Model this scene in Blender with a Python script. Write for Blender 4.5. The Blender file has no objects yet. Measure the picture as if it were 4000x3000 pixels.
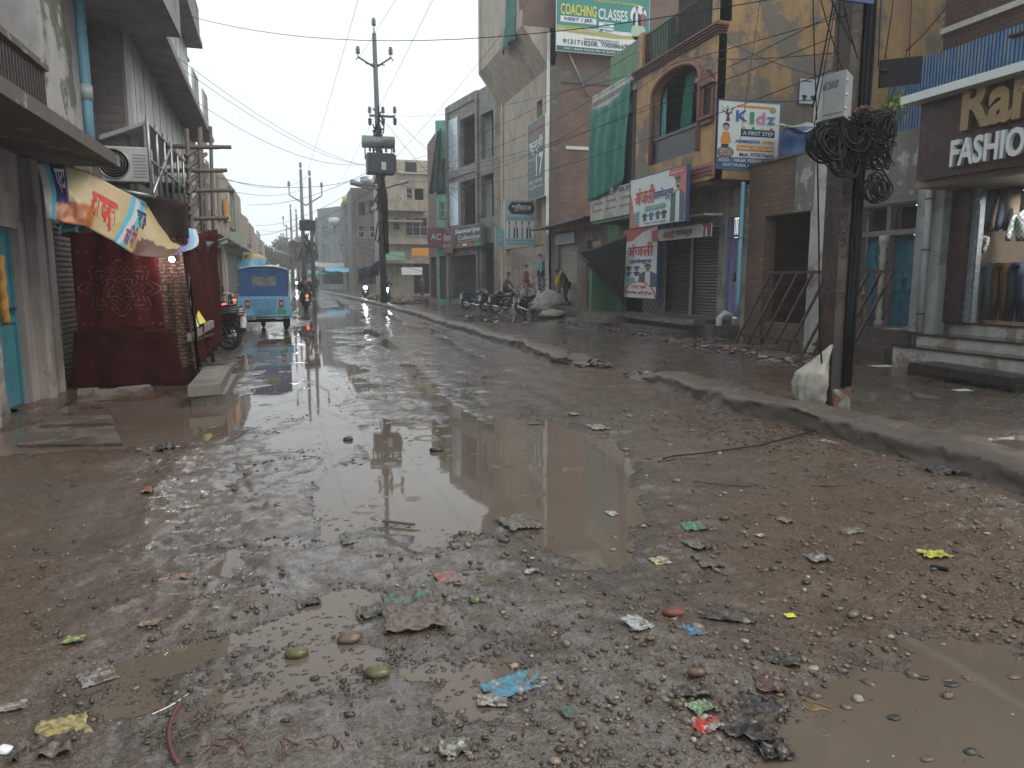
import bpy, math, random
import numpy as np
from mathutils import Vector, Matrix
random.seed(7); RS = np.random.RandomState(11)
S = bpy.context.scene
C = bpy.data.collections.new("street"); S.collection.children.link(C)
R = math.radians
# ---------------------------------------------------------------- camera
FPX = 2889.0; H = 1.6
_p = math.atan((1500-1085)/FPX)
_d = Vector(((1150-2000)/FPX, (1500-1085)/FPX, 1.0)); _up = Vector((0, math.cos(_p), -math.sin(_p)))
_d = (_d-_up*_d.dot(_up)).normalized(); _e = Vector((_d.y*_up.z-_d.z*_up.y, _d.z*_up.x-_d.x*_up.z, _d.x*_up.y-_d.y*_up.x))*-1
YAW = math.asin(_e.z)
cam = bpy.data.objects.new("camera", bpy.data.cameras.new("camera")); C.objects.link(cam)
cam.location = (0, 0, H); cam.rotation_euler = (math.pi/2-_p, 0, -YAW)
cam.data.lens = FPX/4000*36; cam.data.sensor_width = 36; cam.data.clip_end = 2000; cam.data.clip_start = .05
S.camera = cam
def ray(u, v):
    c = Vector(((u-2000)/FPX, -(v-1500)/FPX, 1.0))
    return Vector((_e.dot(c), _d.dot(c), _up.dot(c)))
def at_z(u, v, z=0.): r = ray(u, v); return Vector((0, 0, H))+r*((z-H)/r.z)
def at_x(u, v, X): r = ray(u, v); return Vector((0, 0, H))+r*(X/r.x)
def at_y(u, v, Y): r = ray(u, v); return Vector((0, 0, H))+r*(Y/r.y)
# ---------------------------------------------------------------- world + sun (overcast, raining)
SUN_EL, SUN_AZ = R(50), R(118)
w = bpy.data.worlds.new("World"); S.world = w; w.use_nodes = True
nt = w.node_tree; nt.nodes.clear()
def wn(t): return nt.nodes.new(t)
sky = wn('ShaderNodeTexSky'); sky.sky_type = 'NISHITA'; sky.sun_disc = False; sky.sun_elevation = SUN_EL; sky.sun_rotation = SUN_AZ
sky.air_density = 1.5; sky.dust_density = 4
tc = wn('ShaderNodeTexCoord'); no = wn('ShaderNodeTexNoise'); no.inputs['Scale'].default_value = 1.6; no.inputs['Detail'].default_value = 4
rp = wn('ShaderNodeValToRGB'); rp.color_ramp.elements[0].color = (7.4, 8.8, 9.5, 1); rp.color_ramp.elements[1].color = (9.3, 9.8, 10., 1)
rp.color_ramp.elements[0].position = .3; rp.color_ramp.elements[1].position = .7
mx = wn('ShaderNodeMixRGB'); mx.inputs[0].default_value = .9
bg = wn('ShaderNodeBackground'); bg.inputs[1].default_value = .1; ow = wn('ShaderNodeOutputWorld')
nt.links.new(tc.outputs['Generated'], no.inputs['Vector']); nt.links.new(no.outputs['Fac'], rp.inputs[0])
nt.links.new(sky.outputs[0], mx.inputs[1]); nt.links.new(rp.outputs[0], mx.inputs[2]); nt.links.new(mx.outputs[0], bg.inputs[0]); nt.links.new(bg.outputs[0], ow.inputs[0])
sl = bpy.data.lights.new("sun", 'SUN'); sl.energy = 1.5; sl.angle = R(30); sl.color = (1, .90, .80)
so = bpy.data.objects.new("sun", sl); C.objects.link(so)
so.rotation_euler = (R(90)-SUN_EL, 0, -SUN_AZ+math.pi); so.location = (0, 0, 60)
S.view_settings.view_transform = 'Standard'; S.view_settings.look = 'None'; S.view_settings.gamma = 1; S.view_settings.exposure = 0.47
S.render.engine = 'CYCLES'; S.cycles.max_bounces = 6; S.cycles.diffuse_bounces = 3; S.cycles.glossy_bounces = 3; S.cycles.volume_bounces = 1
S.cycles.volume_step_rate = 10; S.cycles.caustics_reflective = False; S.cycles.caustics_refractive = False; S.cycles.use_denoising = True
# ---------------------------------------------------------------- materials
MT = {}
def _new(name):
    m = bpy.data.materials.new(name); m.use_nodes = True; n = m.node_tree; n.nodes.clear()
    o = n.nodes.new('ShaderNodeOutputMaterial'); b = n.nodes.new('ShaderNodeBsdfPrincipled'); n.links.new(b.outputs[0], o.inputs[0])
    t = n.nodes.new('ShaderNodeTexCoord'); MT[name] = m
    return m, n, b, t.outputs['Object']
def noise(n, vec, scale, detail=3, rough=.55, stretch=None):
    if stretch:
        mp = n.nodes.new('ShaderNodeMapping'); mp.inputs['Scale'].default_value = stretch; n.links.new(vec, mp.inputs[0]); vec = mp.outputs[0]
    q = n.nodes.new('ShaderNodeTexNoise'); q.inputs['Scale'].default_value = scale; q.inputs['Detail'].default_value = detail; q.inputs['Roughness'].default_value = rough
    n.links.new(vec, q.inputs['Vector']); return q.outputs['Fac']
def ramp(n, f, stops):
    r = n.nodes.new('ShaderNodeValToRGB'); e = r.color_ramp.elements
    while len(e) < len(stops): e.new(.5)
    for i, (p, c) in enumerate(stops):
        e[i].position = p; e[i].color = (c, c, c, 1) if not hasattr(c, '__len__') else (*c[:3], 1)
    n.links.new(f, r.inputs[0]); return r.outputs[0]
def mix(n, f, a, b, mode='MIX'):
    m = n.nodes.new('ShaderNodeMixRGB'); m.blend_type = mode
    for i, v in ((0, f), (1, a), (2, b)):
        if hasattr(v, 'is_linked') or hasattr(v, 'links'): n.links.new(v, m.inputs[i])
        elif hasattr(v, '__len__'): m.inputs[i].default_value = (*v[:3], 1)
        else: m.inputs[i].default_value = v if i == 0 else (v, v, v, 1)
    return m.outputs[0]
def mathn(n, op, a, b=0., c=None):
    m = n.nodes.new('ShaderNodeMath'); m.operation = op
    for i, v in enumerate((a, b) if c is None else (a, b, c)):
        if hasattr(v, 'links'): n.links.new(v, m.inputs[i])
        else: m.inputs[i].default_value = v
    return m.outputs[0]
def bumpn(n, b, h, strength=.3, dist=.02):
    q = n.nodes.new('ShaderNodeBump'); q.inputs['Strength'].default_value = strength; q.inputs['Distance'].default_value = dist
    n.links.new(h, q.inputs['Height']); n.links.new(q.outputs[0], b.inputs['Normal'])
def dk(c, k): return tuple(x*k for x in c)
def plain(name, col, rough=.6, metal=0., var=.25, scale=6., bump=.15, coat=0., spec=.5):
    if name in MT: return MT[name]
    m, n, b, v = _new(name)
    f = noise(n, v, scale, 5, .65); n.links.new(ramp(n, f, [(.3, dk(col, 1-var)), (.7, dk(col, 1+var*.5))]), b.inputs['Base Color'])
    r = ramp(n, noise(n, v, scale*2.3, 3), [(.3, max(0, rough-.12)), (.7, min(1, rough+.1))]); n.links.new(r, b.inputs['Roughness'])
    b.inputs['Metallic'].default_value = metal; b.inputs['Coat Weight'].default_value = coat; b.inputs['Specular IOR Level'].default_value = spec
    if bump: bumpn(n, b, noise(n, v, scale*8, 4), bump, .005)
    return m
def plaster(name, col, col2=None, amt=.45, streak=.5, rough=.75, scale=1.2, crack=True, damp=(.07, .06, .055)):
    """weathered plaster: peeled patches of col2, rain streaks and soot with shapes of their own"""
    if name in MT: return MT[name]
    m, n, b, v = _new(name)
    col2 = col2 or dk(col, .6)
    big = noise(n, v, scale, 8, .68); base = ramp(n, noise(n, v, scale*3, 5), [(.3, dk(col, .82)), (.7, dk(col, 1.08))])
    c = mix(n, ramp(n, big, [(.62-amt*.3, 0.), (.66-amt*.3, 1.)]), base, mix(n, noise(n, v, 9, 4), dk(col2, .75), dk(col2, 1.2)))
    st = ramp(n, noise(n, v, 2.2, 6, .6, (1.5, 1.5, .16)), [(.44, 0.), (.74, 1.)])
    c = mix(n, mathn(n, 'MULTIPLY', st, streak), c, damp)
    c = mix(n, ramp(n, noise(n, v, 22, 5, .7), [(.60, 0.), (.70, .55)]), c, dk(damp, 1.3))
    n.links.new(c, b.inputs['Base Color']); b.inputs['Roughness'].default_value = rough
    h = mathn(n, 'ADD', ramp(n, big, [(.60-amt*.3, 1.), (.66-amt*.3, 0.)]), mathn(n, 'MULTIPLY', noise(n, v, 30, 6, .7), .5))
    bumpn(n, b, h, .6, .012); return m
def brick(name, c1, c2, mortar, sc=1., soot=.5, rough=.85, bump=.8):
    if name in MT: return MT[name]
    m, n, b, v = _new(name)
    s = n.nodes.new('ShaderNodeSeparateXYZ'); n.links.new(v, s.inputs[0]); k = n.nodes.new('ShaderNodeCombineXYZ')
    n.links.new(mathn(n, 'ADD', s.outputs[0], s.outputs[1]), k.inputs[0]); n.links.new(s.outputs[2], k.inputs[1])
    wob = n.nodes.new('ShaderNodeVectorMath'); wob.operation = 'MULTIPLY_ADD'
    q = n.nodes.new('ShaderNodeTexNoise'); q.inputs['Scale'].default_value = 3; n.links.new(v, q.inputs[0])
    wob.inputs[1].default_value = (.05, .05, 0); n.links.new(q.outputs['Color'], wob.inputs[0]); n.links.new(k.outputs[0], wob.inputs[2])
    t = n.nodes.new('ShaderNodeTexBrick'); n.links.new(wob.outputs[0], t.inputs['Vector'])
    t.inputs['Scale'].default_value = 1; t.inputs['Brick Width'].default_value = .23*sc; t.inputs['Row Height'].default_value = .085*sc
    t.inputs['Mortar Size'].default_value = .011*sc; t.inputs['Mortar Smooth'].default_value = .4; t.inputs['Bias'].default_value = -.1
    t.inputs['Color1'].default_value = (*c1, 1); t.inputs['Color2'].default_value = (*c2, 1); t.inputs['Mortar'].default_value = (*mortar, 1)
    c = mix(n, ramp(n, noise(n, v, 1.3, 7, .65), [(.42, 0.), (.62, soot)]), t.outputs['Color'], (.055, .045, .04))
    c = mix(n, ramp(n, noise(n, v, 14, 4), [(.35, .35), (.6, 0.)]), c, dk(mortar, .9))
    n.links.new(c, b.inputs['Base Color']); b.inputs['Roughness'].default_value = rough
    h = mathn(n, 'ADD', mathn(n, 'SUBTRACT', 1., t.outputs['Fac']), mathn(n, 'MULTIPLY', noise(n, v, 40, 4), .4)); bumpn(n, b, h, bump, .02)
    return m
def ribbed(name, col, pitch=.07, axis='z', rough=.45, metal=.3, dirt=.5, dcol=(.07, .045, .035)):
    """slatted shutter or corrugated sheet"""
    if name in MT: return MT[name]
    m, n, b, v = _new(name); s = n.nodes.new('ShaderNodeSeparateXYZ'); n.links.new(v, s.inputs[0])
    a = s.outputs[2] if axis == 'z' else mathn(n, 'ADD', s.outputs[0], s.outputs[1])
    h = mathn(n, 'ABSOLUTE', mathn(n, 'SINE', mathn(n, 'MULTIPLY', a, math.pi/pitch)))
    st = ramp(n, noise(n, v, 2.5, 7, .65, (1, 1, .3)), [(.42, 0.), (.66, dirt)])
    n.links.new(mix(n, st, mix(n, noise(n, v, 5, 4), dk(col, .8), dk(col, 1.1)), dcol), b.inputs['Base Color'])
    b.inputs['Roughness'].default_value = rough; b.inputs['Metallic'].default_value = metal
    bumpn(n, b, h, 1., .02 if axis == 'z' else .03); return m
def emis(name, col, s):
    if name in MT: return MT[name]
    m, n, b, v = _new(name); b.inputs['Base Color'].default_value = (*col, 1); b.inputs['Emission Color'].default_value = (*col, 1); b.inputs['Emission Strength'].default_value = s
    return m
def glass(name='window glass', col=(.02, .025, .03), rough=.08):
    if name in MT: return MT[name]
    m, n, b, v = _new(name); n.links.new(ramp(n, noise(n, v, 1.5, 2), [(.3, dk(col, .6)), (.7, dk(col, 1.6))]), b.inputs['Base Color'])
    b.inputs['Roughness'].default_value = rough; b.inputs['Specular IOR Level'].default_value = .6; return m
# ---------------------------------------------------------------- mesh builder
class MB:
    def __init__(s): s.v = []; s.f = []; s.m = []; s.sm = []
    def add(s, vs, fs, mi=0, smooth=False):
        o = len(s.v); s.v += [tuple(p) for p in vs]; s.f += [tuple(i+o for i in f) for f in fs]; s.m += [mi]*len(fs); s.sm += [smooth]*len(fs); return s
    def hexa(s, p, mi=0):   # 8 points: bottom ring, top ring
        return s.add(p, [(3, 2, 1, 0), (4, 5, 6, 7), (0, 1, 5, 4), (1, 2, 6, 5), (2, 3, 7, 6), (3, 0, 4, 7)], mi)
    def box(s, a, b, mi=0, bev=0.):
        x0, x1 = sorted((a[0], b[0])); y0, y1 = sorted((a[1], b[1])); z0, z1 = sorted((a[2], b[2]))
        if bev > 0:
            k = min(bev, (x1-x0)/2.2, (y1-y0)/2.2, (z1-z0)/2.2); bm = _bm(); import bmesh
            r = bmesh.ops.create_cube(bm, size=1.)
            for q in bm.verts: q.co = ((x0+x1)/2+q.co.x*(x1-x0), (y0+y1)/2+q.co.y*(y1-y0), (z0+z1)/2+q.co.z*(z1-z0))
            bmesh.ops.bevel(bm, geom=bm.edges[:]+bm.verts[:], offset=k, segments=2, profile=.5, affect='EDGES'); return s.frombm(bm, mi, False)
        return s.hexa([(x0, y0, z0), (x1, y0, z0), (x1, y1, z0), (x0, y1, z0), (x0, y0, z1), (x1, y0, z1), (x1, y1, z1), (x0, y1, z1)], mi)
    def frombm(s, bm, mi=0, smooth=True):
        bm.verts.index_update(); s.add([q.co[:] for q in bm.verts], [[q.index for q in f.verts] for f in bm.faces], mi, smooth); bm.free(); return s
    def tube(s, pts, r, seg=8, mi=0, closed=False, cap=True, flat=1.):
        pts = [Vector(p) for p in pts]; n = len(pts); rr = r if hasattr(r, '__len__') else [r]*n; vs = []; prev = None
        for i, p in enumerate(pts):
            t = (pts[(i+1) % n]-pts[i-1]) if closed else (pts[min(i+1, n-1)]-pts[max(i-1, 0)])
            t = t.normalized() if t.length > 1e-9 else Vector((0, 0, 1))
            if prev is None:
                a = t.cross(Vector((0, 0, 1)));
                if a.length < .1: a = t.cross(Vector((1, 0, 0)))
            else: a = prev-t*prev.dot(t)
            a.normalize(); prev = a; b = t.cross(a)
            for k in range(seg):
                q = 2*math.pi*k/seg; vs.append(p+a*(math.cos(q)*rr[i])+b*(math.sin(q)*rr[i]*flat))
        fs = [(i*seg+k, i*seg+(k+1) % seg, ((i+1) % n)*seg+(k+1) % seg, ((i+1) % n)*seg+k) for i in range(n if closed else n-1) for k in range(seg)]
        if cap and not closed: fs += [tuple(range(seg))[::-1], tuple((n-1)*seg+k for k in range(seg))]
        return s.add(vs, fs, mi, True)
    def ring(s, c, nrm, R_, r, seg=28, rs=8, mi=0):
        nrm = Vector(nrm).normalized(); a = nrm.cross(Vector((0, 0, 1)));
        if a.length < .1: a = nrm.cross(Vector((1, 0, 0)))
        a.normalize(); b = nrm.cross(a); c = Vector(c)
        return s.tube([c+a*math.cos(t)*R_+b*math.sin(t)*R_ for t in [2*math.pi*k/seg for k in range(seg)]], r, rs, mi, True)
    def ball(s, c, r, mi=0, seg=12, rings=8):
        r = r if hasattr(r, '__len__') else (r, r, r); vs = []; c = Vector(c)
        for i in range(rings+1):
            a = math.pi*i/rings
            for k in range(seg):
                q = 2*math.pi*k/seg; vs.append((c.x+r[0]*math.sin(a)*math.cos(q), c.y+r[1]*math.sin(a)*math.sin(q), c.z+r[2]*math.cos(a)))
        return s.add(vs, [(i*seg+k, (i+1)*seg+k, (i+1)*seg+(k+1) % seg, i*seg+(k+1) % seg) for i in range(rings) for k in range(seg)], mi, True)
    def prism(s, poly, fn, d0, d1, mi=0, smooth=False):   # poly of (a,b); fn(a,b,d)->xyz
        n = len(poly); vs = [fn(a, b, d0) for a, b in poly]+[fn(a, b, d1) for a, b in poly]
        return s.add(vs, [tuple(range(n))[::-1], tuple(range(n, 2*n))]+[(i, (i+1) % n, n+(i+1) % n, n+i) for i in range(n)], mi, smooth)
    def grid(s, fn, nu, nv, mi=0, smooth=True, thick=0.):
        g = [Vector(fn(i/nu, j/nv)) for j in range(nv+1) for i in range(nu+1)]
        fs = [(j*(nu+1)+i, j*(nu+1)+i+1, (j+1)*(nu+1)+i+1, (j+1)*(nu+1)+i) for j in range(nv) for i in range(nu)]
        s.add(g, fs, mi, smooth)
        if thick:
            g2 = []
            for j in range(nv+1):
                for i in range(nu+1):
                    a = g[j*(nu+1)+min(i+1, nu)]-g[j*(nu+1)+max(i-1, 0)]; b = g[min(j+1, nv)*(nu+1)+i]-g[max(j-1, 0)*(nu+1)+i]
                    nn = a.cross(b); nn = nn.normalized() if nn.length > 1e-9 else Vector((0, 0, 1)); g2.append(g[j*(nu+1)+i]-nn*thick)
            s.add(g2, [f[::-1] for f in fs], mi, smooth)
            rim = [i for i in range(nu+1)]+[(j+1)*(nu+1)-1 for j in range(1, nv+1)]+[nv*(nu+1)+i for i in range(nu-1, -1, -1)]+[j*(nu+1) for j in range(nv-1, 0, -1)]
            o = len(s.v)-len(g2)-len(g); o2 = len(s.v)-len(g2); L = len(rim)
            for k in range(L):
                a, b = rim[k], rim[(k+1) % L]; s.f.append((o+a, o2+a, o2+b, o+b)); s.m.append(mi); s.sm.append(False)
        return s
    def build(s, name, mats, parent=None, base=None, skip=None):
        mats = mats if isinstance(mats, (list, tuple)) else [mats]
        me = bpy.data.meshes.new(name); o = bpy.data.objects.new(name, me); C.objects.link(o)
        if parent is not None:
            o.parent = parent; b = wloc(parent)
        else: b = Vector(base) if base is not None else Vector((0, 0, 0)); o.location = b
        me.from_pydata([(x-b.x, y-b.y, z-b.z) for x, y, z in s.v], [], s.f)
        for m in mats: me.materials.append(m)
        me.polygons.foreach_set('material_index', s.m); me.polygons.foreach_set('use_smooth', s.sm); me.update()
        return o
def _bm():
    import bmesh; return bmesh.new()
def wloc(o):
    v = Vector((0, 0, 0))
    while o is not None: v += o.location; o = o.parent
    return v
def tag(o, label=None, cat=None, group=None, kind=None):
    for k, v in (('label', label), ('category', cat), ('group', group), ('kind', kind)):
        if v: o[k] = v
    return o
def thing(name, loc, label, cat, group=None):
    o = bpy.data.objects.new(name, None); C.objects.link(o); o.location = loc; o.empty_display_size = .2
    return tag(o, label, cat, group)
def copy_tree(o, parent=None):
    c = o.copy(); C.objects.link(c); c.parent = parent
    for ch in [x for x in C.objects if x.parent == o]: copy_tree(ch, c)
    return c
class Fr:
    """wall frame: origin, outward normal n, reading direction t (to the right for someone facing the wall)"""
    def __init__(s, ox, oy, nx, ny):
        L = math.hypot(nx, ny); s.o = Vector((ox, oy, 0)); s.n = Vector((nx/L, ny/L, 0)); s.t = Vector((-s.n.y, s.n.x, 0))
    def p(s, a, z, d=0.): q = s.o+s.t*a+s.n*d; return Vector((q.x, q.y, z))
    def box(s, mb, a0, a1, z0, z1, d0, d1, mi=0):
        a0, a1 = sorted((a0, a1)); z0, z1 = sorted((z0, z1)); d0, d1 = sorted((d0, d1))
        mb.hexa([s.p(a0, z0, d1), s.p(a1, z0, d1), s.p(a1, z0, d0), s.p(a0, z0, d0), s.p(a0, z1, d1), s.p(a1, z1, d1), s.p(a1, z1, d0), s.p(a0, z1, d0)], mi); return mb
    def wall(s, mb, a0, a1, z0, z1, ops=(), th=.25, mi=0):
        a0, a1 = sorted((a0, a1)); A = sorted({a0, a1, *[min(max(x, a0), a1) for o in ops for x in o[:2]]}); Z = sorted({z0, z1, *[min(max(x, z0), z1) for o in ops for x in o[2:4]]})
        def op(i, j):
            if i < 0 or j < 0 or i >= len(A)-1 or j >= len(Z)-1: return True
            ca, cz = (A[i]+A[i+1])/2, (Z[j]+Z[j+1])/2
            return any(min(o[0], o[1]) < ca < max(o[0], o[1]) and o[2] < cz < o[3] for o in ops)
        for i in range(len(A)-1):
            for j in range(len(Z)-1):
                if op(i, j): continue
                q = [s.p(A[i], Z[j], 0), s.p(A[i+1], Z[j], 0), s.p(A[i+1], Z[j+1], 0), s.p(A[i], Z[j+1], 0)]
                r = [s.p(A[i], Z[j], -th), s.p(A[i+1], Z[j], -th), s.p(A[i+1], Z[j+1], -th), s.p(A[i], Z[j+1], -th)]
                fs = [(0, 1, 2, 3), (7, 6, 5, 4)]
                if op(i, j-1): fs.append((0, 4, 5, 1))
                if op(i, j+1): fs.append((3, 2, 6, 7))
                if op(i-1, j): fs.append((0, 3, 7, 4))
                if op(i+1, j): fs.append((1, 5, 6, 2))
                mb.add(q+r, fs, mi)
        return mb
FONT_D = None
def _font(dev):
    global FONT_D
    if not dev: return None
    if FONT_D is None:
        import os
        fp = os.path.join(bpy.utils.resource_path('LOCAL'), 'datafiles', 'fonts', 'NotoSansDevanagari-Regular.woff2')
        try: FONT_D = bpy.data.fonts.load(fp)
        except Exception: FONT_D = False
    return FONT_D or None
def lettering(name, body, fr, a0, a1, z0, z1, d, mat, parent, ex=.002, bold=.0, dev=False, shear=0., skew=0., depth=True, fn=None):
    """words built as thin raised letters filling the rectangle a0..a1, z0..z1 of a wall frame"""
    cu = bpy.data.curves.new(name, 'FONT'); cu.body = body; cu.size = 1; cu.extrude = .02; cu.offset = bold; cu.shear = shear; cu.resolution_u = 3
    f = _font(dev)
    if f: cu.font = f
    t = bpy.data.objects.new(name, cu); me = bpy.data.meshes.new_from_object(t); bpy.data.objects.remove(t); n = len(me.vertices)
    if n == 0: return None
    co = np.empty(n*3); me.vertices.foreach_get('co', co); co = co.reshape(-1, 3); mn = co.min(0); mxx = co.max(0); sp = np.maximum(mxx-mn, 1e-6)
    b = wloc(parent) if parent is not None else Vector((0, 0, 0)); k = (co-mn)/sp; out = np.empty_like(co)
    for i in range(n):
        a = a0+(a1-a0)*k[i, 0]; z = z0+(z1-z0)*k[i, 1]+skew*k[i, 0]; q = (fn(a, z, d+ex*k[i, 2]) if fn else fr.p(a, z, d+ex*k[i, 2]))-b; out[i] = q
    me.vertices.foreach_set('co', out.ravel()); me.materials.clear(); me.materials.append(mat); me.update(); me.name = name
    o = bpy.data.objects.new(name, me); C.objects.link(o); o.parent = parent; return o
# numpy value noise
_LAT = RS.rand(512, 512)
def vnoise(x, y):
    xi = np.floor(x).astype(int); yi = np.floor(y).astype(int); fx = x-xi; fy = y-yi; fx = fx*fx*(3-2*fx); fy = fy*fy*(3-2*fy)
    g = lambda a, b: _LAT[a & 511, b & 511]
    return (g(xi, yi)*(1-fx)+g(xi+1, yi)*fx)*(1-fy)+(g(xi, yi+1)*(1-fx)+g(xi+1, yi+1)*fx)*fy-.5
def fbm(x, y, f, o=4, gain=.5):
    r = 0; a = 1
    for i in range(o): r = r+a*vnoise(x*f+17.3*i, y*f+9.1*i); f *= 2.03; a *= gain
    return r
def sstep(a, b, x): t = np.clip((x-a)/(b-a), 0, 1); return t*t*(3-2*t)
# ================================================================ GROUND
def gz(u, v): q = at_z(u, v); return q.x, q.y
CURB_A = [gz(*q) for q in ((4300, 2050), (4000, 1938), (3650, 1832), (3300, 1738), (3030, 1675), (2868, 1632), (2705, 1577), (2542, 1512), (2440, 1482))]
CURB_B = [gz(*q) for q in ((2262, 1447), (2152, 1431), (2000, 1371), (1800, 1303), (1650, 1252), (1500, 1207), (1380, 1176), (1300, 1156), (1240, 1143))]
# puddles: (u, v, half-width m, half-length m, turn, depth)
PUD = [(1990, 1790, .95, 1.5, -.25, .05), (1640, 1950, .65, .6, .2, .006), (2150, 1990, .42, .7, -.1, .034), (1330, 1690, .8, 1.0, .1, .004), (1200, 1450, .7, 3.2, 0, .012), (1130, 1560, .8, .5, 0, -.002), (1480, 1850, .6, .35, 0, .0),
       (1180, 1330, .9, 5., 0, .018), (1280, 1230, 1.3, 9, .0, .02), (1020, 1610, .7, .4, .2, .006), (3760, 2830, .75, .42, .1, .036), (3480, 2460, .2, .4, .3, .006), (3930, 2580, .4, .28, .2, .012), (3300, 2960, .3, .2, 0, .0),
       (420, 1700, 1.3, .9, 0, .05), (700, 1590, 1.0, .8, 0, .055), (330, 1870, .9, .25, .1, .004), (1700, 2330, .7, .32, .5, -.009), (1130, 2420, .8, .22, .35, -.013), (1550, 2620, .9, .3, .3, -.013), (900, 2720, .7, .2, .3, -.014), (1250, 2150, 1., .4, .2, -.010),
       (2330, 2150, .16, .26, 0, .008), (2650, 1790, .3, .13, 0, .02), (2400, 1700, .2, .08, 0, .01), (1900, 1475, .3, .2, 0, .0), (2500, 1255, 1.6, 3., 0, .004), (1950, 1245, 1.5, 2.6, 0, .035), (3500, 1545, 1.1, .35, 0, .02), (3350, 1640, .5, .22, 0, .01), (3700, 1510, 1.6, .5, 0, .012),
       (2200, 1330, 1.0, 1.0, 0, -.004), (2900, 1420, 1.2, .7, 0, .002), (1650, 1180, 2, 6, 0, .02), (1130, 1180, 1.2, 12, 0, .02), (150, 2150, .5, .22, 0, .0), (560, 2600, .5, .12, .4, -.006), (200, 2820, .4, .14, .2, -.004), (2050, 2700, .5, .22, .2, -.008), (2250, 2450, .6, .2, .3, -.008), (3800, 1750, 1., .3, 0, .004), (3000, 1560, 1., .3, 0, .0)]
PW = [(*gz(u, v), a, b, t, d) for u, v, a, b, t, d in PUD]
def ground_h(x, y, fine=True):
    far = sstep(8, 40, y)
    z = .026+.020*fbm(x, y, .45, 3)+.030*fbm(x+5, y*.8, 1.7, 4, .55)
    left = sstep(-.4, -1.9, x)*sstep(10, 6, y); right = sstep(1.5, 3.2, x-.12*y)*sstep(5.2, 4.6, x); lane = sstep(5.0, 5.7, x)
    mid = (1-left)*(1-right)*(1-lane)
    z = z+.040*left+.030*right-.013*mid-.006*lane
    z = z+.03*sstep(3.0, 5., x)*sstep(5.6, 4.9, x)*sstep(15, 9, y)
    if fine: z = z+(.016*fbm(x, y, 5.5, 4, .58)+.0075*fbm(x*1.3+3, y+7, 24., 3, .62)*sstep(16, 6, y))*(1-.55*lane)*(1-.25*far)
    rt = np.abs(((x+.62-.02*y+.25*vnoise(y*.3, y*0+3)) % 1.5)-.75)   # wheel ruts
    z = z-.016*sstep(.22, .05, rt)*(1-lane)*sstep(3, 6, y)*mid-.010*lane*sstep(.2, .02, np.abs((x % .9)-.45))
    for px, py, a, b, t, d in PW:
        c, s = math.cos(t), math.sin(t); dx, dy = x-px, y-py; q = ((dx*c+dy*s)/a)**2+((-dx*s+dy*c)/b)**2
        z = z-(d+.026)*np.exp(-(q**1.6))*1.05
    for cx, cy, r, hh in MOUNDS: z = z+hh*np.exp(-((x-cx)**2+(y-cy)**2)/(r*r))
    return z
MOUNDS = [(*gz(u, v), r, h) for u, v, r, h in ((1600, 2440, .22, .035), (2030, 2060, .13, .05), (1380, 2160, .25, .03), (1000, 2340, .18, .028), (1070, 2180, .2, .025), (1900, 2520, .3, .012), (2700, 2750, .5, .03), (1200, 2800, .4, .016), (2350, 2500, .5, .02), (1500, 2280, .2, .02))]
def gh(x, y): return float(ground_h(np.array([x]), np.array([y]), False)[0])
def gtop(x, y): return max(gh(x, y), 0.)
rows = np.concatenate([np.linspace(-6, 1.7, 30)[:-1], 1.7*np.exp(np.arange(0, math.log(320/1.7), .0066))]); cols = np.linspace(-1, 1, 860)
X = cols[None, :]*(4.5+1.0*np.maximum(rows, 0))[:, None]+(.35*np.maximum(rows, 0))[:, None]; Y = np.repeat(rows[:, None], len(cols), 1)
Z = ground_h(X, Y)
nr, nc = X.shape
me = bpy.data.meshes.new('ground'); me.vertices.add(nr*nc); me.vertices.foreach_set('co', np.stack([X, Y, Z], -1).ravel())
idx = np.arange(nr*nc).reshape(nr, nc); q = np.stack([idx[:-1, :-1], idx[:-1, 1:], idx[1:, 1:], idx[1:, :-1]], -1).reshape(-1, 4)
me.loops.add(q.size); me.loops.foreach_set('vertex_index', q.ravel().astype(np.int32)); me.polygons.add(len(q)); me.polygons.foreach_set('loop_start', np.arange(0, q.size, 4, dtype=np.int32))
me.polygons.foreach_set('use_smooth', np.ones(len(q), bool)); me.update(calc_edges=True)
tone = np.clip(.5+1.3*fbm(X, Y, .35, 4)+.55*sstep(-.6, -2., X)*sstep(12, 7, Y)+.5*sstep(2.2, 4., X-.1*Y)*sstep(14, 6, Y)-.35*sstep(12, 25, Y)-.25*sstep(-.5, .6, X)*sstep(2.6, 1.4, X-.1*Y), 0, 1)
at = me.attributes.new('tone', 'FLOAT', 'POINT'); at.data.foreach_set('value', tone.ravel().astype(np.float32))
wet = np.clip(.3+.75*sstep(-1.6, -.2, X)*sstep(2.6, 1.2, X-.16*Y)+.8*sstep(5.2, 5.8, X)+.5*sstep(7, 16, Y)+.9*fbm(X, Y, .8, 4), 0, 1); at2 = me.attributes.new('wet', 'FLOAT', 'POINT'); at2.data.foreach_set('value', wet.ravel().astype(np.float32))
m, n, b, v = _new('wet mud and gravel')
a = n.nodes.new('ShaderNodeAttribute'); a.attribute_name = 'tone'
g1 = ramp(n, noise(n, v, 55, 5, .7), [(.28, (.034, .025, .019)), (.5, (.084, .063, .048)), (.70, (.185, .146, .115))])
g2 = ramp(n, noise(n, v, 48, 5, .7), [(.28, (.034, .018, .009)), (.5, (.080, .046, .026)), (.70, (.155, .10, .062))])
col = mix(n, a.outputs['Fac'], g1, g2)
vo = n.nodes.new('ShaderNodeTexVoronoi'); vo.inputs['Scale'].default_value = 75; n.links.new(v, vo.inputs[0])
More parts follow.
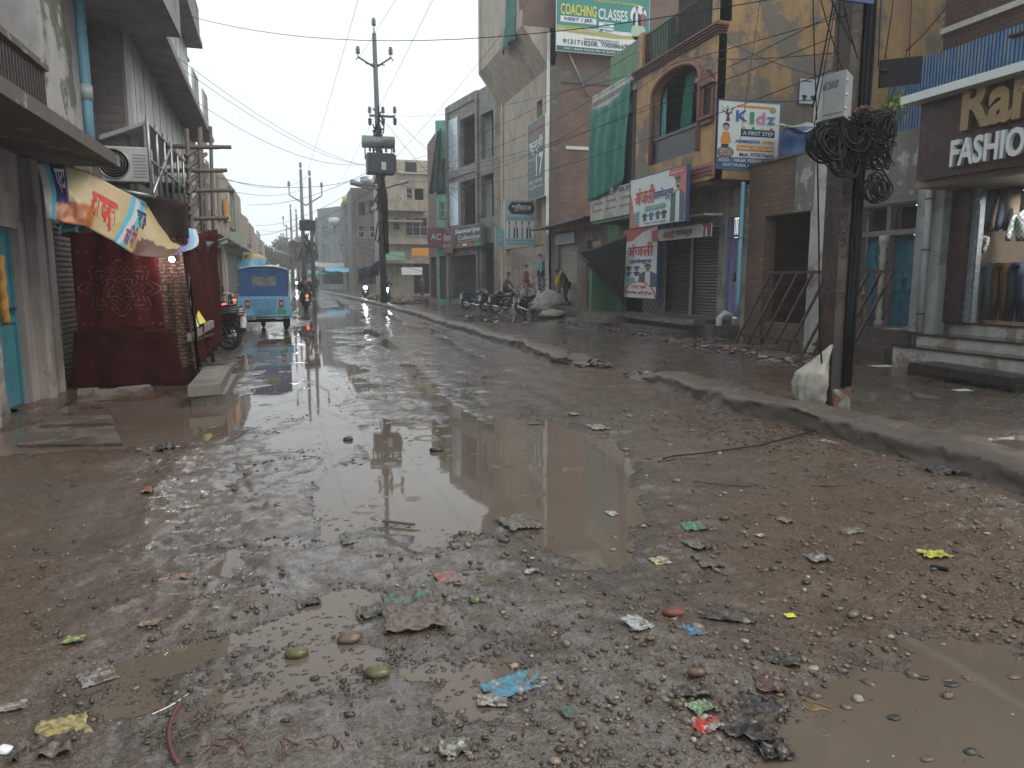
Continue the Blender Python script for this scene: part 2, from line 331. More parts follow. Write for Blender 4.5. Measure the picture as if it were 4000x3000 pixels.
peb = ramp(n, vo.outputs['Distance'], [(.10, 1.), (.36, 0.)]); sp = n.nodes.new('ShaderNodeSeparateColor'); n.links.new(vo.outputs['Color'], sp.inputs[0])
pm = mathn(n, 'MULTIPLY', peb, ramp(n, sp.outputs[0], [(.58, 0.), (.66, .8)]))
col = mix(n, pm, col, ramp(n, sp.outputs[1], [(.1, (.07, .06, .055)), (.5, (.16, .13, .105)), (.95, (.32, .28, .24))]))
gz3 = n.nodes.new('ShaderNodeSeparateXYZ'); n.links.new(v, gz3.inputs[0]); shore = ramp(n, mathn(n, 'MULTIPLY', mathn(n, 'ADD', gz3.outputs[2], mathn(n, 'MULTIPLY', noise(n, v, 9, 3), .01)), 30.), [(.12, .5), (.62, 1.)])
col = mix(n, 1., col, shore, 'MULTIPLY')
n.links.new(col, b.inputs['Base Color'])
rgh = mix(n, .5, noise(n, v, 2.2, 5, .6), noise(n, v, 19, 4)); n.links.new(ramp(n, rgh, [(.36, .07), (.62, .42)]), b.inputs['Roughness']); b.inputs['Specular IOR Level'].default_value = .6
a2 = n.nodes.new('ShaderNodeAttribute'); a2.attribute_name = 'wet'; n.links.new(mathn(n, 'MULTIPLY', a2.outputs['Fac'], ramp(n, noise(n, v, 7, 5, .65), [(.38, .15), (.56, 1.)])), b.inputs['Coat Weight']); b.inputs['Coat Roughness'].default_value = .13; b.inputs['Coat IOR'].default_value = 1.4
cb = n.nodes.new('ShaderNodeBump'); cb.inputs['Strength'].default_value = .35; cb.inputs['Distance'].default_value = .008; n.links.new(noise(n, v, 26, 4, .6), cb.inputs['Height']); n.links.new(cb.outputs[0], b.inputs['Coat Normal'])
hh = mathn(n, 'ADD', mathn(n, 'MULTIPLY', noise(n, v, 60, 5, .7), .8), mathn(n, 'MULTIPLY', peb, .5)); bumpn(n, b, hh, .8, .014)
me.materials.append(m); og = bpy.data.objects.new('ground', me); C.objects.link(og); tag(og, 'wet brown mud and gravel road surface', kind='structure')
# water lying in every dip of the road
wb = MB(); wb.grid(lambda i, j: (-9+26*i, -5+325*j, 0.), 4, 30)
m, n, b, v = _new('muddy rain water'); b.inputs['IOR'].default_value = 1.33; b.inputs['Roughness'].default_value = .025
n.links.new(ramp(n, noise(n, v, .5, 3), [(.3, (.095, .073, .056)), (.7, (.13, .104, .083))]), b.inputs['Base Color'])
vo = n.nodes.new('ShaderNodeTexVoronoi'); vo.inputs['Scale'].default_value = 1.5; vo.voronoi_dimensions = '2D'; n.links.new(v, vo.inputs[0])
sp = n.nodes.new('ShaderNodeSeparateColor'); n.links.new(vo.outputs['Color'], sp.inputs[0]); d = vo.outputs['Distance']
rad = mathn(n, 'MULTIPLY_ADD', sp.outputs[0], .17, .03); env = mathn(n, 'SUBTRACT', d, rad); env = mathn(n, 'MULTIPLY', env, 26.); env = mathn(n, 'POWER', 2.718, mathn(n, 'MULTIPLY', mathn(n, 'MULTIPLY', env, env), -1.))
ring = mathn(n, 'MULTIPLY', mathn(n, 'SINE', mathn(n, 'MULTIPLY', d, 240.)), env); ring = mathn(n, 'MULTIPLY', ring, ramp(n, sp.outputs[1], [(.45, 0.), (.6, 1.)]))
vo2 = n.nodes.new('ShaderNodeTexVoronoi'); vo2.inputs['Scale'].default_value = 4.3; vo2.voronoi_dimensions = '2D'; n.links.new(v, vo2.inputs[0])
sp2 = n.nodes.new('ShaderNodeSeparateColor'); n.links.new(vo2.outputs['Color'], sp2.inputs[0])
e2 = mathn(n, 'SUBTRACT', vo2.outputs['Distance'], mathn(n, 'MULTIPLY_ADD', sp2.outputs[0], .12, .02)); e2 = mathn(n, 'POWER', 2.718, mathn(n, 'MULTIPLY', mathn(n, 'MULTIPLY', e2, e2), -1400.))
h2 = mathn(n, 'MULTIPLY', e2, ramp(n, sp2.outputs[1], [(.7, 0.), (.72, .8)]))
bumpn(n, b, mathn(n, 'ADD', mathn(n, 'ADD', ring, h2), mathn(n, 'MULTIPLY', noise(n, v, 5, 3), .5)), .16, .006)
ow_ = wb.build('water', m); tag(ow_, 'brown rain water standing in the road', kind='structure')
# ---------------------------------------------------------------- pebbles (nobody could count them)
def ico():
    import bmesh
    bm = bmesh.new(); bmesh.ops.create_icosphere(bm, subdivisions=1, radius=1.); vs = np.array([v.co[:] for v in bm.verts]); fs = np.array([[v.index for v in f.verts] for f in bm.faces]); bm.free(); return vs, fs
IV, IF = ico()
def stones(name, P, sz, mat, flat=.6, sink=.25, jit=.28):
    N = len(P); rot = RS.rand(N)*6.28; sc = np.stack([sz*(.7+.8*RS.rand(N)), sz*(.6+.5*RS.rand(N)), sz*flat*(.7+.5*RS.rand(N))], -1)
    V = IV[None]*(1+jit*(RS.rand(N, len(IV), 1)-.5)*2)*sc[:, None]; c, s = np.cos(rot)[:, None], np.sin(rot)[:, None]
    W = np.stack([V[..., 0]*c-V[..., 1]*s, V[..., 0]*s+V[..., 1]*c, V[..., 2]], -1)+P[:, None]; W[..., 2] += (sz*flat*(1-2*sink))[:, None]
    F = (IF[None]+(np.arange(N)*len(IV))[:, None, None]).reshape(-1, 3)
    me = bpy.data.meshes.new(name); me.vertices.add(N*len(IV)); me.vertices.foreach_set('co', W.ravel()); me.loops.add(F.size); me.loops.foreach_set('vertex_index', F.ravel().astype(np.int32))
    me.polygons.add(len(F)); me.polygons.foreach_set('loop_start', np.arange(0, F.size, 3, dtype=np.int32)); me.polygons.foreach_set('use_smooth', RS.rand(len(F)) < 2); me.update(calc_edges=True); me.materials.append(mat)
    o = bpy.data.objects.new(name, me); C.objects.link(o); return o
def pebmat(name, stops, rough=.28):
    m, n, b, v = _new(name); g = n.nodes.new('ShaderNodeNewGeometry'); n.links.new(mix(n, ramp(n, noise(n, v, 90, 3), [(.4, 0.), (.7, .5)]), ramp(n, g.outputs['Random Per Island'], stops), (.06, .045, .035)), b.inputs['Base Color']); b.inputs['Roughness'].default_value = rough; return m
PEB = pebmat('wet river pebbles', [(0., (.03, .022, .018)), (.45, (.08, .056, .038)), (.75, (.13, .095, .068)), (.93, (.20, .155, .11)), (.98, (.28, .24, .19)), (1., (.42, .39, .34))])
N = 42000; yy = 1.9/(1-RS.rand(N)*.86); xx = (RS.rand(N)*2-1)*(.9+.85*yy)+.33*yy
dn = np.clip(.25+1.1*sstep(-.3, .9, xx-.12*yy)*sstep(5., 4., yy)+.5*sstep(.5, 2.5, xx-.25*yy)+1.6*fbm(xx, yy, .9, 3), .04, 1); k = (RS.rand(N) < dn) & (xx < 9.5) & (xx > -3.2); xx, yy = xx[k], yy[k]
sz = .0018+.016*RS.rand(len(xx))**12+.0004*yy*RS.rand(len(xx)); zz = ground_h(xx, yy); P = np.stack([xx, yy, zz], -1)
tag(stones('gravel', P, sz, PEB), 'small wet pebbles and grit strewn over the muddy road', 'gravel', kind='stuff')
N = 150; yy = 2.1+RS.rand(N)**1.6*6; xx = .4+RS.rand(N)*(1.6+.25*yy)+.1*yy; zz = ground_h(xx, yy); BIGP = np.stack([xx, yy, zz], -1)
tag(stones('cobbles', BIGP, .012+.022*RS.rand(N)**2, pebmat('rounded stones', [(0., (.07, .045, .03)), (.5, (.15, .11, .08)), (.9, (.24, .19, .14)), (1., (.4, .36, .3))], .3), .6, .3, .18), 'rounded brown stones scattered among the grit in the foreground', 'stones', kind='stuff')
# clods of mud standing out of the shallow water
N = 16000; yy = 2./(1-RS.rand(N)*.87); xx = -1.6+RS.rand(N)*(3.2+.1*yy); zz = ground_h(xx, yy); k = (zz < .006) & (zz > -.02) & (vnoise(xx*3, yy*3) > -.12); xx, yy = xx[k], yy[k]
MUD = plain('wet dark mud', (.075, .058, .048), .3, 0, .4, 30, .4)
tag(stones('mud_clods', np.stack([xx, yy, np.maximum(ground_h(xx, yy), -.004)], -1), .005+.010*RS.rand(len(xx))**2+.0007*yy, MUD, .35, .35), 'dark little mud clods poking out of the shallow water film', 'mud', kind='stuff')
# ---------------------------------------------------------------- raised concrete strip (two lengths with a washed out gap)
def strip(path, name, label, ends, wd=.46, ht=.23):
    P = [Vector((x, y, 0)) for x, y in path]; L = [0.]
    for i in range(1, len(P)): L.append(L[-1]+(P[i]-P[i-1]).length)
    def pos(s):
        s = min(max(s, 0), L[-1])
        for i in range(1, len(P)):
            if s <= L[i]: f = (s-L[i-1])/(L[i]-L[i-1]); return P[i-1].lerp(P[i], f), (P[i]-P[i-1]).normalized()
    ts = [0.]; 
    while ts[-1] < L[-1]: q = pos(ts[-1])[0]; ts.append(ts[-1]+max(.03, .008*q.y))
    prof = [(-.10, -.05), (-.04, .0), (-.012, .35), (0., .72), (.035, .93), (.10, 1.), (.2, 1.02), (.29, .99), (.345, .88), (.37, .6), (.39, .2), (.43, -.05)]
    g = []; nn_ = 30; pw = np.linspace(0, len(prof)-1, nn_); prof = [(float(np.interp(q, range(12), [a[0] for a in prof])), float(np.interp(q, range(12), [a[1] for a in prof]))) for q in pw]
    SS, JJ = np.meshgrid(np.array(ts), np.arange(nn_)*.045, indexing='ij'); KK = .045*fbm(SS, JJ*1.2+path[0][0], 2.2, 3)+.026*fbm(SS*1.0, JJ*1.6+3, 9., 4, .62)
    for si, s in enumerate(ts):
        c, t = pos(s); nrm = Vector((t.y, -t.x, 0)) ; nrm = nrm if nrm.x > 0 else -nrm
        e = 1.
        if 's' in ends: e = min(e, .25+.75*float(sstep(0, 1.1, s)))
        if 'e' in ends: e = min(e, .2+.8*float(sstep(0, 1.1, L[-1]-s)))
        rough_ = 1.+(1-e)*3; row = []
        for j, (w_, h_) in enumerate(prof):
            k = rough_*float(KK[si, j])
            row.append(c+nrm*(w_*wd/.36+k*1.3)+Vector((0, 0, gh(c.x, c.y)*.6+h_*ht*e+k*(.9 if h_ > .3 else .2)+.04*float(vnoise(np.array([s*.9]), np.array([3.]))[0])*h_)))
        g.append(row)
    mb = MB(); nv, nu = len(g)-1, len(prof)-1
    mb.add([q for r in g for q in r], [(j*(nu+1)+i, j*(nu+1)+i+1, (j+1)*(nu+1)+i+1, (j+1)*(nu+1)+i) for j in range(nv) for i in range(nu)]+[tuple(range(nu+1)), tuple(nv*(nu+1)+i for i in range(nu, -1, -1))], 0, True)
    o = mb.build(name, CONC, None, (path[0][0], path[0][1], 0)); tag(o, label, 'kerb'); return o
CONC = plaster('rough wet concrete', (.16, .13, .108), (.085, .064, .05), .8, .5, .42, 3.2, damp=(.06, .045, .036))
strip(CURB_A, 'concrete_kerb', 'rough wet concrete kerb strip in the foreground running to the foot of the big rusty pole', 'e')
strip(CURB_B, 'concrete_kerb', 'long straight concrete kerb strip beyond the washed out gap, running far down the street', 's')
# ================================================================ shared materials
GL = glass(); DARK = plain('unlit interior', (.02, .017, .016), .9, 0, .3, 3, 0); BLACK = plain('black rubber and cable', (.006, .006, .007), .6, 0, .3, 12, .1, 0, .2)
STEEL = plain('dull galvanised steel', (.32, .33, .34), .42, .8, .25, 12, .1); RUST = plain('rusty steel', (.075, .035, .022), .6, .3, .6, 14, .4)
WHITEP = plain('dirty white paint', (.55, .55, .52), .5, 0, .18, 5, .15); PVC = plain('grey plastic pipe', (.42, .44, .44), .35, 0, .2, 4, .05)
BLUEPIPE = plain('sky blue plastic pipe', (.16, .36, .46), .35, 0, .2, 3, .05); STONE = plaster('worn sandstone slab', (.14, .115, .09), (.08, .065, .055), .5, .5, .38, 3)
TILEW = plaster('white marble tile', (.42, .40, .37), (.25, .2, .16), .25, .35, .22, 1.6); GRAN = plain('dark brown granite', (.045, .028, .022), .18, 0, .3, 30, 0)
WOODD = plain('dark weathered wood', (.06, .04, .028), .6, 0, .5, 9, .5)
def yx(u, X): return at_x(u, 1085, X).y
def zx(u, v, X): return at_x(u, v, X).z
def xy(u, Y): return at_y(u, 1085, Y).x
def zy(u, v, Y): return at_y(u, v, Y).z
def RX(X): return Fr(X, 0, -1, 0)     # wall facing the street from the right, a = -y
def LX(X): return Fr(X, 0, 1, 0)      # wall facing the street from the left, a = y
def FY(Y): return Fr(0, Y, 0, -1)     # wall facing down the street towards -y, a = x
def window(fr, a0, a1, z0, z1, parent, fm=None, gm=None, d=-.12, cols=2, rws=1, sill=True, name='window', fw=.05):
    a0, a1 = sorted((a0, a1)); fm = fm or WHITEP; mb = MB()
    for q in ((a0, a0+fw, z0, z1), (a1-fw, a1, z0, z1), (a0+fw, a1-fw, z1-fw, z1), (a0+fw, a1-fw, z0, z0+fw)): fr.box(mb, *q, d-.03, d+.03)
    for i in range(1, cols): c = a0+(a1-a0)*i/cols; fr.box(mb, c-fw*.4, c+fw*.4, z0+fw, z1-fw, d-.025, d+.025)
    for i in range(1, rws): c = z0+(z1-z0)*i/rws; fr.box(mb, a0+fw, a1-fw, c-fw*.35, c+fw*.35, d-.022, d+.022)
    w_ = mb.build(name, fm, parent); g = MB(); fr.box(g, a0+fw*.5, a1-fw*.5, z0+fw*.5, z1-fw*.5, d-.012, d-.004); g.build('pane', gm or GL, w_)
    if sill: s_ = MB(); fr.box(s_, a0-.06, a1+.06, z0-.06, z0-.002, -.02, .08); s_.build('sill', CONC, w_)
    return w_
def shutter(fr, a0, a1, z0, z1, parent, mat, d=-.1, name='rolling_shutter', label=None, pitch=.085):
    a0, a1 = sorted((a0, a1)); mb = MB(); n = max(2, int((z1-z0)/pitch)); pts = []
    for i in range(n):
        za, zb = z0+(z1-z0)*i/n, z0+(z1-z0)*(i+1)/n; h = zb-za
        pts += [(za, d), (za+h*.15, d+.014), (za+h*.45, d+.022), (za+h*.8, d+.012)]
    pts.append((z1, d)); vs = [fr.p(a, z, dd) for z, dd in pts for a in (a0, a1)]
    mb.add(vs, [(2*i, 2*i+1, 2*i+3, 2*i+2) for i in range(len(pts)-1)]); fr.box(mb, a0, a1, z0-.03, z0+.05, d-.02, d+.035); fr.box(mb, a0-.03, a0, z0-.03, z1, d-.03, d+.05); fr.box(mb, a1, a1+.03, z0-.03, z1, d-.03, d+.05)
    s_ = mb.build(name, mat, parent)
    if label: s_['label'] = label
    return s_
def rail(fr, a0, a1, z0, z1, d, parent, mat, step=.12, name='railing', posts=True, r=.011):
    a0, a1 = sorted((a0, a1)); mb = MB()
    for z in (z0+.04, z1): fr.box(mb, a0, a1, z-.02, z+.02, d-.02, d+.02)
    n = int((a1-a0)/step)
    for i in range(n+1):
        a = a0+(a1-a0)*i/n; fr.box(mb, a-r, a+r, z0+.06, z1-.02, d-r, d+r)
    return mb.build(name, mat, parent)
def cloth(name, corners, mat, nu=24, nv=20, amp=.05, waves=5, sag=0., parent=None, thick=.004, fold=0., seed=1., base=None, extra=None):
    """hanging or stretched cloth through four corners (bl, br, tr, tl)"""
    bl, br, tr, tl = [Vector(c) for c in corners]; nn = (br-bl).cross(tl-bl).normalized()
    def f(i, j):
        p = bl.lerp(br, i).lerp(tl.lerp(tr, i), j); a = np.array([i*7.+seed]); b = np.array([j*4.+seed*2])
        k = math.sin(i*waves*6.28+math.sin(j*3+seed)*1.1+seed)*amp*(1-.35*j)+float(fbm(a, b, .9, 3)[0])*amp*1.6
        p = p+nn*k; p.z -= sag*math.sin(math.pi*i)*(.3+.7*j)
        if extra: p = extra(i, j, p)
        return p
    mb = MB(); mb.grid(f, nu, nv, 0, True, thick); return mb.build(name, mat, parent, base)
def tube_thing(name, pts, r, mat, label, cat, group=None, seg=6):
    mb = MB(); mb.tube(pts, r, seg); return tag(mb.build(name, mat, None, pts[0]), label, cat, group)
# ================================================================ RIGHT SIDE, near to far
# ---- boutique with brown fascia
BR = plain('dark brown composite panel', (.052, .026, .022), .28, 0, .12, 1.5, .03)
BT = thing('clothes_shop', (11.4, 8.5, 0), 'clothes shop with dark brown fascia, gold and white raised letters and marble steps', 'shop')
G = MB(); X1, X2, X3 = 10.4, 10.8, 11.35; yE = 11.0; y0_ = 3.2
for k, (xa, z0, z1) in enumerate(((X1, -.1, .40), (X2, .40, .60), (X3, .60, .82))):
    s_ = MB(); s_.box((xa, y0_, z0), (13.6 if k == 2 else xa+.9, yE-.25*k*0-(.12 if k else 0), z1-.03)); st = s_.build('step', TILEW, BT)
    s_ = MB(); s_.box((xa-.03, y0_, z1-.03), (13.6 if k == 2 else xa+.9, yE+.02-(.12 if k else 0), z1)); s_.build('nosing', GRAN, st)
fr = RX(11.6); fz = lambda u, v, X: zx(u, v, X)
yg = yx(3792, 11.3); yc_ = yx(3752, 11.2); s_ = MB(); s_.box((11.18, yc_, .82), (11.42, 10.72, 3.3)); s_.build('column', BR, BT)
s_ = MB(); s_.box((11.26, yg, .82), (11.42, yc_-.003, 3.3)); s_.build('side_panel', plain('grey aluminium panel', (.25, .28, .31), .3, .4, .1, 3, 0), BT)
s_ = MB(); s_.box((10.35, 4., 3.12), (13.6, 10.7, 3.24)); s_.box((13.5, 4., .82), (13.6, 10.7, 3.12)); s_.box((11.42, 10.5, .82), (13.6, 10.6, 3.12)); s_.build('wall', plain('shop interior wall', (.25, .2, .16), .6, 0, .2, 3, .1), BT)
s_ = MB(); s_.box((10.15, 4., 3.22), (10.32, 10.5, 4.47)); s_.build('fascia', BR, BT)
s_ = MB(); s_.box((9.86, 3.5, 4.47), (12.5, 10.66, 4.60)); s_.build('roof', plain('white painted canopy edge', (.62, .64, .62), .4, 0, .1, 3, .05), BT)
s_ = MB(); s_.box((10.32, 4, 3.24), (13.6, 10.6, 4.45)); s_.build('upper_wall', plaster('grey render upper', (.2, .19, .18)), BT)
gg = MB(); gg.box((11.31, 4., .84), (11.318, yg-.003, 3.1)); m, n, b, v = _new('clear shop glass'); b.inputs['Transmission Weight'].default_value = 1; b.inputs['Roughness'].default_value = 0; b.inputs['IOR'].default_value = 1.2; b.inputs['Base Color'].default_value = (.9, .95, .95, 1); gg.build('shop_window', m, BT)
GOLD = plain('brushed gold letters', (.34, .24, .13), .35, .55, .12, 4, .02); WL = plain('white acrylic letters', (.62, .64, .64), .35, 0, .06, 3, 0)
fr = RX(10.15)
def la(u, X=10.1): return -yx(u, X)
lettering('gold_lettering', 'Rah', fr, -at_x(3742, 450, 10.06).y, -at_x(4040, 400, 10.06).y, zx(3800, 505, 10.1), zx(3850, 300, 10.1)+.02, .004, GOLD, BT, .09, .035)
lettering('white_lettering', 'FASHION', fr, -at_x(3700, 600, 10.08).y, -at_x(4062, 560, 10.08).y, zx(3760, 645, 10.1), zx(3900, 515, 10.1)+.02, .004, WL, BT, .07, .025)
# display: slatted back, lit picture with garland, clothes on forms
s_ = MB(); fr2 = RX(13.45)
for i in range(30): fr2.box(s_, -9.9+i*.08, -9.9+i*.08+.055, .9, 3.1, 0, .03)
s_.build('slatted_panel', plain('pale wooden slats', (.32, .24, .17), .5, 0, .2, 5, .1), BT)
p0 = at_x(3885, 760, 13.2); s_ = MB(); s_.box((13.2, p0.y-.36, p0.z-.42), (13.24, p0.y+.36, p0.z+.5)); s_.build('lit_picture', emis('pink backlit picture', (.95, .55, .62), 1.5), BT)
s_ = MB()
for i in range(26):
    t = i/25; s_.ball((13.12, p0.y+.32-.64*t, p0.z+.1-.9*t*(1-t)), .035, 0, 6, 4)
tag(s_.build('marigold_garland', plain('orange marigold', (.75, .22, .02), .7), None, (13.12, p0.y, p0.z)), 'orange marigold garland hung over the pink lit picture inside the shop', 'garland')
lp = bpy.data.lights.new('shop lamp', 'AREA'); lp.energy = 110; lp.size = .6; lp.color = (1, .93, .85); lo = bpy.data.objects.new('ceiling_lamp', lp); C.objects.link(lo); lo.parent = BT; lo.location = Vector((11.62, 9.2, 3.0))-BT.location
s_ = MB(); s_.box((12.2, 8.6, 3.09), (12.8, 9.4, 3.115)); s_.build('lamp_panel', emis('ceiling lamp panel', (1, .93, .85), 3), BT)
def garment(kind, x, y, z, w, h, mat, label, cat, lean=0.):
    mb = MB(); n = 18
    if kind == 'jacket':
        prof = [(0, .62, .2), (.08, .66, .24), (.35, .66, .26), (.62, .74, .28), (.80, .86, .27), (.90, .62, .22), (.97, .3, .15), (1., .22, .12)]
        def f(i, j):
            q = j*(len(prof)-1); a = int(min(q, len(prof)-2)); t = q-a; zz = prof[a][0]*(1-t)+prof[a+1][0]*t; ww = prof[a][1]*(1-t)+prof[a+1][1]*t; dd = prof[a][2]*(1-t)+prof[a+1][2]*t
            an = 2*math.pi*i; k = 1+.07*math.sin(an*5+zz*9)*(.5+.5*(1-zz)); return (x+math.cos(an)*dd*w*.8*k, y+math.sin(an)*ww*w*.55*k+lean*(zz), z+zz*h)
        mb.grid(f, 28, 14)
        for s in (-1, 1): mb.tube([(x, y+s*w*.40+lean*.9, z+h*.86), (x-.03, y+s*w*.54+lean*.6, z+h*.55), (x-.08, y+s*w*.55+lean*.3, z+h*.2), (x-.1, y+s*w*.53, z+h*.04)], [.08*w/.5, .075*w/.5, .065*w/.5, .055*w/.5], 10)
    else:
        for s in (-1, 1):
            mb.tube([(x, y+s*.07+lean, z+h), (x-.01, y+s*.085+lean*.8, z+h*.8), (x, y+s*.10+lean*.5, z+h*.45), (x, y+s*.12, z)], [.11, .115, .09, .085], 12, flat=1.)
        mb.tube([(x, y+lean, z+h*1.02), (x, y+lean, z+h*.92)], [.155, .17], 14, flat=.75)
    return tag(mb.build(cat.replace(' ', '_'), mat, None, (x, y, z)), label, cat, 'clothes in the shop window')
def gp(u, v, X=11.8): return at_x(u, v, X)
FABR = lambda nm, c, v=.3: plain(nm, c, .85, 0, v, 25, .3)
for kd, u, v0, h, col, lb in (('jacket', 3850, 905, .78, (.03, .05, .10), 'navy hooded jacket at the left of the shop window'), ('jacket', 3945, 900, .8, (.20, .15, .12), 'grey brown jacket below the lit picture in the shop window'), ('jacket', 4010, 900, .8, (.015, .015, .018), 'black jacket cut by the right picture edge')):
    p = gp(u, v0); garment(kd, 11.8, p.y, p.z, .52, h, FABR(lb[:16], col), lb, 'jacket')
for u, col, lb in ((3825, (.25, .42, .60), 'light blue jeans leftmost in the shop window'), (3885, (.26, .15, .07), 'brown trousers beside the light blue jeans'), (3950, (.03, .05, .10), 'dark navy jeans in the shop window'), (4005, (.09, .2, .36), 'mid blue jeans at the picture edge')):
    p = gp(u, 1235); garment('jeans', 11.8, p.y, .86, .4, .98, FABR(lb[:14], col, .35), lb, 'trousers', -.05)
for u, v in ((3990, 870), (3830, 920)): # checked shirts
    p = gp(u, v, 11.6); m_, n_, b_, v_ = _new('checked shirt cloth %d' % u); ck = n_.nodes.new('ShaderNodeTexChecker'); ck.inputs['Scale'].default_value = 22; ck.inputs['Color1'].default_value = (.35, .38, .37, 1); ck.inputs['Color2'].default_value = (.12, .15, .15, 1); n_.links.new(v_, ck.inputs[0]); n_.links.new(ck.outputs[0], b_.inputs['Base Color'])
    garment('jacket', 11.6, p.y, p.z-.3, .36 if u > 3900 else .22, .5 if u > 3900 else .3, m_, 'pale checked shirt %s' % ('hanging below the jackets at the picture edge' if u > 3900 else 'folded small at the left of the window'), 'shirt')
# grey post with plastic rain pipe and camera
PW_ = thing('plaster_pillar', (11.1, 10.9, 0), 'pale grey plaster pillar left of the brown shop column carrying a white rain pipe', 'pillar')
s_ = MB(); s_.box((11.02, 10.73, .60), (11.24, 11.32, 4.1)); s_.build('shaft', plaster('pale grey plaster', (.30, .31, .30), (.2, .2, .19), .3, .45), PW_)
s_ = MB(); s_.tube([(10.94, 10.98, .62), (10.94, 10.98, 3.1), (10.97, 11.02, 3.3), (11.1, 11.1, 3.42)], .055, 12); pp = s_.build('rain_pipe', PVC, PW_)
s_ = MB(); [s_.ring((10.94, 10.98, z), (0, 0, 1), .062, .012, 16, 6) for z in (.95, 2.1, 3.0)]; s_.build('pipe_clamp', RUST, pp)
s_ = MB(); s_.tube([(10.95, 10.95, 3.42), (10.82, 10.62, 3.36)], [.075, .078], 16); s_.tube([(10.822, 10.623, 3.361), (10.815, 10.60, 3.357)], [.08, .08], 16, 1); s_.tube([(11., 11.08, 3.42), (10.93, 10.9, 3.42)], .03, 8)
tag(s_.build('security_camera', [plain('white camera housing', (.6, .6, .58), .35), BLACK], None, (10.95, 10.95, 3.42)), 'white tube shaped security camera on the grey pillar beside the shop', 'camera')
# ---- old single storey house with blue doors
OW = plaster('damp white lime plaster', (.40, .385, .36), (.17, .155, .14), .55, .85, .8, 1.1); BLUED = plain('faded blue door paint', (.03, .12, .17), .45, 0, .4, 7, .3); OLDW = plain('old grey carved wood', (.15, .13, .11), .6, 0, .35, 9, .4)
BH = thing('plaster_house', (11.2, 12.2, 0), 'low damp white plaster house with two blue doors and carved posts behind the rusty pole', 'house')
fr = RX(11.15); ops = [(-13.0, -11.35, .62, 3.15)]
s_ = MB(); fr.wall(s_, -14.0, -11.32, -.2, 4.35, ops, .3); s_.build('wall', OW, BH)
s_ = MB(); s_.box((11.46, 11.3, .5), (14, 14.0, .62)); s_.build('floor_slab', CONC, BH); s_ = MB(); s_.box((11.46, 11.34, 4.0), (16, 16.4, 4.12)); s_.build('roof_slab', CONC, BH)
s_ = MB(); s_.box((10.55, 11.35, -.2), (11.3, 13.3, .30)); s_.box((10.8, 11.35, .3), (11.3, 13.3, .60)); s_.build('plinth', CONC, BH)
s_ = MB(); fr.box(s_, -13.0, -11.35, 3.02, 3.14, -.2, .04); fr.box(s_, -13.0, -11.35, 2.42, 2.52, -.16, 0); fr.box(s_, -12.98, -11.37, 2.98, 3.02, -.2, .0)
for a in (-12.92, -12.16, -11.43): fr.box(s_, a-.05, a+.05, .64, 3.02, -.14, -.02)
s_.build('door_frame', OLDW, BH)
for i, a in enumerate((-12.54, -11.79)):
    s_ = MB(); fr.box(s_, a-.31, a-.005, .66, 2.4, -.22, -.17); fr.box(s_, a+.005, a+.31, .66, 2.4, -.22, -.17)
    for k in range(3):
        for sd in (-.16, .16): fr.box(s_, a+sd-.10, a+sd+.10, .78+k*.55, 1.18+k*.55, -.17, -.155)
    dd = s_.build('door', BLUED, BH); s_ = MB(); fr.box(s_, a-.02, a+.02, 1.45, 1.6, -.155, -.13); s_.build('handle', RUST, dd)
    s_ = MB(); fr.box(s_, a-.31, a+.31, 2.53, 2.96, -.3, -.28); s_.build('transom', DARK, BH)
s_ = MB()
for zz, rr in ((.64, .09), (.74, .09), (.78, .055), (.95, .075), (1.0, .05), (1.9, .055), (2.0, .08), (2.1, .05), (2.3, .1), (2.42, .1)): s_.v  # profile of the turned post
pr = [(.64, .09), (.74, .09), (.78, .055), (.95, .075), (1.0, .05), (1.9, .055), (2.0, .08), (2.1, .05), (2.3, .1), (2.42, .1)]
s_.tube([(11.1, 12.16, z) for z, r in pr], [r for z, r in pr], 12); s_.build('carved_post', plain('whitewashed carved post', (.3, .28, .24), .6, 0, .3, 10, .3), BH)
# ---- brick gateway with dark recess
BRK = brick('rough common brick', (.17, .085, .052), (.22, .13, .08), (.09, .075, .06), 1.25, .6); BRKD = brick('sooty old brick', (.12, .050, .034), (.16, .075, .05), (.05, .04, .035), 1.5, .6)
BG = thing('brick_gateway', (10.9, 15, 0), 'open brick gateway with a dark recess and half plastered lintel', 'gateway')
fr = RX(10.85)
s_ = MB(); fr.wall(s_, -16.42, -14.0, -.2, 4.3, [(-15.72, -14.0, -.2, 3.05)], .3); s_.build('brick_wall', BRK, BG)
s_ = MB(); fr.box(s_, -14.62, -14.0, 3.055, 4.3, .003, .03); vs = s_; s_.build('plaster_patch', OW, BG)
s_ = MB(); s_.box((10.84, 13.45, -.2), (11.14, 14.06, 4.36)); s_.build('white_jamb', plaster('chalky white wall', (.48, .47, .45), (.3, .28, .26), .25, .45), BG)
mk = plain('red survey stamp paint', (.35, .06, .05), .7); s_ = MB(); fr84 = RX(10.84)
c = at_x(3205, 1000, 10.84); s_.ring((10.832, c.y, c.z), (1, 0, 0), .085, .005, 24, 4); s_.box((10.828, c.y-.08, c.z-.004), (10.836, c.y+.08, c.z+.004)); s_.build('red_stamp', mk, BG)
lettering('stamp_digits', '23', fr84, -c.y-.04, -c.y+.04, c.z+.015, c.z+.06, .006, mk, BG); lettering('stamp_digits', '132', fr84, -c.y-.05, -c.y+.05, c.z-.06, c.z-.018, .006, mk, BG)
s_ = MB(); s_.box((13.0, 13.6, -.2), (13.2, 16.45, 4.0)); s_.box((11.15, 16.43, -.2), (13.0, 16.47, 4.0)); s_.box((11.15, 13.45, -.2), (13, 13.6, 4)); s_.build('recess_wall', BRKD, BG)
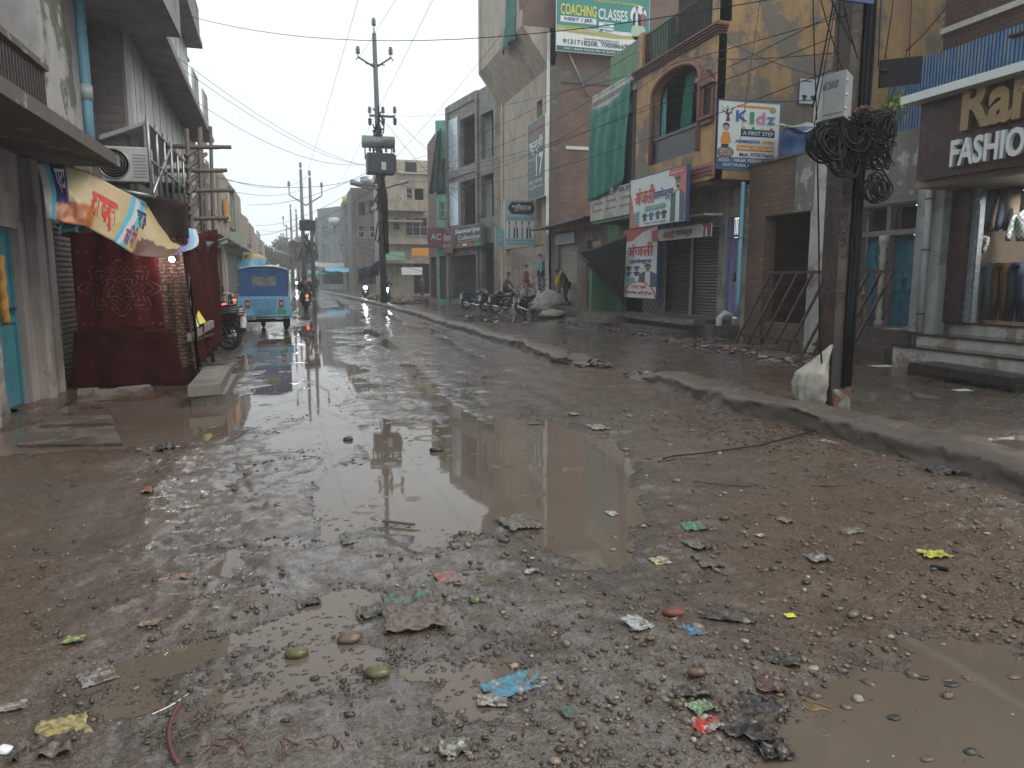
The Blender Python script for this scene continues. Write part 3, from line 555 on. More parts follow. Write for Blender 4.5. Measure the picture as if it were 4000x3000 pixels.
s_ = MB(); s_.box((11.16, 13.6, 3.5), (13.0, 16.42, 3.6)); s_.build('ceiling', DARK, BG)
s_ = MB(); s_.box((10.9, 13.46, -.2), (11.1, 15.7, .55)); s_.build('low_wall', BRK, BG)
s_ = MB(); s_.box((10.8, 13.3, 4.303), (11.25, 16.45, 4.36)); s_.build('coping', CONC, BG)
# ---- rusty rack frames leaning in front
def rack(name, y0, y1, label):
    t = thing(name, (10.2, y0, 0), label, 'metal rack', 'rusty steel racks leaning at the gateway')
    yA, yB = y0, y1; xt, xb, zt, zb = 10.62, 9.95, 1.72, .28
    s_ = MB()
    for z_, x_ in ((zt, xt), (zb, xb)): s_.hexa([(x_-.03, yA, z_-.03), (x_+.03, yA, z_-.03), (x_+.03, yB, z_-.03), (x_-.03, yB, z_-.03), (x_-.03, yA, z_+.03), (x_+.03, yA, z_+.03), (x_+.03, yB, z_+.03), (x_-.03, yB, z_+.03)])
    s_.build('rail', RUST, t)
    n = 5
    for i in range(n):
        y = yA+(yB-yA)*(i+.02)/(n-1)*.98; s_ = MB(); dy = .35
        s_.hexa([(xb-.025, y+dy-.025, 0.02), (xb+.025, y+dy-.025, 0.02), (xb+.025, y+dy+.025, .02), (xb-.025, y+dy+.025, .02), (xt-.025, y-.025, zt), (xt+.025, y-.025, zt), (xt+.025, y+.025, zt), (xt-.025, y+.025, zt)]); s_.build('bar', RUST, t)
    return t
rack('metal_rack', 13.1, 15.1, 'rusty barred steel rack leaning in front of the dark brick gateway')
rack('metal_rack', 11.35, 12.6, 'rusty barred steel rack leaning in front of the blue doors')
# ---- yellow house
YL = plaster('peeling ochre plaster', (.46, .265, .12), (.20, .165, .125), .4, .4, .75, .9, damp=(.09, .07, .055)); YLS = plaster('bare grey and ochre side wall', (.36, .215, .09), (.16, .13, .105), .42, .6, .8, .6, damp=(.08, .065, .055))
MAR = plain('maroon painted moulding', (.13, .035, .03), .55, 0, .35, 6, .3); PINK = plain('faded pink moulding', (.30, .12, .10), .6, 0, .3, 8, .2)
YH = thing('yellow_house', (10.8, 18.7, 0), 'tall peeling ochre house with an arched window and a projecting upper floor above the shutters', 'house')
fr = RX(9.85); YN, YF = 16.5, 20.9; zb, zc = 4.0, 7.35
aA, aB = la(2522, 9.85), la(2702, 9.85); zs = zx(2610, 640, 9.85)+.0; zA0 = zx(2610, 655, 9.85)
arch_spring = zx(2522, 395, 9.85); arch_top = zx(2620, 268, 9.85); zop = zx(2610, 622, 9.85)
s_ = MB(); fr.wall(s_, -YF, -YN, zb, zc, [(aA, aB, zop, arch_top)], .25)
c_, hw = (aA+aB)/2, abs(aB-aA)/2; ah = arch_top-arch_spring
for sd in (-1, 1):   # spandrels of the arch
    pts = [(c_+sd*hw, arch_top)]+[(c_+sd*hw*math.cos(t), arch_spring+ah*math.sin(t)) for t in [math.pi/2*k/12 for k in range(13)]]
    s_.prism(pts, lambda a, b, d: fr.p(a, b, d), -.25, -.001)
s_.build('front_wall', YL, YH)
s_ = MB(); pts = [(aA, zop)]+[(c_+hw*math.cos(t), arch_spring+ah*math.sin(t)) for t in [math.pi*(1-k/20) for k in range(21)]]+[(aB, zop)]
s_.tube([fr.p(a, z, .02) for a, z in pts], .07, 8); s_.build('arch_moulding', PINK, YH)
s_ = MB(); s_.box((9.88, YN, zb), (17.5, YN+.25, 13)); s_.build('side_wall', YLS, YH)
s_ = MB(); s_.box((9.88, YN+.26, zb-.12), (12, YF, zb-.003)); s_.build('soffit', CONC, YH)
s_ = MB(); s_.box((11.6, YN+.3, 4.), (11.7, YF, 7.3)); s_.box((10.1, YF-.05, 4.), (11.6, YF, 7.3)); s_.build('inner_wall', DARK, YH)
for k in range(4): s_ = MB(); s_.box((9.85-.05-.045*k, YN-.04-.04*k, zc+.05*k), (10.05, YF+.05, zc+.05*k+.047)); s_.build('cornice', MAR, YH)
s_ = MB(); s_.box((9.86, YN+.26, zc+.2), (16, YF, zc+.30)); s_.build('upper_slab', CONC, YH)
rail(fr, -YF+.3, -YN-.35, zc+.3, zc+1.15, -.1, YH, plain('black wrought iron', (.02, .02, .022), .5, .5), .09)
s_ = MB(); fr.box(s_, -YF, -YF+.3, zc+.3, zc+1.25, -.3, -.0); fr.box(s_, -YN-.3, -YN-.0, zc+.3, 11.5, -.35, -.0); s_.build('terrace_post', YL, YH)
s_ = MB(); s_.box((11.4, YN+.3, zc+.3), (11.5, YF+.5, 11.5)); s_.build('upper_wall', DARK, YH)
s_ = MB(); fr.box(s_, aA+.02, aB-.02, zop, zop+.62, -.06, -.04); fr.box(s_, aA+.01, aB-.01, zop+.62, zop+.70, -.12, .0); bx = s_.build('balcony_panel', plain('dark grey iron panel', (.035, .035, .04), .4, .3), YH)
# teal curtain in the arch
TEAL = plain('teal curtain cloth', (.012, .17, .13), .7, 0, .25, 4, .15)
cA, cB = c_-.15, c_+.45
cloth('curtain', [fr.p(c_-.30, zop+.68, -.35), fr.p(c_+.30, zop+.68, -.35), fr.p(c_+.45, arch_top-.12, -.35), fr.p(c_-.05, arch_top-.22, -.35)], TEAL, 40, 14, .04, 5, parent=YH)
cloth('curtain', [fr.p(aA+.02, zop+.68, -.30), fr.p(aA+.3, zop+.68, -.3), fr.p(aA+.3, arch_spring+.3, -.30), fr.p(aA+.02, arch_spring+.05, -.3)], plain('pale teal cloth', (.12, .35, .32), .7), 10, 8, .02, 2, parent=YH)
# niche with pediment
na, nb = la(2722, 9.85), la(2750, 9.85); nz0, nz1 = zx(2735, 455, 9.85), zx(2735, 355, 9.85)
nn_ = MB(); fr.box(nn_, na, nb, nz0, nz1, .001, .01); nw = nn_.build('niche_window', DARK, YH)
s_ = MB(); fr.box(s_, na-.08, na, nz0-.05, nz1+.05, 0, .06); fr.box(s_, nb, nb+.08, nz0-.05, nz1+.05, 0, .06)
s_.prism([(na-.16, nz1+.06), (nb+.16, nz1+.06), ((na+nb)/2, nz1+.42)], lambda a, b, d: fr.p(a, b, d), 0, .12); fr.box(s_, na-.14, nb+.14, nz0-.13, nz0-.051, 0, .14); fr.box(s_, na-.08, nb+.08, nz0-.24, nz0-.131, 0, .09); s_.build('pediment', MAR, nw)
s_ = MB(); [s_.box((9.85-.03*k, YN-.01, 4.02+.09*k), (9.9, 17.6, 4.02+.09*k+.087)) for k in range(1, 4)]; s_.build('base_moulding', PINK, YH)
# ground floor
fr = RX(10.85); LW = plaster('stained cream wall', (.36, .33, .29), (.22, .19, .16), .3, .6); z0_ = .55
sA = [(-20.75, -19.22, z0_, 3.0), (-19.12, -17.75, z0_, 3.0), (-17.42, -16.75, z0_, 3.15)]
s_ = MB(); fr.wall(s_, -YF, -16.45, 0, 3.88, sA, .25); s_.build('ground_floor_wall', LW, YH)
SHB = plain('brown painted shutter', (.085, .058, .047), .42, .35, .25, 5, .2)
for q in sA[:2]: shutter(fr, q[0], q[1], z0_+.02, 2.98, YH, SHB)
a0, a1 = sA[2][:2]; PUR = plain('lilac door paint', (.20, .20, .36), .5, 0, .25, 8, .25)
for i in range(2):
    s_ = MB(); w_ = (a1-a0-.12)/2; aa = a0+.06+i*w_; fr.box(s_, aa+.004, aa+w_-.004, z0_+.03, 2.62, -.14, -.10)
    for k in range(4): fr.box(s_, aa+.06, aa+w_-.06, z0_+.12+k*.5, z0_+.12+k*.5+.36, -.1, -.082)
    dd = s_.build('door', PUR, YH)
    if i: s_ = MB(); fr.box(s_, aa+.02, aa+.06, 1.5, 1.75, -.095, -.06); s_.tube([fr.p(aa-.08, 1.55, -.06), fr.p(aa+.12, 1.53, -.06)], .014, 6); s_.build('handle', RUST, dd)
s_ = MB(); [fr.box(s_, a0+q0, a0+q1, z0_, 3.12, -.16, -.04) for q0, q1 in ((0, .055), (a1-a0-.055, a1-a0))]; fr.box(s_, a0+.055, a1-.055, 2.64, 2.70, -.16, -.04)
for i in range(7): fr.box(s_, a0+.1+i*.075, a0+.112+i*.075, 2.70, 3.1, -.12, -.1)
s_.build('door_frame', PUR, YH)
s_ = MB(); fr.box(s_, -20.85, -17.6, 3.22, 3.28, 0, .55); s_.build('shop_canopy', WHITEP, YH)
# tiled base by the tall sign
ck = _new('grey chequer tile'); m, n, b, v = ck; cn = n.nodes.new('ShaderNodeTexChecker'); cn.inputs['Scale'].default_value = 7; cn.inputs['Color1'].default_value = (.20, .20, .19, 1); cn.inputs['Color2'].default_value = (.09, .09, .09, 1); n.links.new(v, cn.inputs[0]); n.links.new(cn.outputs[0], b.inputs['Base Color']); b.inputs['Roughness'].default_value = .3
s_ = MB(); fr.box(s_, -22.1, -20.9, .4, 1.2, -.1, .05); s_.build('tiled_base', m, YH)
# blue rain pipes at the corner
t = thing('rain_pipe', (10.7, 16.55, .4), 'bright blue rain pipe beside the lilac door ending in a grey elbow', 'pipe')
s_ = MB(); s_.tube([(10.72, 16.52, 3.95), (10.72, 16.52, 1.0), (10.72, 16.52, .62)], .055, 12); s_.ring((10.72, 16.52, 2.6), (0, 0, 1), .06, .012); s_.build('pipe', BLUEPIPE, t)
s_ = MB(); s_.tube([(10.62, 16.62, .62), (10.45, 16.68, .70), (10.32, 16.7, .58), (10.3, 16.7, .1)], .085, 12); s_.build('elbow', PVC, t)
# ---- plinths and broken steps in front of the shops
def slabpile(name, items, label, cat='step', mat=None):
    mb = MB()
    for (x0, y0, z0, x1, y1, z1, rz) in items:
        cx, cy = (x0+x1)/2, (y0+y1)/2; hx, hy = (x1-x0)/2, (y1-y0)/2; c, s = math.cos(rz), math.sin(rz); rr = lambda: random.uniform(-.025, .025)
        P = [(cx+(sx*hx+rr())*c-(sy*hy+rr())*s, cy+(sx*hx+rr())*s+(sy*hy+rr())*c, z+rr()*.6) for z in (z0, z1) for sx, sy in ((-1, -1), (1, -1), (1, 1), (-1, 1))]; mb.hexa(P)
    return tag(mb.build(name, mat or STONE, None, (items[0][0], items[0][1], 0)), label, cat)
slabpile('stone_platform', [(10.0, 16.6, -.1, 11.4, 21.1, .40, 0), (9.75, 17.0, .38, 11.2, 21.2, .53, 0)], 'long stone platform under the brown shutters', 'platform')
slabpile('stone_step', [(9.35, 17.4, -.05, 10.1, 20.6, .22, 0), (9.1, 17.9, -.05, 9.6, 19.6, .14, .05)], 'low stone step in front of the brown shutters')
slabpile('stone_platform', [(9.5, 21.3, -.1, 11.4, 24.3, .42, 0)], 'stone platform before the green house', 'platform')
slabpile('stone_step', [(9.0, 21.6, -.05, 9.8, 23.2, .2, .03), (9.3, 23.5, -.05, 10., 25.4, .18, -.05)], 'cracked stone step before the green house')
slabpile('stone_platform', [(10.2, 25., -.1, 11.6, 31.4, .45, 0)], 'dark stone platform where the stooping man stands', 'platform')
for i, (x, y, s_, lb) in enumerate(((9.15, 16.3, .5, 'broken slab nearest the grey pipe elbow'), (9.5, 15.5, .55, 'tilted stone slab before the gateway, left one'), (9.35, 14.6, .6, 'flat stone slab before the middle of the gateway'), (9.6, 13.7, .5, 'stone slab under the leaning rack'), (9.3, 12.9, .45, 'pale stone slab near the big pole, among rubble'), (9.9, 11.9, .5, 'wet slab lying left of the marble steps'), (8.9, 17.2, .4, 'small slab lying in the mud before the lilac door'))):
    slabpile('stone_slab', [(x-s_*.5, y-s_*.7, 0, x+s_*.5, y+s_*.7, .09, i*.7), (x-s_*.3, y-s_*.4, .09, x+s_*.45, y+s_*.5, .16, i*1.3+.4)][:1+i % 2], lb, 'slab')
N = 900; t_ = RS.rand(N); py = 11.2+t_*14; px = 9.5-.35*(py < 17)+.3*RS.randn(N)+.12*np.sin(py*2); P = np.stack([px, py, ground_h(px, py, False)], -1)
RUB = pebmat('rubble and brick bits', [(0., (.05, .04, .035)), (.45, (.12, .09, .07)), (.75, (.15, .06, .045)), (1., (.28, .25, .22))], .4)
tag(stones('rubble', P, .03+.07*RS.rand(N)**2, RUB, .55, .2, .35), 'broken brick and stone rubble along the foot of the right hand shops', 'rubble', kind='stuff')
# doorstep block before the marble steps
slabpile('stone_block', [(9.55, 7.9, .10, 10.15, 9.75, .22, 0), (9.6, 9.1, -.02, 10.2, 9.8, .10, .05), (9.65, 7.9, -.02, 10.15, 8.7, .10, -.05)], 'dark wet stone bench block lying before the marble steps', 'block', plain('black wet stone', (.03, .023, .02), .3, 0, .4, 12, .4))
# ---- things behind: blue sheet shed and dark brick house
s_ = thing('brick_house', (16.5, 12, 0), 'high dark brick house wall behind the blue sheets', 'house')
q = MB(); q.box((16.5, 2, 4), (16.8, 17, 14)); q.build('wall', BRKD, s_); q = MB(); q.box((16.38, 10.5, zx(3500,200,16.4)), (16.5, 16.5, zx(3500,200,16.4)+.14)); q.build('ledge', WHITEP, s_)
BSH = ribbed('blue corrugated sheet', (.035, .12, .27), .09, 'x', .4, .25, .55, (.25, .27, .28))
t = thing('sheet_shed', (14.6, 9, 4), 'blue painted corrugated sheet shed on the roof behind the pole', 'shed'); q = MB(); q.box((14.6, 3, 4.0), (14.63, 16.2, zx(3500, 262, 14.6))); q.box((13.6, 3, 4.0), (13.63, yx(3860, 13.6), zx(3900, 165, 13.6))); q.build('sheet', BSH, t); q = MB(); q.box((13.5, 3, zx(3900, 165, 13.6)+.01), (15.0, yx(3850, 13.6), zx(3900, 165, 13.6)+.05)); q.build('roof_sheet', RUST, t)
BB = plain('blue plastic barrel', (.012, .06, .18), .35, 0, .15, 3, .05); c = at_y(3110, 560, 15.4)
t = thing('water_barrel', (c.x, 15.4, 4.2), 'blue water barrel on the gateway roof under a pale tarpaulin', 'barrel'); q = MB(); q.tube([(c.x, 15.4, 4.1+z) for z in (0, .05, .3, .33, .36, .62, .65, .9, .93)], [.4, .43, .43, .445, .43, .43, .445, .42, .38], 20); q.build('body', BB, t)
tarp = cloth('tarpaulin', [(c.x-.5, 14.9, c.z+.38), (c.x+.95, 14.8, c.z+.3), (c.x+1.1, 15.9, c.z+.6), (c.x-.45, 15.8, c.z+.45)], plain('pale grey tarpaulin', (.38, .38, .36), .5, 0, .2, 5, .3), 22, 14, .05, 2, base=(c.x, 14.9, c.z), extra=lambda i, j, p: Vector((p.x, p.y, p.z-.18*(1-j)*(1-i))))
tag(tarp, 'pale crumpled tarpaulin thrown over the blue water barrel', 'tarpaulin')
bm_ = BRK; t = MB(); t.box((12.2, 11.4, 4.12), (12.35, 15.0, 4.62)); tag(t.build('parapet_wall', brick('blue grey brick', (.10, .13, .16), (.13, .13, .13), (.2, .2, .2)), None, (12.2, 11.4, 4.12)), 'low grey blue brick parapet on the roof behind the pole', 'wall')
# ================================================================ SIGNS
def flat(name, fr, poly, d, mat, parent, th=.003):
    mb = MB(); area = sum(poly[i][0]*poly[(i+1) % len(poly)][1]-poly[(i+1) % len(poly)][0]*poly[i][1] for i in range(len(poly)))
    if area < 0: poly = poly[::-1]
    mb.prism(poly, lambda a, b, dd: fr.p(a, b, dd), d, d+th); return mb.build(name, mat, parent)
def rect(a0, a1, z0, z1): return [(a0, z0), (a1, z0), (a1, z1), (a0, z1)]
def ell(a, z, ra, rz, n=20): return [(a+ra*math.cos(2*math.pi*k/n), z+rz*math.sin(2*math.pi*k/n)) for k in range(n)]
def ink(nm, c, r=.45): return plain('print '+nm, c, r, 0, .1, 5, 0)
IW, IK, IR, IB, IG, IY, IS, IT = ink('white', (.62, .64, .63)), ink('black', (.02, .02, .022)), ink('red', (.50, .035, .03)), ink('blue', (.02, .07, .26)), ink('green', (.05, .26, .10)), ink('yellow', (.62, .52, .06)), ink('skin', (.42, .27, .19)), ink('teal', (.015, .19, .17))
INV, IO, IC, ID = ink('navy', (.012, .04, .12)), ink('orange', (.62, .25, .04)), ink('cyan', (.12, .36, .46)), ink('denim', (.05, .09, .13))
class Board:
    """flat printed board in a wall frame, with u, v running 0..1 from its top left corner"""
    def __init__(s, name, label, fr, a0, a1, z0, z1, d=.0, mat=None, th=.05, cat='sign', frame=None, group=None, tilt=0.):
        s.fr, s.a0, s.a1, s.z0, s.z1 = fr, min(a0, a1), max(a0, a1), z0, z1; s.d = d+th
        c = fr.p((s.a0+s.a1)/2, z0, d); s.t = thing(name, c, label, cat, group); s.n = 0
        mb = MB(); fr.box(mb, s.a0, s.a1, z0, z1, d, d+th); mb.build('board', mat or IW, s.t)
        if frame:
            w_ = .02; mb = MB()
            for q in ((s.a0-w_, s.a1+w_, z1, z1+w_), (s.a0-w_, s.a1+w_, z0-w_, z0), (s.a0-w_, s.a0, z0, z1), (s.a1, s.a1+w_, z0, z1)): fr.box(mb, *q, d-.01, d+th+.01)
            mb.build('frame', frame, s.t)
    def A(s, u): return s.a0+(s.a1-s.a0)*u
    def Z(s, v): return s.z1-(s.z1-s.z0)*v
    def lay(s): s.n += 1; return s.d+.0035*min(s.n, 8)
    def text(s, body, u0, u1, v0, v1, mat, **k): return lettering('lettering', body, s.fr, s.A(u0), s.A(u1), s.Z(v1), s.Z(v0), s.d+.012, mat, s.t, .004, **k)
    def poly(s, pts, mat, name='printed_shape', lv=0): return flat(name, s.fr, [(s.A(u), s.Z(v)) for u, v in pts], s.d+.0005+.0015*lv, mat, s.t, .0012)
    def rect(s, u0, u1, v0, v1, mat, name='printed_panel', lv=0): return s.poly([(u0, v1), (u1, v1), (u1, v0), (u0, v0)], mat, name, lv)
    def man(s, u, v0, v1, w, mats, lv=1):
        """printed picture of a standing man in a jacket and dark glasses"""
        h = v1-v0; e = lambda cu, cv, ru, rv, m, l, n='printed_picture': s.poly([(cu+ru*math.cos(2*math.pi*k/16), cv+rv*math.sin(2*math.pi*k/16)) for k in range(16)], m, n, l)
        s.poly([(u-w*.5, v1), (u-w*.46, v0+h*.42), (u-w*.16, v0+h*.30), (u+w*.16, v0+h*.30), (u+w*.46, v0+h*.42), (u+w*.5, v1)], mats[0], 'printed_picture', lv)
        s.poly([(u-w*.14, v1), (u-w*.12, v0+h*.32), (u+w*.12, v0+h*.32), (u+w*.14, v1)], mats[1], 'printed_picture', lv+1)
        s.rect(u-w*.07, u+w*.07, v0+h*.2, v0+h*.33, IS, 'printed_picture', lv+2)
        e(u, v0+h*.13, w*.16, h*.12, IS, lv+2); e(u, v0+h*.045, w*.18, h*.055, IK, lv+3); s.rect(u-w*.13, u+w*.13, v0+h*.115, v0+h*.145, IK, 'printed_picture', lv+3)
    def shirt(s, u, v, w, h, m, lv=1):
        s.poly([(u-w*.28, v+h*.5), (u-w*.28, v-h*.1), (u-w*.5, v+h*.05), (u-w*.5, v-h*.25), (u-w*.2, v-h*.5), (u+w*.2, v-h*.5), (u+w*.5, v-h*.25), (u+w*.5, v+h*.05), (u+w*.28, v-h*.1), (u+w*.28, v+h*.5)], m, 'printed_picture', lv)
FRB = plain('blue edge trim', (.03, .08, .2), .5)
# big projecting shop sign
Xs = 9.62; fr = RX(Xs); za, zb_ = zx(2560, 878, Xs), zx(2560, 680, Xs)
B = Board('shop_sign', 'big tilted garment shop sign with red and blue Hindi words under the arched window', fr, la(2456, Xs), la(2671, Xs), za, zb_, 0, IW, .08, frame=FRB)
B.poly([(0, 1), (0, .25), (.05, .45), (.08, .7), (.2, .97), (.2, 1)], ink('coral', (.5, .13, .1))); B.poly([(.72, 0), (1, 0), (1, .9), (.93, .6), (.86, .3)], ink('coral', (.5, .13, .1)))
B.text('अंजली', .1, .48, .18, .56, IR, dev=True, bold=.012); B.text('गारमेन्ट्स', .46, .80, .30, .56, IB, dev=True, bold=.012)
B.poly([(.28, .66), (.30, .60), (.66, .60), (.69, .66), (.66, .72), (.30, .72)], IC); B.text('JEANS PANT SHIRT', .32, .65, .63, .69, IY); B.rect(.72, 1., .04, .13, IR, lv=1)
B.text('FASHION WEAR', .75, .97, .06, .11, IW); B.text('सदर बाजार मुरैना', .3, .7, .93, .97, IK, dev=True)
for k, (u, m_) in enumerate(((.30, IK), (.42, IB), (.54, ID), (.65, IK))): B.shirt(u, .82, .10, .16, m_)
for k in range(4): B.poly([(.05+.01*k, .72+.06*k), (.17, .68+.06*k), (.22, .72+.06*k), (.1, .77+.06*k)], ink('pale denim', (.1+.03*k, .24, .33)), lv=1+k % 2)
B.man(.87, .16, .99, .24, (ID, IW))
# small banner above the shutters
Xs = 10.25; fr = RX(Xs); B = Board('shop_banner', 'narrow curling white and red banner above the brown shutters', fr, la(2535, Xs), la(2765, Xs), zx(2640, 935, Xs), zx(2640, 888, Xs), 0, IW, .02)
B.poly([(0, 0), (.14, 0), (.10, .5), (.16, 1), (0, 1)], IR); B.poly([(.86, 0), (1, 0), (1, 1), (.94, .8)], IR); B.text('अंजली', .22, .42, .12, .88, IR, dev=True, bold=.01); B.text('गारमेन्ट्स', .44, .72, .12, .88, INV, dev=True, bold=.01); B.man(.93, .05, 1, .1, (ID, IW))
# tall standing sign
Xs = 10.3; fr = RX(Xs); B = Board('shop_sign', 'tall white upright sign with a man in sunglasses standing left of the shutters', fr, la(2432, Xs), la(2563, Xs), zx(2500, 1163, Xs), zx(2500, 893, Xs), 0, IW, .06, frame=FRB)
B.poly([(0, 0), (1, 0), (.55, .06), (.3, .16), (0, .19)], IR); B.text('अंजली', .12, .9, .2, .4, IR, dev=True, bold=.01); B.text('गारमेन्ट्स', .2, .85, .43, .52, IB, dev=True, bold=.015)
for k, (u, v_) in enumerate(((.17, .57), (.42, .57), (.17, .65), (.42, .65))): B.shirt(u, v_, .2, .07, (IK, IB, ID, IK)[k])
for k in range(3): B.poly([(.1, .72+.02*k), (.3, .70+.02*k), (.4, .72+.02*k), (.2, .75+.02*k)], IC, lv=1+k)
B.man(.75, .52, .84, .55, (ID, IW)); B.poly([(0, 1)]+[(.5-.5*math.cos(t), 1-.24*math.sin(t)) for t in [math.pi*k/16 for k in range(17)]], IR, lv=5)
B.poly([(.04, 1)]+[(.5-.46*math.cos(t), 1-.225*math.sin(t)) for t in [math.pi*k/16 for k in range(17)]], IW, lv=6); B.text('थोक एवं', .28, .72, .81, .88, IR, dev=True, bold=.02); B.text('खेरिज विक्रेता', .1, .9, .9, .97, IR, dev=True, bold=.02)
# school poster on the side wall
fr = FY(16.5); K0, K1 = xy(2776, 16.45), xy(3008, 16.45); B = Board('school_poster', 'kindergarten poster with a blue border on the bare side wall of the ochre house', fr, K0, K1, zy(2900, 660, 16.45), zy(2900, 397, 16.45), .003, IW, .012, frame=ink('sky blue border', (.06, .16, .33)), cat='poster')
cols_ = (ink('kids blue', (.03, .12, .33)), ink('kids green', (.05, .28, .12)), ink('kids pink', (.48, .22, .30)), ink('kids slate', (.10, .18, .26)))
for ch, u0, u1, v0, v1, m_ in (('K', .28, .47, .13, .29, cols_[0]), ('i', .50, .58, .14, .32, cols_[1]), ('d', .61, .76, .14, .32, cols_[2]), ('z', .78, .93, .20, .32, cols_[3])): B.text(ch, u0, u1, v0, v1, m_, bold=.03)
B.rect(.30, .85, .05, .09, IO); B.rect(.37, .93, .40, .51, INV); B.text('A FIRST STEP', .40, .90, .43, .49, IW, bold=.01); B.text('ADMISSION', .28, .68, .56, .61, IB, bold=.02); B.text('OPEN', .72, .93, .56, .61, IO, bold=.02)
B.rect(.31, .93, .64, .73, IO); B.text('Grade - PG To 8th', .33, .91, .66, .71, IW, bold=.01); B.text('Mob. 9770776655', .36, .93, .755, .81, IK, bold=.01); B.rect(0, 1, .83, 1, ink('poster blue', (.03, .09, .2)))
B.text('ADD. : NEAR PEEPAL WALI', .02, .95, .85, .90, IW, bold=.01); B.text('DUTTPURA, MORENA', .1, .8, .925, .975, IW, bold=.01)
e = lambda u, v_, a, b_, m_, lv=1: B.poly([(u+a*math.cos(2*math.pi*k/18), v_+b_*math.sin(2*math.pi*k/18)) for k in range(18)], m_, 'printed_picture', lv)
B.poly([(.12, .30), (.14, .22), (.05, .12), (.13, .18), (.14, .08), (.16, .18), (.24, .11), (.17, .22), (.19, .30)], IK)
for q in range(14): e(.14+.09*math.cos(q*1.1), .13+.05*math.sin(q*1.7), .012, .009, ink('brown leaf', (.2, .12, .06)), 2)
e(.13, .37, .055, .05, IK); e(.13, .40, .045, .045, IS, 2); B.poly([(.04, .60), (.08, .46), (.18, .46), (.22, .60), (.18, .64), (.07, .64)], IO, lv=1); B.rect(.06, .18, .64, .68, IK, lv=1)
e(.13, .76, .14, .09, ink('brown seal', (.2, .13, .09))); e(.88, .1, .06, .05, ink('olive seal', (.3, .3, .12)))
for k in range(3): B.text(('GIVE A', 'BRIGHT FUTURE', 'TO YOUR CHILD')[k], .04, .22, .71+.035*k, .735+.035*k, IW)
for k in range(4): e(.42+.15*k, .385, .025, .022, (IO, IG, IY, IR)[k])
# pale board behind the pole
fr = FY(16.5); B = Board('notice_board', 'pale crooked notice board with grey pictures on the ochre wall beside the pole', fr, xy(3078, 16.4), xy(3225, 16.4), zy(3140, 405, 16.4), zy(3140, 308, 16.4), .06, ink('pale grey', (.42, .45, .45)), .02, cat='notice')
B.rect(.03, .3, .06, .12, IB); B.rect(.6, .9, .05, .1, IB)
for k in range(4): B.shirt(.12+.22*k, .75, .14, .2, IK)
# ================================================================ GREEN HOUSE
GRN = plaster('bright green plaster', (.065, .20, .085), (.12, .2, .12), .3, .5, .6, 1.3); WB = plaster('stained white parapet', (.50, .48, .44), (.35, .31, .27), .3, .35)
GH = thing('green_house', (10.8, 22.8, 0), 'narrow green house with a white lettered balcony and a hanging teal cloth', 'house')
ya, yb = 21.0, 24.4; fr = RX(9.85); f2 = RX(10.85); zp0, zp1 = zx(2380, 850, 9.85), zx(2380, 735, 9.85); zv0, zv1 = zx(2380, 400, 9.85), zx(2380, 345, 9.85)
s_ = MB(); fr.wall(s_, -yb, -ya, zp0, zp1, [], .15); s_.build('balcony_parapet', WB, GH)
for k in range(3):
    for r_ in range(3): lettering('lettering', ('श्री हनुमान जी मंदिर', 'राम नारायण गुप्ता', 'सदर बाजार मुरैना')[r_], fr, -yb+.25+k*1.1, -yb+1.05+k*1.1, zp0+.25+.22*r_, zp0+.36+.22*r_, .002, ink('brown lettering', (.2, .15, .12)), GH, .004, dev=True)
s_ = MB()
for k in range(6):
    for i in range(5): fr.box(s_, -yb+.12+k*.56+i*.085, -yb+.165+k*.56+i*.085, zp1-.16, zp1-.05, .001, .008)
s_.build('painted_dashes', IK, GH)
s_ = MB(); s_.box((9.9, ya, zp0-.1), (11.2, yb, zp0-.002)); s_.build('balcony_floor', GRN, GH)
s_ = MB(); f2.wall(s_, -yb-.8, -ya+.05, 0, 9.2, [(-yb+.3, -ya-.3, zp1+.1, zv0-.1), (-yb+.4, -ya-.7, .4, 2.9)], .25); s_.build('wall', GRN, GH); s_ = MB(); s_.box((11.5, ya-.1, 0), (11.6, yb+.8, 9)); s_.build('inner_wall', DARK, GH)
s_ = MB(); fr.wall(s_, -yb, -ya, zv0, zv1, [], .12); s_.box((9.86, ya, zv1+.003), (11, yb, zv1+.1)); s_.build('upper_valance', WB, GH)
s_ = MB()
for k in range(26): fr.box(s_, -yb+.06+k*.13, -yb+.13+k*.13, zv1-.28, zv1-.12, .001, .008)
s_.build('painted_dashes', IK, GH)
for a in (ya+.01, yb-.2): s_ = MB(); fr.box(s_, -a-.19, -a, zp1, zv0, -.2, -.02); s_.build('balcony_post', plain('dark stained post', (.07, .06, .06), .7), GH)
tag(cloth('hanging_cloth', [fr.p(-yb+.02, zp1-.25, .07), fr.p(-ya-.45, zp1+.12, .07), fr.p(-ya-.1, zv1-.05, .07), fr.p(-yb+.05, zv0+.1, .07)], plain('teal shade cloth', (.012, .16, .125), .65, 0, .25, 2, .2), 34, 24, .05, 4, .25, base=fr.p(-22.8, zp1, .07)), 'big teal green cloth hanging over the balcony of the green house', 'cloth')
s_ = MB(); f3 = FY(24.55); a0, a1 = 10.0, 11.25; s_.hexa([(a0, 24.55, .3), (a1, 24.55, .3), (a1, 24.75, .3), (a0, 24.75, .3), (a0, 24.55, 2.1), (a1, 24.55, 2.1), (a1, 24.75, 2.1), (a0, 24.75, 2.1)]); tag(s_.build('garden_wall', GRN, None, (a0, 24.55, .3)), 'short bright green wall under the black tarpaulin', 'wall')
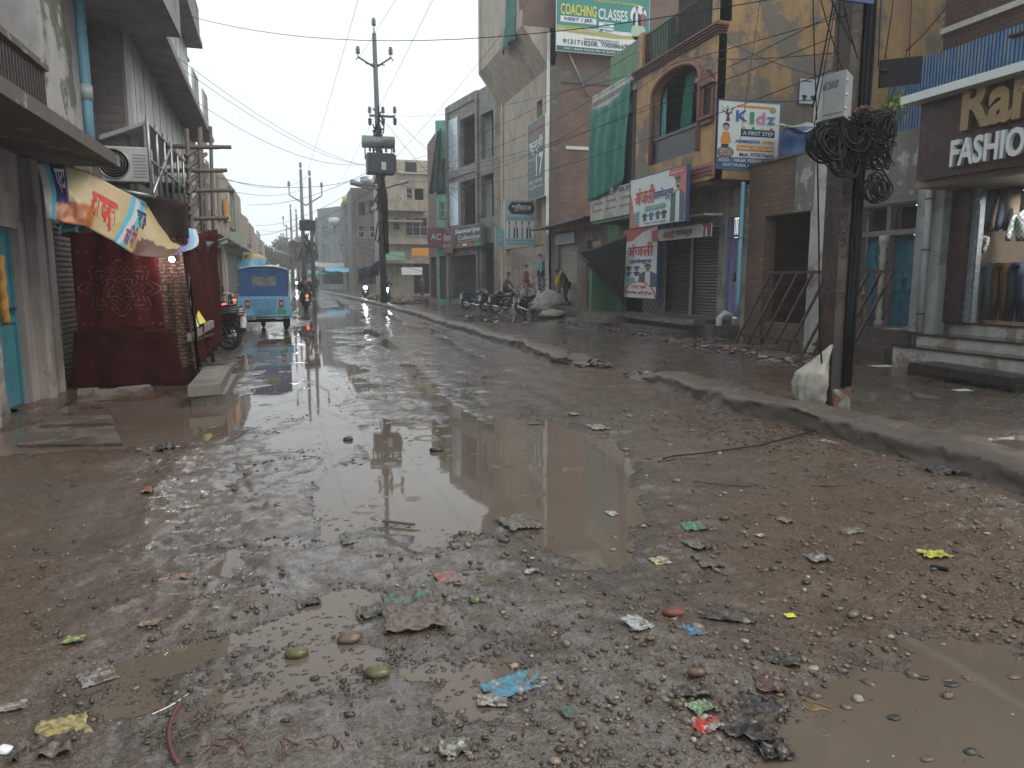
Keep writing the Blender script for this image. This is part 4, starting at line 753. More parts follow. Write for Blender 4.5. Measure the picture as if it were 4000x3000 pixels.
# black tarpaulin on a stick
tip = at_y(2240, 985, 24.0); e1 = at_y(2440, 915, 21.6); e2 = at_y(2425, 1190, 22.2); mid = at_y(2290, 1075, 23.6)
tg = cloth('black_tarpaulin', [e2+Vector((0, 0, .0)), e2+Vector((.02, 0, .04)), e1, tip], plain('black tarpaulin', (.008, .009, .014), .5, 0, .3, 5, .2), 16, 24, .02, 2, .06, base=e1); tag(tg, 'black triangular tarpaulin stretched from the tall sign to a bamboo stick', 'tarpaulin')
tube_thing('bamboo_stick', [at_y(2228, 972, 23.9), at_y(2330, 1060, 23.2), at_y(2425, 1142, 22.4)], .03, plain('rusty brown bamboo', (.16, .09, .055), .6), 'brown bamboo stick propping up the black tarpaulin', 'stick')
# ================================================================ one storey shop with grey shutter
fr = RX(10.85); DG = plaster('damp brown grey plaster', (.19, .165, .14), (.13, .10, .085), .5, .6)
SH = thing('shutter_shop', (10.85, 28.5, 0), 'low brick and plaster shop with a pale grey rolling shutter and blank signboard', 'shop')
s_ = MB(); fr.wall(s_, -31.4, -25.2, 0, 3.6, [(-30.4, -28.2, .45, 3.0), (-27.2, -25.8, .45, 3.)], .25); s_.build('wall', DG, SH)
shutter(fr, -30.35, -28.25, .47, 2.95, SH, plain('pale grey shutter', (.30, .27, .24), .45, .3, .2, 6, .1)); s_ = MB(); s_.box((11.1, 25.2, .3), (13, 28, .4)); s_.box((12.5, 25.2, .3), (12.6, 28, 3.5)); s_.build('inner_wall', DARK, SH)
s_ = MB(); s_.hexa([(9.9, 25.2, 3.72), (9.9, 31.6, 3.62), (12.5, 31.6, 3.8), (12.5, 25.2, 3.9), (9.9, 25.2, 3.77), (9.9, 31.6, 3.67), (12.5, 31.6, 3.85), (12.5, 25.2, 3.95)][:8]); s_.build('roof', CONC, SH)
B = Board('blank_signboard', 'small pale blank signboard over the grey shutter', fr, -30.6, -28.3, 2.98, 3.42, .05, ink('pale lilac grey', (.34, .35, .38)), .06)
# ================================================================ BEIGE TOWER + BRICK SIDE
BEI = plaster('beige render', (.36, .30, .235), (.26, .22, .18), .2, .4, .7, .6); BRW = brick('weathered red brick side wall', (.17, .078, .058), (.21, .11, .08), (.13, .11, .095), 1.35, .45); YW = 31.75; YT = yx(1948, 10.8)
TW = thing('beige_building', (10.8, 35, 0), 'tall beige building with a bare brick side wall carrying the coaching banner', 'building')
fr = RX(10.8); s_ = MB(); fr.wall(s_, -YT, -YW, 3.4, 12.2, [(-yx(2085, 10.8), -YW-.9, 3.9, 9.5)], .3); fr.wall(s_, -YT, -YW, 0, 3.4, [(-YT+1.0, -YW-.6, .2, 3.1)], .3); s_.build('front_wall', BEI, TW)
s_ = MB(); s_.box((10.82, YW, 0), (19, YW+.3, 18)); s_.build('brick_wall', BRW, TW)
s_ = MB(); s_.box((10.70, YW-.035, 0), (10.84, YW-.002, 12.)); s_.build('corner_pipe', WHITEP, TW)
f9 = RX(9.6); zo = zx(2030, 310, 9.7); yo = YW+1.0
s_ = MB(); f9.wall(s_, -YT, -YW, 12.2, 20, [(-yx(2058, 9.6), -YW-.5, 12.9, 17.)], .2); s_.hexa([(9.6, YW, 12.2), (9.6, YT, 12.2), (9.8, YT, 12.2), (9.8, YW, 12.2), (9.6, YW, 12.21), (9.6, YT, 12.21), (9.8, YT, 12.21), (9.8, YW, 12.21)])
s_.add([(9.6, YW, 12.2), (10.8, YW, 10.6), (10.8, YT, 10.6), (9.6, YT, 12.2), (10.8, YW, 12.2), (10.8, YT, 12.2)], [(0, 3, 2, 1), (0, 1, 4), (3, 5, 2), (0, 4, 5, 3)]); s_.build('upper_front', BEI, TW)
s_ = MB(); s_.box((9.61, YW-.02, 12.21), (10.81, YW+.28, 20)); s_.build('upper_brick_return', BRW, TW); s_ = MB(); s_.box((10.5, YW+.3, 12.3), (10.6, YT, 18)); s_.build('inner_wall', DARK, TW)
for k in range(2): s_ = MB(); s_.box((9.52 if k else 10.72, YT-.6-.5*0, 0 if not k else 12.2), (9.62 if k else 10.82, YT-.35, 12 if not k else 20)); s_.build('corner_pilaster', plaster('cream render band', (.46, .40, .27), None, .1, .3), TW)
s_ = MB(); s_.box((10.86, YW-.05, zy(2300, 330, YW)), (15.5, YW, zy(2300, 270, YW))); s_.box((10.86, YW-.051, 4), (11.35, YW, zy(2300, 330, YW)-.003)); s_.build('concrete_band', CONC, TW)
s_ = MB(); s_.box((11.6, YW-.04, zy(2200, 583, YW)), (12.8, YW-.001, zy(2200, 570, YW))); s_.build('white_ledge', WHITEP, TW)
tag(cloth('green_cloth', [(9.5, YW+1.0, 11.9), (9.5, YW+3.0, 11.7), (9.55, YW+.7, 16.3), (9.55, YW+.6, 16.5)], plain('faded green cloth', (.05, .17, .14), .7), 16, 20, .1, 2, base=(9.5, YW+2, 11.9)), 'faded green cloth hanging from the upper opening of the beige tower', 'cloth')
# coaching banner
Yb = YW-.35; fr = FY(Yb); BT_ = ink('banner teal', (.02, .20, .17)); B = Board('coaching_banner', 'big teal coaching classes banner fixed high on the bare brick wall', fr, xy(2156, Yb), xy(2500, Yb), zy(2156, 197, Yb), zy(2156, -60, Yb), 0, IW, .05, frame=WHITEP, cat='banner')
B.rect(0, 1, 0, .62, BT_); B.poly([(0, .70), (0, .60), (.3, .62), (.7, .68), (1, .66), (1, .72), (.6, .74)], ink('olive gold', (.35, .33, .1)), lv=1); B.rect(0, 1, .92, 1, ink('deep teal', (.012, .09, .08)), lv=1)
B.text('SCHOOL INTEGRATED PROGRAMME', .40, .86, .16, .2, IY); B.text('COACHING', .04, .42, .27, .44, IY, bold=.02); B.text('CLASSES', .44, .76, .29, .46, IW, bold=.02); B.rect(.04, .42, .46, .55, IW, lv=1); B.text('NEET / JEE', .08, .38, .475, .54, INV, bold=.02)
B.text('FOUNDATION BATCH', .1, .35, .60, .635, IY); B.text('Class 1st to 12th all Subject', .02, .43, .645, .69, IW, bold=.01); B.rect(.45, .61, .50, .57, IW, lv=1); B.text('CBSE', .50, .56, .515, .555, IT, bold=.01); B.rect(.45, .61, .585, .655, IW, lv=1); B.text('MP Board', .46, .60, .60, .64, IT, bold=.01)
B.text('www.kimiteducation.com', .29, .67, .765, .80, IK); B.text('9131718208, 7000866985, 939', .07, .98, .81, .90, IK, bold=.01); B.text('पता : पंजाब नेशनल बैंक के सामने, पुरानी हाउसिंग बोर्ड', .08, .98, .935, .985, IW, dev=True)
e = lambda u, v_, a, b_, m_, lv=1: B.poly([(u+a*math.cos(2*math.pi*k/18), v_+b_*math.sin(2*math.pi*k/18)) for k in range(18)], m_, 'printed_picture', lv)
e(.88, .34, .09, .16, IW, 1); e(.88, .60, .08, .14, ink('pale green', (.35, .45, .33)), 1); B.man(.86, .2, .5, .09, (IK, IW), 2); B.man(.93, .22, .5, .08, (ID, IR), 2)
s_ = MB(); s_.tube([at_y(2205, 190, YW-.3), at_y(2290, 380, YW-.05)], .03, 6); tag(s_.build('banner_strut', STEEL, None, at_y(2205, 190, YW-.3)), 'thin diagonal steel strut below the coaching banner', 'strut')
# kurti sign on the beige front, brand sign across
fr = RX(10.5); B = Board('shop_sign', 'steep dark signboard with white Hindi kurti lettering on the beige tower', fr, la(2062, 10.5), la(2128, 10.5), zx(2095, 775, 10.5), zx(2095, 470, 10.5), 0, ink('charcoal board', (.03, .035, .037)), .12, frame=WHITEP)
B.text('कुर्ती', .08, .9, .22, .42, IW, dev=True, bold=.01); B.text('17', .5, .9, .44, .72, IW, bold=.02); B.text('& सूट', .08, .9, .08, .18, IR, dev=True); B.text('लेडीज गारमेन्ट', .06, .48, .46, .52, IW, dev=True)
for k in range(5): B.text(('साड़ी', 'लहंगा', 'प्लाजो', 'सदर बाजार', 'मुरैना')[k], .08, .45 if k < 3 else .9, .55+.07*k, .60+.07*k, IC if k < 3 else IW, dev=True)
Yq = 33.9; fr = FY(Yq); B = Board('shop_sign', 'pale blue brand collection signboard with five models facing down the street', fr, xy(1960, Yq), xy(2091, Yq), zy(2030, 962, Yq), zy(2030, 785, Yq), 0, ink('pale sky blue', (.36, .47, .51)), .15, frame=WHITEP)
B.poly([(.08, .17), (.2, .03), (.8, .03), (.9, .17), (.8, .3), (.2, .3)], IK); B.text('श्रीराज', .2, .78, .07, .25, IW, dev=True, bold=.01); B.text('Brand Collection', .08, .92, .34, .43, IC, bold=.02); B.rect(.04, .98, .45, .83, IW)
for k in range(5): B.man(.13+.19*k, .46, .83, .14, ((IW, IK)[k % 2], (ID, IW)[k % 2]))
B.rect(.05, .95, .86, .90, IC); B.text('Babu Street Near SJ Police Gate No.2 Morena', .08, .95, .93, .97, IK)
B = Board('shop_sign', 'small turquoise signboard left of the brand collection board', FY(Yq+.05), xy(1928, Yq), xy(1957, Yq), zy(1940, 965, Yq), zy(1940, 895, Yq), 0, ink('turquoise', (.16, .36, .38)), .1); B.text('SALE', .2, .8, .2, .4, IW); B.text('FRESH', .2, .8, .5, .7, IW)
# ================================================================ GREY CONCRETE BUILDING (turned), mint house, red shed
def seg_frame(p0, p1):   # wall from p0 (left as seen) to p1 (right as seen)
    t = Vector((p1[0]-p0[0], p1[1]-p0[1])); t.normalize(); f = Fr(p0[0], p0[1], t.y, -t.x); return f, math.hypot(p1[0]-p0[0], p1[1]-p0[1])
def building(name, label, p0, p1, ztop, wallm, ops=(), depth=8, th=.3, roofm=None, cat='building', parapet=True, winm=None, gm=None, inner=True):
    """building whose street face runs from p0 to p1; ops: (kind, u0, u1, z0, z1) in fractions of the width"""
    f, L = seg_frame(p0, p1); t = thing(name, (p0[0], p0[1], 0), label, cat); o = [(u0*L, u1*L, z0, z1) for k, u0, u1, z0, z1 in ops if k != 'board']
    s_ = MB(); f.wall(s_, 0, L, -.2, ztop, o, th)
    f.box(s_, 0, .25, -.2, ztop, -depth, -th-.001); f.box(s_, L-.25, L, -.2, ztop, -depth, -th-.001); f.box(s_, .25, L-.25, -.2, ztop, -depth, -depth+.2); s_.build('wall', wallm, t)
    s_ = MB(); f.box(s_, .25, L-.25, ztop-.9, ztop-.75, -depth+.2, -th-.002); s_.build('roof', roofm or CONC, t)
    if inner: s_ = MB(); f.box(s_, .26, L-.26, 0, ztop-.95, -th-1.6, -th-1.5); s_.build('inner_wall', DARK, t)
    for k, u0, u1, z0, z1 in ops:
        if k == 'win': window(f, u0*L, u1*L, z0, z1, t, winm, gm, cols=max(1, round((u1-u0)*L/.7)), rws=2, d=-.12)
        if k == 'shut': shutter(f, u0*L, u1*L, z0, z1, t, plain('old grey shutter', (.16, .15, .14), .5, .3, .3, 5, .2), -.12)
        if k == 'door': s_ = MB(); f.box(s_, u0*L, u1*L, z0, z1, -.16, -.12); s_.build('door', plain('dull brown door', (.12, .08, .06), .6), t)
    return t, f, L
GC = plaster('bare grey concrete', (.24, .225, .215), (.16, .15, .14), .35, .7, .8, .7); gp0 = (at_x(1745, 1085, 9.6).x, at_x(1745, 1085, 9.6).y); gp1 = (10.9, yx(1936, 10.9))
f, L = seg_frame(gp0, gp1); Yg = (gp0[1]+gp1[1])/2; gz_ = lambda v: zy(1840, v, Yg)
GB, f, L = building('concrete_building', 'unfinished grey concrete building with tall open bays beside the beige tower', gp0, gp1, gz_(372), GC, [('bay', .28, .60, gz_(890)+.2, gz_(700)), ('bay', .28, .60, gz_(640), gz_(450)), ('bay', .70, .95, gz_(860), gz_(700)), ('bay', .70, .95, gz_(640), gz_(470)), ('bay', .05, .62, .25, 3.0), ('bay', .70, .96, .25, 3.6)])
s_ = MB()
for z0, z1 in ((gz_(870), gz_(695)), (gz_(655), gz_(430))): f.box(s_, .03*L, .24*L, z0, z1, .002, .03)
s_.build('cladding_panel', plain('pale blue cladding', (.48, .53, .58), .25, .3, .08, 2, 0), GB)
s_ = MB()
for z0, z1 in ((gz_(890)+.2, gz_(700)), (gz_(640), gz_(450))): f.box(s_, .28*L, .60*L, z0, z1, -1.1, -1.05)
s_.build('back_panel', plain('grey haze glass', (.20, .21, .21), .3), GB)
for a in (.0, .63, .97): s_ = MB(); f.box(s_, a*L, a*L+.28, .2, gz_(372), .001, .14); s_.build('column', GC, GB)
for z in (3.3, gz_(675), gz_(400)): s_ = MB(); f.box(s_, .29, L*.63-.002, z, z+.45, .002, .10); s_.build('beam', GC, GB)
z0, z1 = zy(1840, 962, Yg-1), zy(1840, 880, Yg-1); B = Board('shop_sign', 'black menswear collection signboard with white lettering on the concrete building', f, .32*L-.4, .98*L-1.0, z0, z1, .3, IK, .2, frame=STEEL)
B.text('Saawariya', .08, .95, .1, .4, IW, bold=.02, shear=.2); B.text('Collection', .2, .95, .44, .66, IW, bold=.01); B.text('Mens Sports Wear', .2, .95, .7, .79, IY)
for k in range(4): B.rect(.15+.21*k, .31+.21*k, .84, .96, (IR, IW, IR, IG)[k])
B = Board('shop_sign', 'red and white side signboard left of the black collection signboard', f, -.2, .27*L-.3, z0-.3, z1, .25, ink('dark red board', (.16, .05, .05)), .15); B.text('फैशन', .15, .85, .2, .5, IW, dev=True); B.text('NEW LOOK', .15, .85, .6, .75, IW)
MINT = plaster('mint green plaster', (.16, .42, .32), (.2, .3, .25), .25, .4); m1 = gp0; m0 = (8.9, yx(1700, 8.9)); Ym = (m0[1]+m1[1])/2
MH, f, L = building('mint_house', 'narrow mint green house hung with dark net beside the concrete building', m0, (m1[0]-.02, m1[1]+.02), zy(1720, 470, Ym), MINT, [('bay', .2, .8, .2, 3.0), ('win', .25, .75, zy(1720, 850, Ym), zy(1720, 790, Ym)), ('bay', .1, .9, zy(1720, 760, Ym), zy(1720, 620, Ym))], 6)
tag(cloth('dark_net', [f.p(-.4, zy(1720, 760, Ym), .3), f.p(L*.7, zy(1720, 740, Ym), .25), f.p(L*.6, zy(1720, 500, Ym), .2), f.p(L*.2, zy(1720, 520, Ym), .2)], plain('dark green netting', (.04, .09, .08), .8), 14, 14, .12, 2, base=f.p(0, 8, .3)), 'dark green net hanging over the mint green house', 'net')
B = Board('shop_sign', 'crooked red and white sign low on the mint green house', f, -.5, L*.8, zy(1720, 970, Ym), zy(1720, 890, Ym), .3, ink('dark red board', (.16, .05, .05)), .1); B.text('AC', .2, .8, .3, .6, IW)
RB, f, L = building('red_brick_house', 'thin red brown brick house behind the mint green house', (9.2, yx(1668, 9.2)), (8.95, m0[1]+.1), zy(1690, 590, 56), BRW, [('bay', .2, .8, .2, 3.0)], 6)
# ================================================================ LEFT SIDE
LP = plaster('peeling white plaster', (.40, .39, .375), (.13, .135, .11), .30, .45, .8, .9, damp=(.1, .09, .08)); LPB = plaster('pinkish grey wall', (.30, .265, .245), (.2, .17, .15), .25, .5, .7, .8)
LH = thing('plaster_house', (-3.4, 10.5, 0), 'peeling white plaster house at the left edge with a long concrete canopy and teal door', 'house')
fr = LX(-3.3); s_ = MB(); fr.wall(s_, 4., 14.0, -.1, 3.12, [(9.75, 10.66, .0, 2.2), (11.72, 13.5, .0, 2.3)], .28); s_.build('lower_wall', LPB, LH)
s_ = MB(); s_.box((-3.1, 8.6, -.1), (-3.32, 9.2, 3.1)); s_.tube([(-3.2, 9.12, -.05), (-3.22, 9.12, .5), (-3.22, 9.12, 3.1)], [.17, .13, .12], 14); s_.build('pillar', LPB, LH)
TD = plain('teal painted sheet door', (.04, .19, .235), .42, 0, .3, 3, .15); s_ = MB(); fr.box(s_, 9.77, 10.64, .03, 2.18, -.14, -.11); fr.box(s_, 9.77, 10.64, 1.05, 1.12, -.11, -.09); fr.box(s_, 10.58, 10.64, .03, 2.18, -.11, -.08); dd = s_.build('door', TD, LH)
s_ = MB(); fr.box(s_, 10.45, 10.55, 1.2, 1.24, -.09, -.05); s_.build('handle', RUST, dd)
tag(tube_thing('flower_garland', [(-3.24, 9.80+.02*math.sin(k*2.), 1.85-.07*k) for k in range(12)], .05, plain('faded marigold', (.38, .2, .04), .8, 0, .4, 30, .5), 'faded marigold garland hanging beside the teal door', 'garland'), None)
s_ = MB(); s_.box((-3.3, 10.95, 0), (-3.18, 11.25, 3.1)); s_.box((-3.3, 11.45, 0), (-3.2, 11.7, 3.1)); s_.build('door_pier', LPB, LH)
sh = shutter(fr, 11.74, 13.48, .08, 2.28, LH, plain('dark brown shutter slats', (.24, .21, .19), .35, .4, .2, 5, .1), -.03, pitch=.075)
CAN = plaster('chipped whitewashed slab edge', (.36, .35, .33), (.12, .10, .09), .8, .5, .8, 2.5)
def slabgrid(i, j): pass
s_ = MB(); s_.box((-3.3, 2., 3.12), (-2.30, 11.74, 3.27)); s_.box((-3.3, 11.741, 3.12), (-2.9, 13.4, 3.26)); s_.build('canopy', CAN, LH)
s_ = MB(); s_.box((-3.6, 11.2, 3.27), (-3.02, 13.0, 8)); s_.build('upper_block', LP, LH); s_ = MB(); s_.box((-4.4, 4, 3.27), (-4.3, 11.2, 8)); s_.build('balcony_back_wall', plain('dark brown recess wall', (.09, .065, .055), .8, 0, .3, 2, .2), LH)
s_ = MB(); s_.box((-3.6, 11.3, -.1), (-8, 13.9, 8)); s_.build('rear_block', LPB, LH)
fr = LX(-3.0); rp = rail(fr, 5, 11.15, 3.3, 4.2, 0, LH, plain('old grey iron railing', (.10, .085, .075), .5, .4, .4, 12, .2), .1)
s_ = MB(); fr.box(s_, 5, 11.15, 3.42, 4.1, -.05, -.04); s_.build('railing_mesh', plain('dark lattice sheet', (.035, .028, .028), .6, .3, .5, 20, .5), LH); s_ = MB(); fr.box(s_, 5, 11.17, 4.2, 4.28, -.06, .06); s_.build('handrail', CAN, LH)
t = thing('rain_pipe', (-2.98, 13.12, 3.3), 'tall sky blue rain pipe at the corner of the left white house', 'pipe'); s_ = MB(); s_.tube([(-2.98, 13.12, 3.28), (-2.98, 13.12, 4.2), (-2.98, 13.12, 9)], .085, 16); s_.build('pipe', BLUEPIPE, t); s_ = MB(); s_.tube([(-2.98, 13.12, 4.28), (-2.98, 13.12, 4.5)], .10, 16); s_.build('joint', PVC, t)
# white panelled building
GB2 = brick('grey brown block wall', (.15, .125, .115), (.18, .15, .14), (.13, .115, .105), 1.7, .25, .8, .4); PAN = plaster('white cladding panels', (.47, .47, .46), (.3, .29, .28), .12, .45, .5, .6, damp=(.14, .13, .12)); GRW = plaster('flat grey render', (.27, .255, .245), (.2, .185, .175), .3, .45)
XL = -2.68; YL0 = 14.45; YL1 = at_x(742, 560, XL).y; PB = thing('panelled_building', (-3, 20, 0), 'tall building with white cladding panels, projecting ledges and a grey block side wall', 'building')
zl = lambda u, v: zx(u, v, XL); dd_ = ray(1062, 1085); Nn = at_y(487, 400, YL0); zb0 = at_y(492, 560, YL0).z; rr_ = at_y(742, 560, 1.).x; Lf = (rr_*Nn.y-Nn.x)/(dd_.x/math.hypot(dd_.x, dd_.y)-rr_*dd_.y/math.hypot(dd_.x, dd_.y)); q_ = math.hypot(dd_.x, dd_.y); fr, _L = seg_frame((Nn.x, Nn.y), (Nn.x+dd_.x/q_*Lf, Nn.y+dd_.y/q_*Lf)); YL0, YL1, YS = 0., Lf, YL0
s_ = MB(); fr.wall(s_, YL0, YL1, zb0, 12.5, [], .25); s_.build('panelled_front', PAN, PB)
s_ = MB(); 
for k in range(int((YL1-YL0-1)/1.05)): a = YL0+.9+k*1.05; fr.box(s_, a-.012, a+.012, zb0, 12, .001, .006)
s_.build('panel_seam', plain('dark seam', (.08, .08, .08), .7), PB)
YL0, Lq = YS, Nn.x; s_ = MB(); s_.box((-8, YL0-.25, 3.0), (Lq-.001, YL0-.01, 12.5)); s_.build('side_wall', GB2, PB)
YL1 = YL0+Lf; s_ = MB(); s_.box((-4.2, YL0, -.1), (-3.6, YL1, zb0-.01)); s_.build('lower_wall', GRW, PB)
pz = at_y(488, 98, YL0); s_ = MB(); fr.box(s_, 0., Lf, pz.z, pz.z+.15, .002, .62); s_.build('ledge', GRW, PB)
zl2 = zl(690, 372); s_ = MB(); fr.box(s_, 3, Lf, 8.6, 8.75, .002, .45); s_.build('ledge', GRW, PB)
s_ = MB(); za_ = zx(697, 147, -1.75); YE = at_x(697, 147, -1.75).y; YU = YE*.84; s_.box((-3.9, YU, za_), (-1.75, YE, za_+.2)); s_.box((-1.85, YU, za_+.2), (-1.75, YE, za_+3.5)); s_.box((-3.4, YE-.1, za_+.2), (-1.85, YE, za_+3.5)); s_.build('upper_balcony', plaster('smooth grey soffit', (.30, .29, .29), None, .1, .3), PB)
rail(fr, 3.2, Lf-.3, 8.76, 9.6, .4, PB, STEEL, .25)
FOL = plain('dark leaves', (.05, .08, .03), .6, 0, .4, 9, 0)
def bush(name, c, r, n, size, mat, label, cat, parent=None, fl=1., stem=True, group=None):
    mb = MB(); rs = random.Random(int(c[0]*100+c[1]*10)); c = Vector(c)
    for _ in range(n):
        d = Vector((rs.gauss(0, 1), rs.gauss(0, 1), rs.gauss(0, 1))).normalized()*r*rs.random()**.45; d.z *= fl; p = c+d; a = Vector((rs.gauss(0, 1), rs.gauss(0, 1), rs.gauss(0, 1))).normalized(); b = a.cross(Vector((rs.random(), rs.random(), 1))).normalized(); s = size*(.6+.8*rs.random())
        mb.add([p-a*s, p+b*s*.5, p+a*s, p-b*s*.5], [(0, 1, 2, 3)])
    o = mb.build(name, mat, parent, c if parent is None else None)
    return tag(o, label, cat, group) if label else o
p = at_x(640, 135, -2.3); tt = thing('potted_plant', (-2.35, p.y, 8.76), 'straggly potted plant spilling over the balcony of the panelled building', 'plant'); bush('foliage', (-2.35, p.y, 9.35), .55, 260, .06, FOL, None, None, tt); s_ = MB(); s_.tube([(-2.35, p.y, 8.77), (-2.35, p.y, 9.05)], [.14, .19], 12); s_.build('pot', plain('clay pot', (.25, .1, .06), .8), tt)
# small tilted canopy under the panels
ct = thing('sheet_canopy', (-2.4, 17, 3.6), 'small white sheet canopy on a grey post under the cladding panels', 'canopy'); a = at_x(562, 468, -2.3); b_ = at_x(700, 600, -2.3)
s_ = MB(); s_.hexa([(XL-.35, a.y, a.z-.35), (-2.3, a.y, a.z-.06), (-2.3, b_.y, a.z-.06), (XL-.35, b_.y, a.z-.35), (XL-.35, a.y, a.z-.28), (-2.3, a.y, a.z), (-2.3, b_.y, a.z), (XL-.35, b_.y, a.z-.28)]); s_.build('sheet', PAN, ct); s_ = MB(); s_.box((-2.36, a.y, .0), (-2.3, a.y+.08, a.z-.06)); s_.build('post', STEEL, ct)
# lower annexes
AN = thing('shop_row', (-2.9, 19, 0), 'row of pale concrete shopfronts below the panelled building behind the carpet stall', 'shop'); s_ = MB(); s_.box((-3.05, 16.4, -.1), (-2.5, 18.6, zx(600, 640, -2.35))); s_.build('front_block', plain('dark grey render', (.15, .15, .16), .6, 0, .2, 2, .1), AN)
s_ = MB(); LX(-2.4).wall(s_, yx(600, -2.4), yx(775, -2.4), -.1, zx(700, 760, -2.4), [(yx(640, -2.4), yx(680, -2.4), .2, 2.6)], .2); s_.build('front_wall', GRW, AN); s_ = MB(); s_.box((-2.39, yx(690, -2.2), zx(740, 755, -2.1)), (-1.9, yx(750, -2.1), zx(740, 755, -2.1)+.12)); s_.build('ledge', WHITEP, AN)
# AC unit
p = at_y(465, 640, 13.7); t = thing('air_conditioner', (p.x, 13.7, p.z-.35), 'white outdoor air conditioner unit above the stall banner', 'air conditioner'); fr = FY(13.7)
s_ = MB(); s_.box((p.x-.42, 13.7, p.z-.28), (p.x+.42, 14.0, p.z+.28), 0, .02); s_.build('body', WHITEP, t); s_ = MB(); s_.ring((p.x-.12, 13.69, p.z), (0, 1, 0), .23, .012, 24, 6); [s_.ring((p.x-.12, 13.69, p.z), (0, 1, 0), r_, .004, 20, 4) for r_ in (.06, .1, .14, .18)]; s_.build('fan_grille', STEEL, t)
s_ = MB(); s_.tube([(p.x-.12, 13.697, p.z), (p.x-.12, 13.694, p.z)], .22, 24); s_.build('fan_recess', BLACK, t); s_ = MB(); [s_.box((p.x+.17, 13.692, p.z-.2+.05*k), (p.x+.37, 13.699, p.z-.18+.05*k)) for k in range(8)]; s_.build('side_grille', PVC, t)
for q in (-.3, .28): s_ = MB(); s_.box((p.x+q, 13.6, p.z-.32), (p.x+q+.04, 14.2, p.z-.28)); s_.build('bracket', RUST, t)
s_ = MB(); s_.tube([(p.x+.3, 14, p.z-.2), (p.x+.4, 14.05, p.z-.5), (p.x+.35, 14.1, p.z-.9), (p.x+.2, 14.1, p.z-1.2)], .018, 6); s_.build('hose', BLACK, t)
# metal frames and bamboo scaffold along the facade
def pole_set(name, label, segs, mat, r=.03, cat='scaffold'):
    mb = MB(); [mb.tube([a, b], r, 6) for a, b in segs]; return tag(mb.build(name, mat, None, segs[0][0]), label, cat)
X_ = -1.95; ya_ = yx(605, X_); yb_ = yx(750, X_); zt_ = zx(640, 560, X_); sg = []
for k in range(7): y = ya_+(yb_-ya_)*k/6; sg += [((X_, y, zt_-1.0), (X_, y, zt_+.1)), ((X_, y, zt_-1.0), (X_-.6, y, zt_-.9))]
sg += [((X_, ya_, zt_), (X_, yb_, zt_)), ((X_, ya_, zt_-1.), (X_, yb_, zt_-1.)), ((X_, ya_, zt_-.5), (X_, yb_, zt_-.5)), ((X_, ya_, zt_-1), (X_, ya_+2, zt_))]
pole_set('balcony_frame', 'bare steel balcony frame fixed along the left facades', sg, STEEL, .025, 'frame')
BAM = plain('grey bamboo', (.12, .10, .085), .7, 0, .3, 8, .2); sg = []; X_ = -1.9; 
for k, u in enumerate((745, 775, 800, 822)): y = yx(u, X_); sg.append(((X_, y, 0), (X_+.1*(k % 2), y+.3, zx(u, 540, X_)))) 
for v in (620, 700, 770, 870):
    for u in (770, 800): y = yx(u, X_); z = zx(u, v, X_); sg.append(((X_-.5, y-.2, z), (X_+.45+.2*random.random(), y+.1, z+.08))); sg.append(((X_, yx(745, X_), z-.5), (X_, yx(822, X_), z+.3)))
pole_set('bamboo_scaffold', 'bamboo scaffolding tied against the left house fronts', sg, BAM, .045)
# further left houses
def lbuild(name, label, u0, u1, X, v_top, mat, ops=(), at='near', **k):
    y0, y1 = yx(u0, X), yx(u1, X); zt = zx(u0, v_top, X) if at == 'near' else zx(u1, v_top, X); return building(name, label, (X, y0), (X, y1), zt, mat, ops, **k)
PNK = plaster('pinkish stone front', (.33, .27, .235), (.24, .19, .165), .3, .45); CRM = plaster('pale cream house', (.38, .35, .31), (.26, .24, .21), .25, .5)
def lwall(p0, p1): pass
def L2(name, label, u0, u1, X, vt, mat, ops=(), **k):
    a, b = (X, yx(u0, X)), (X, yx(u1, X)); f = Fr(X, 0, 1, 0); t = thing(name, (X, a[1], 0), label, 'house'); Ln = b[1]-a[1]; zt = at_y(u1, vt, b[1]).z
    s_ = MB(); f.wall(s_, a[1], b[1], -.1, zt, [(a[1]+o[1]*Ln, a[1]+o[2]*Ln, o[3], o[4]) for o in ops], .3); s_.box((X-.31, a[1], -.1), (X-7, a[1]+.25, zt)); s_.box((X-.31, b[1]-.25, -.1), (X-7, b[1], zt)); s_.build('wall', mat, t)
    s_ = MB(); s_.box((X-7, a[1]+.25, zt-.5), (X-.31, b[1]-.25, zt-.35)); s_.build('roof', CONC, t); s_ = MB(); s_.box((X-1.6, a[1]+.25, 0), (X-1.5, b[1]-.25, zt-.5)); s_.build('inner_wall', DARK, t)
    for o in ops:
        if o[0] == 'win': window(f, a[1]+o[1]*Ln, a[1]+o[2]*Ln, o[3], o[4], t, cols=3, rws=2)
        if o[0] == 'shut': shutter(f, a[1]+o[1]*Ln, a[1]+o[2]*Ln, o[3], o[4], t, plain('old grey shutter', (.16, .15, .14), .5, .3, .3, 5, .2), -.12)
        if o[0] == 'ledge': pass
    for z in np.arange(3.1, zt-1, 3.1): s_ = MB(); f.box(s_, a[1], b[1], z, z+.12, .001, .5); s_.build('ledge', mat, t)
    return t, f
L2('tall_grey_house', 'tall plain grey house rising beyond the panelled building', 730, 785, -3.1, 395, plaster('flat pale grey', (.33, .33, .33), None, .2, .4), [('win', .5, .7, 8.5, 10.), ('win', .5, .7, 11.5, 13.), ('bay', .1, .8, .2, 2.8)])
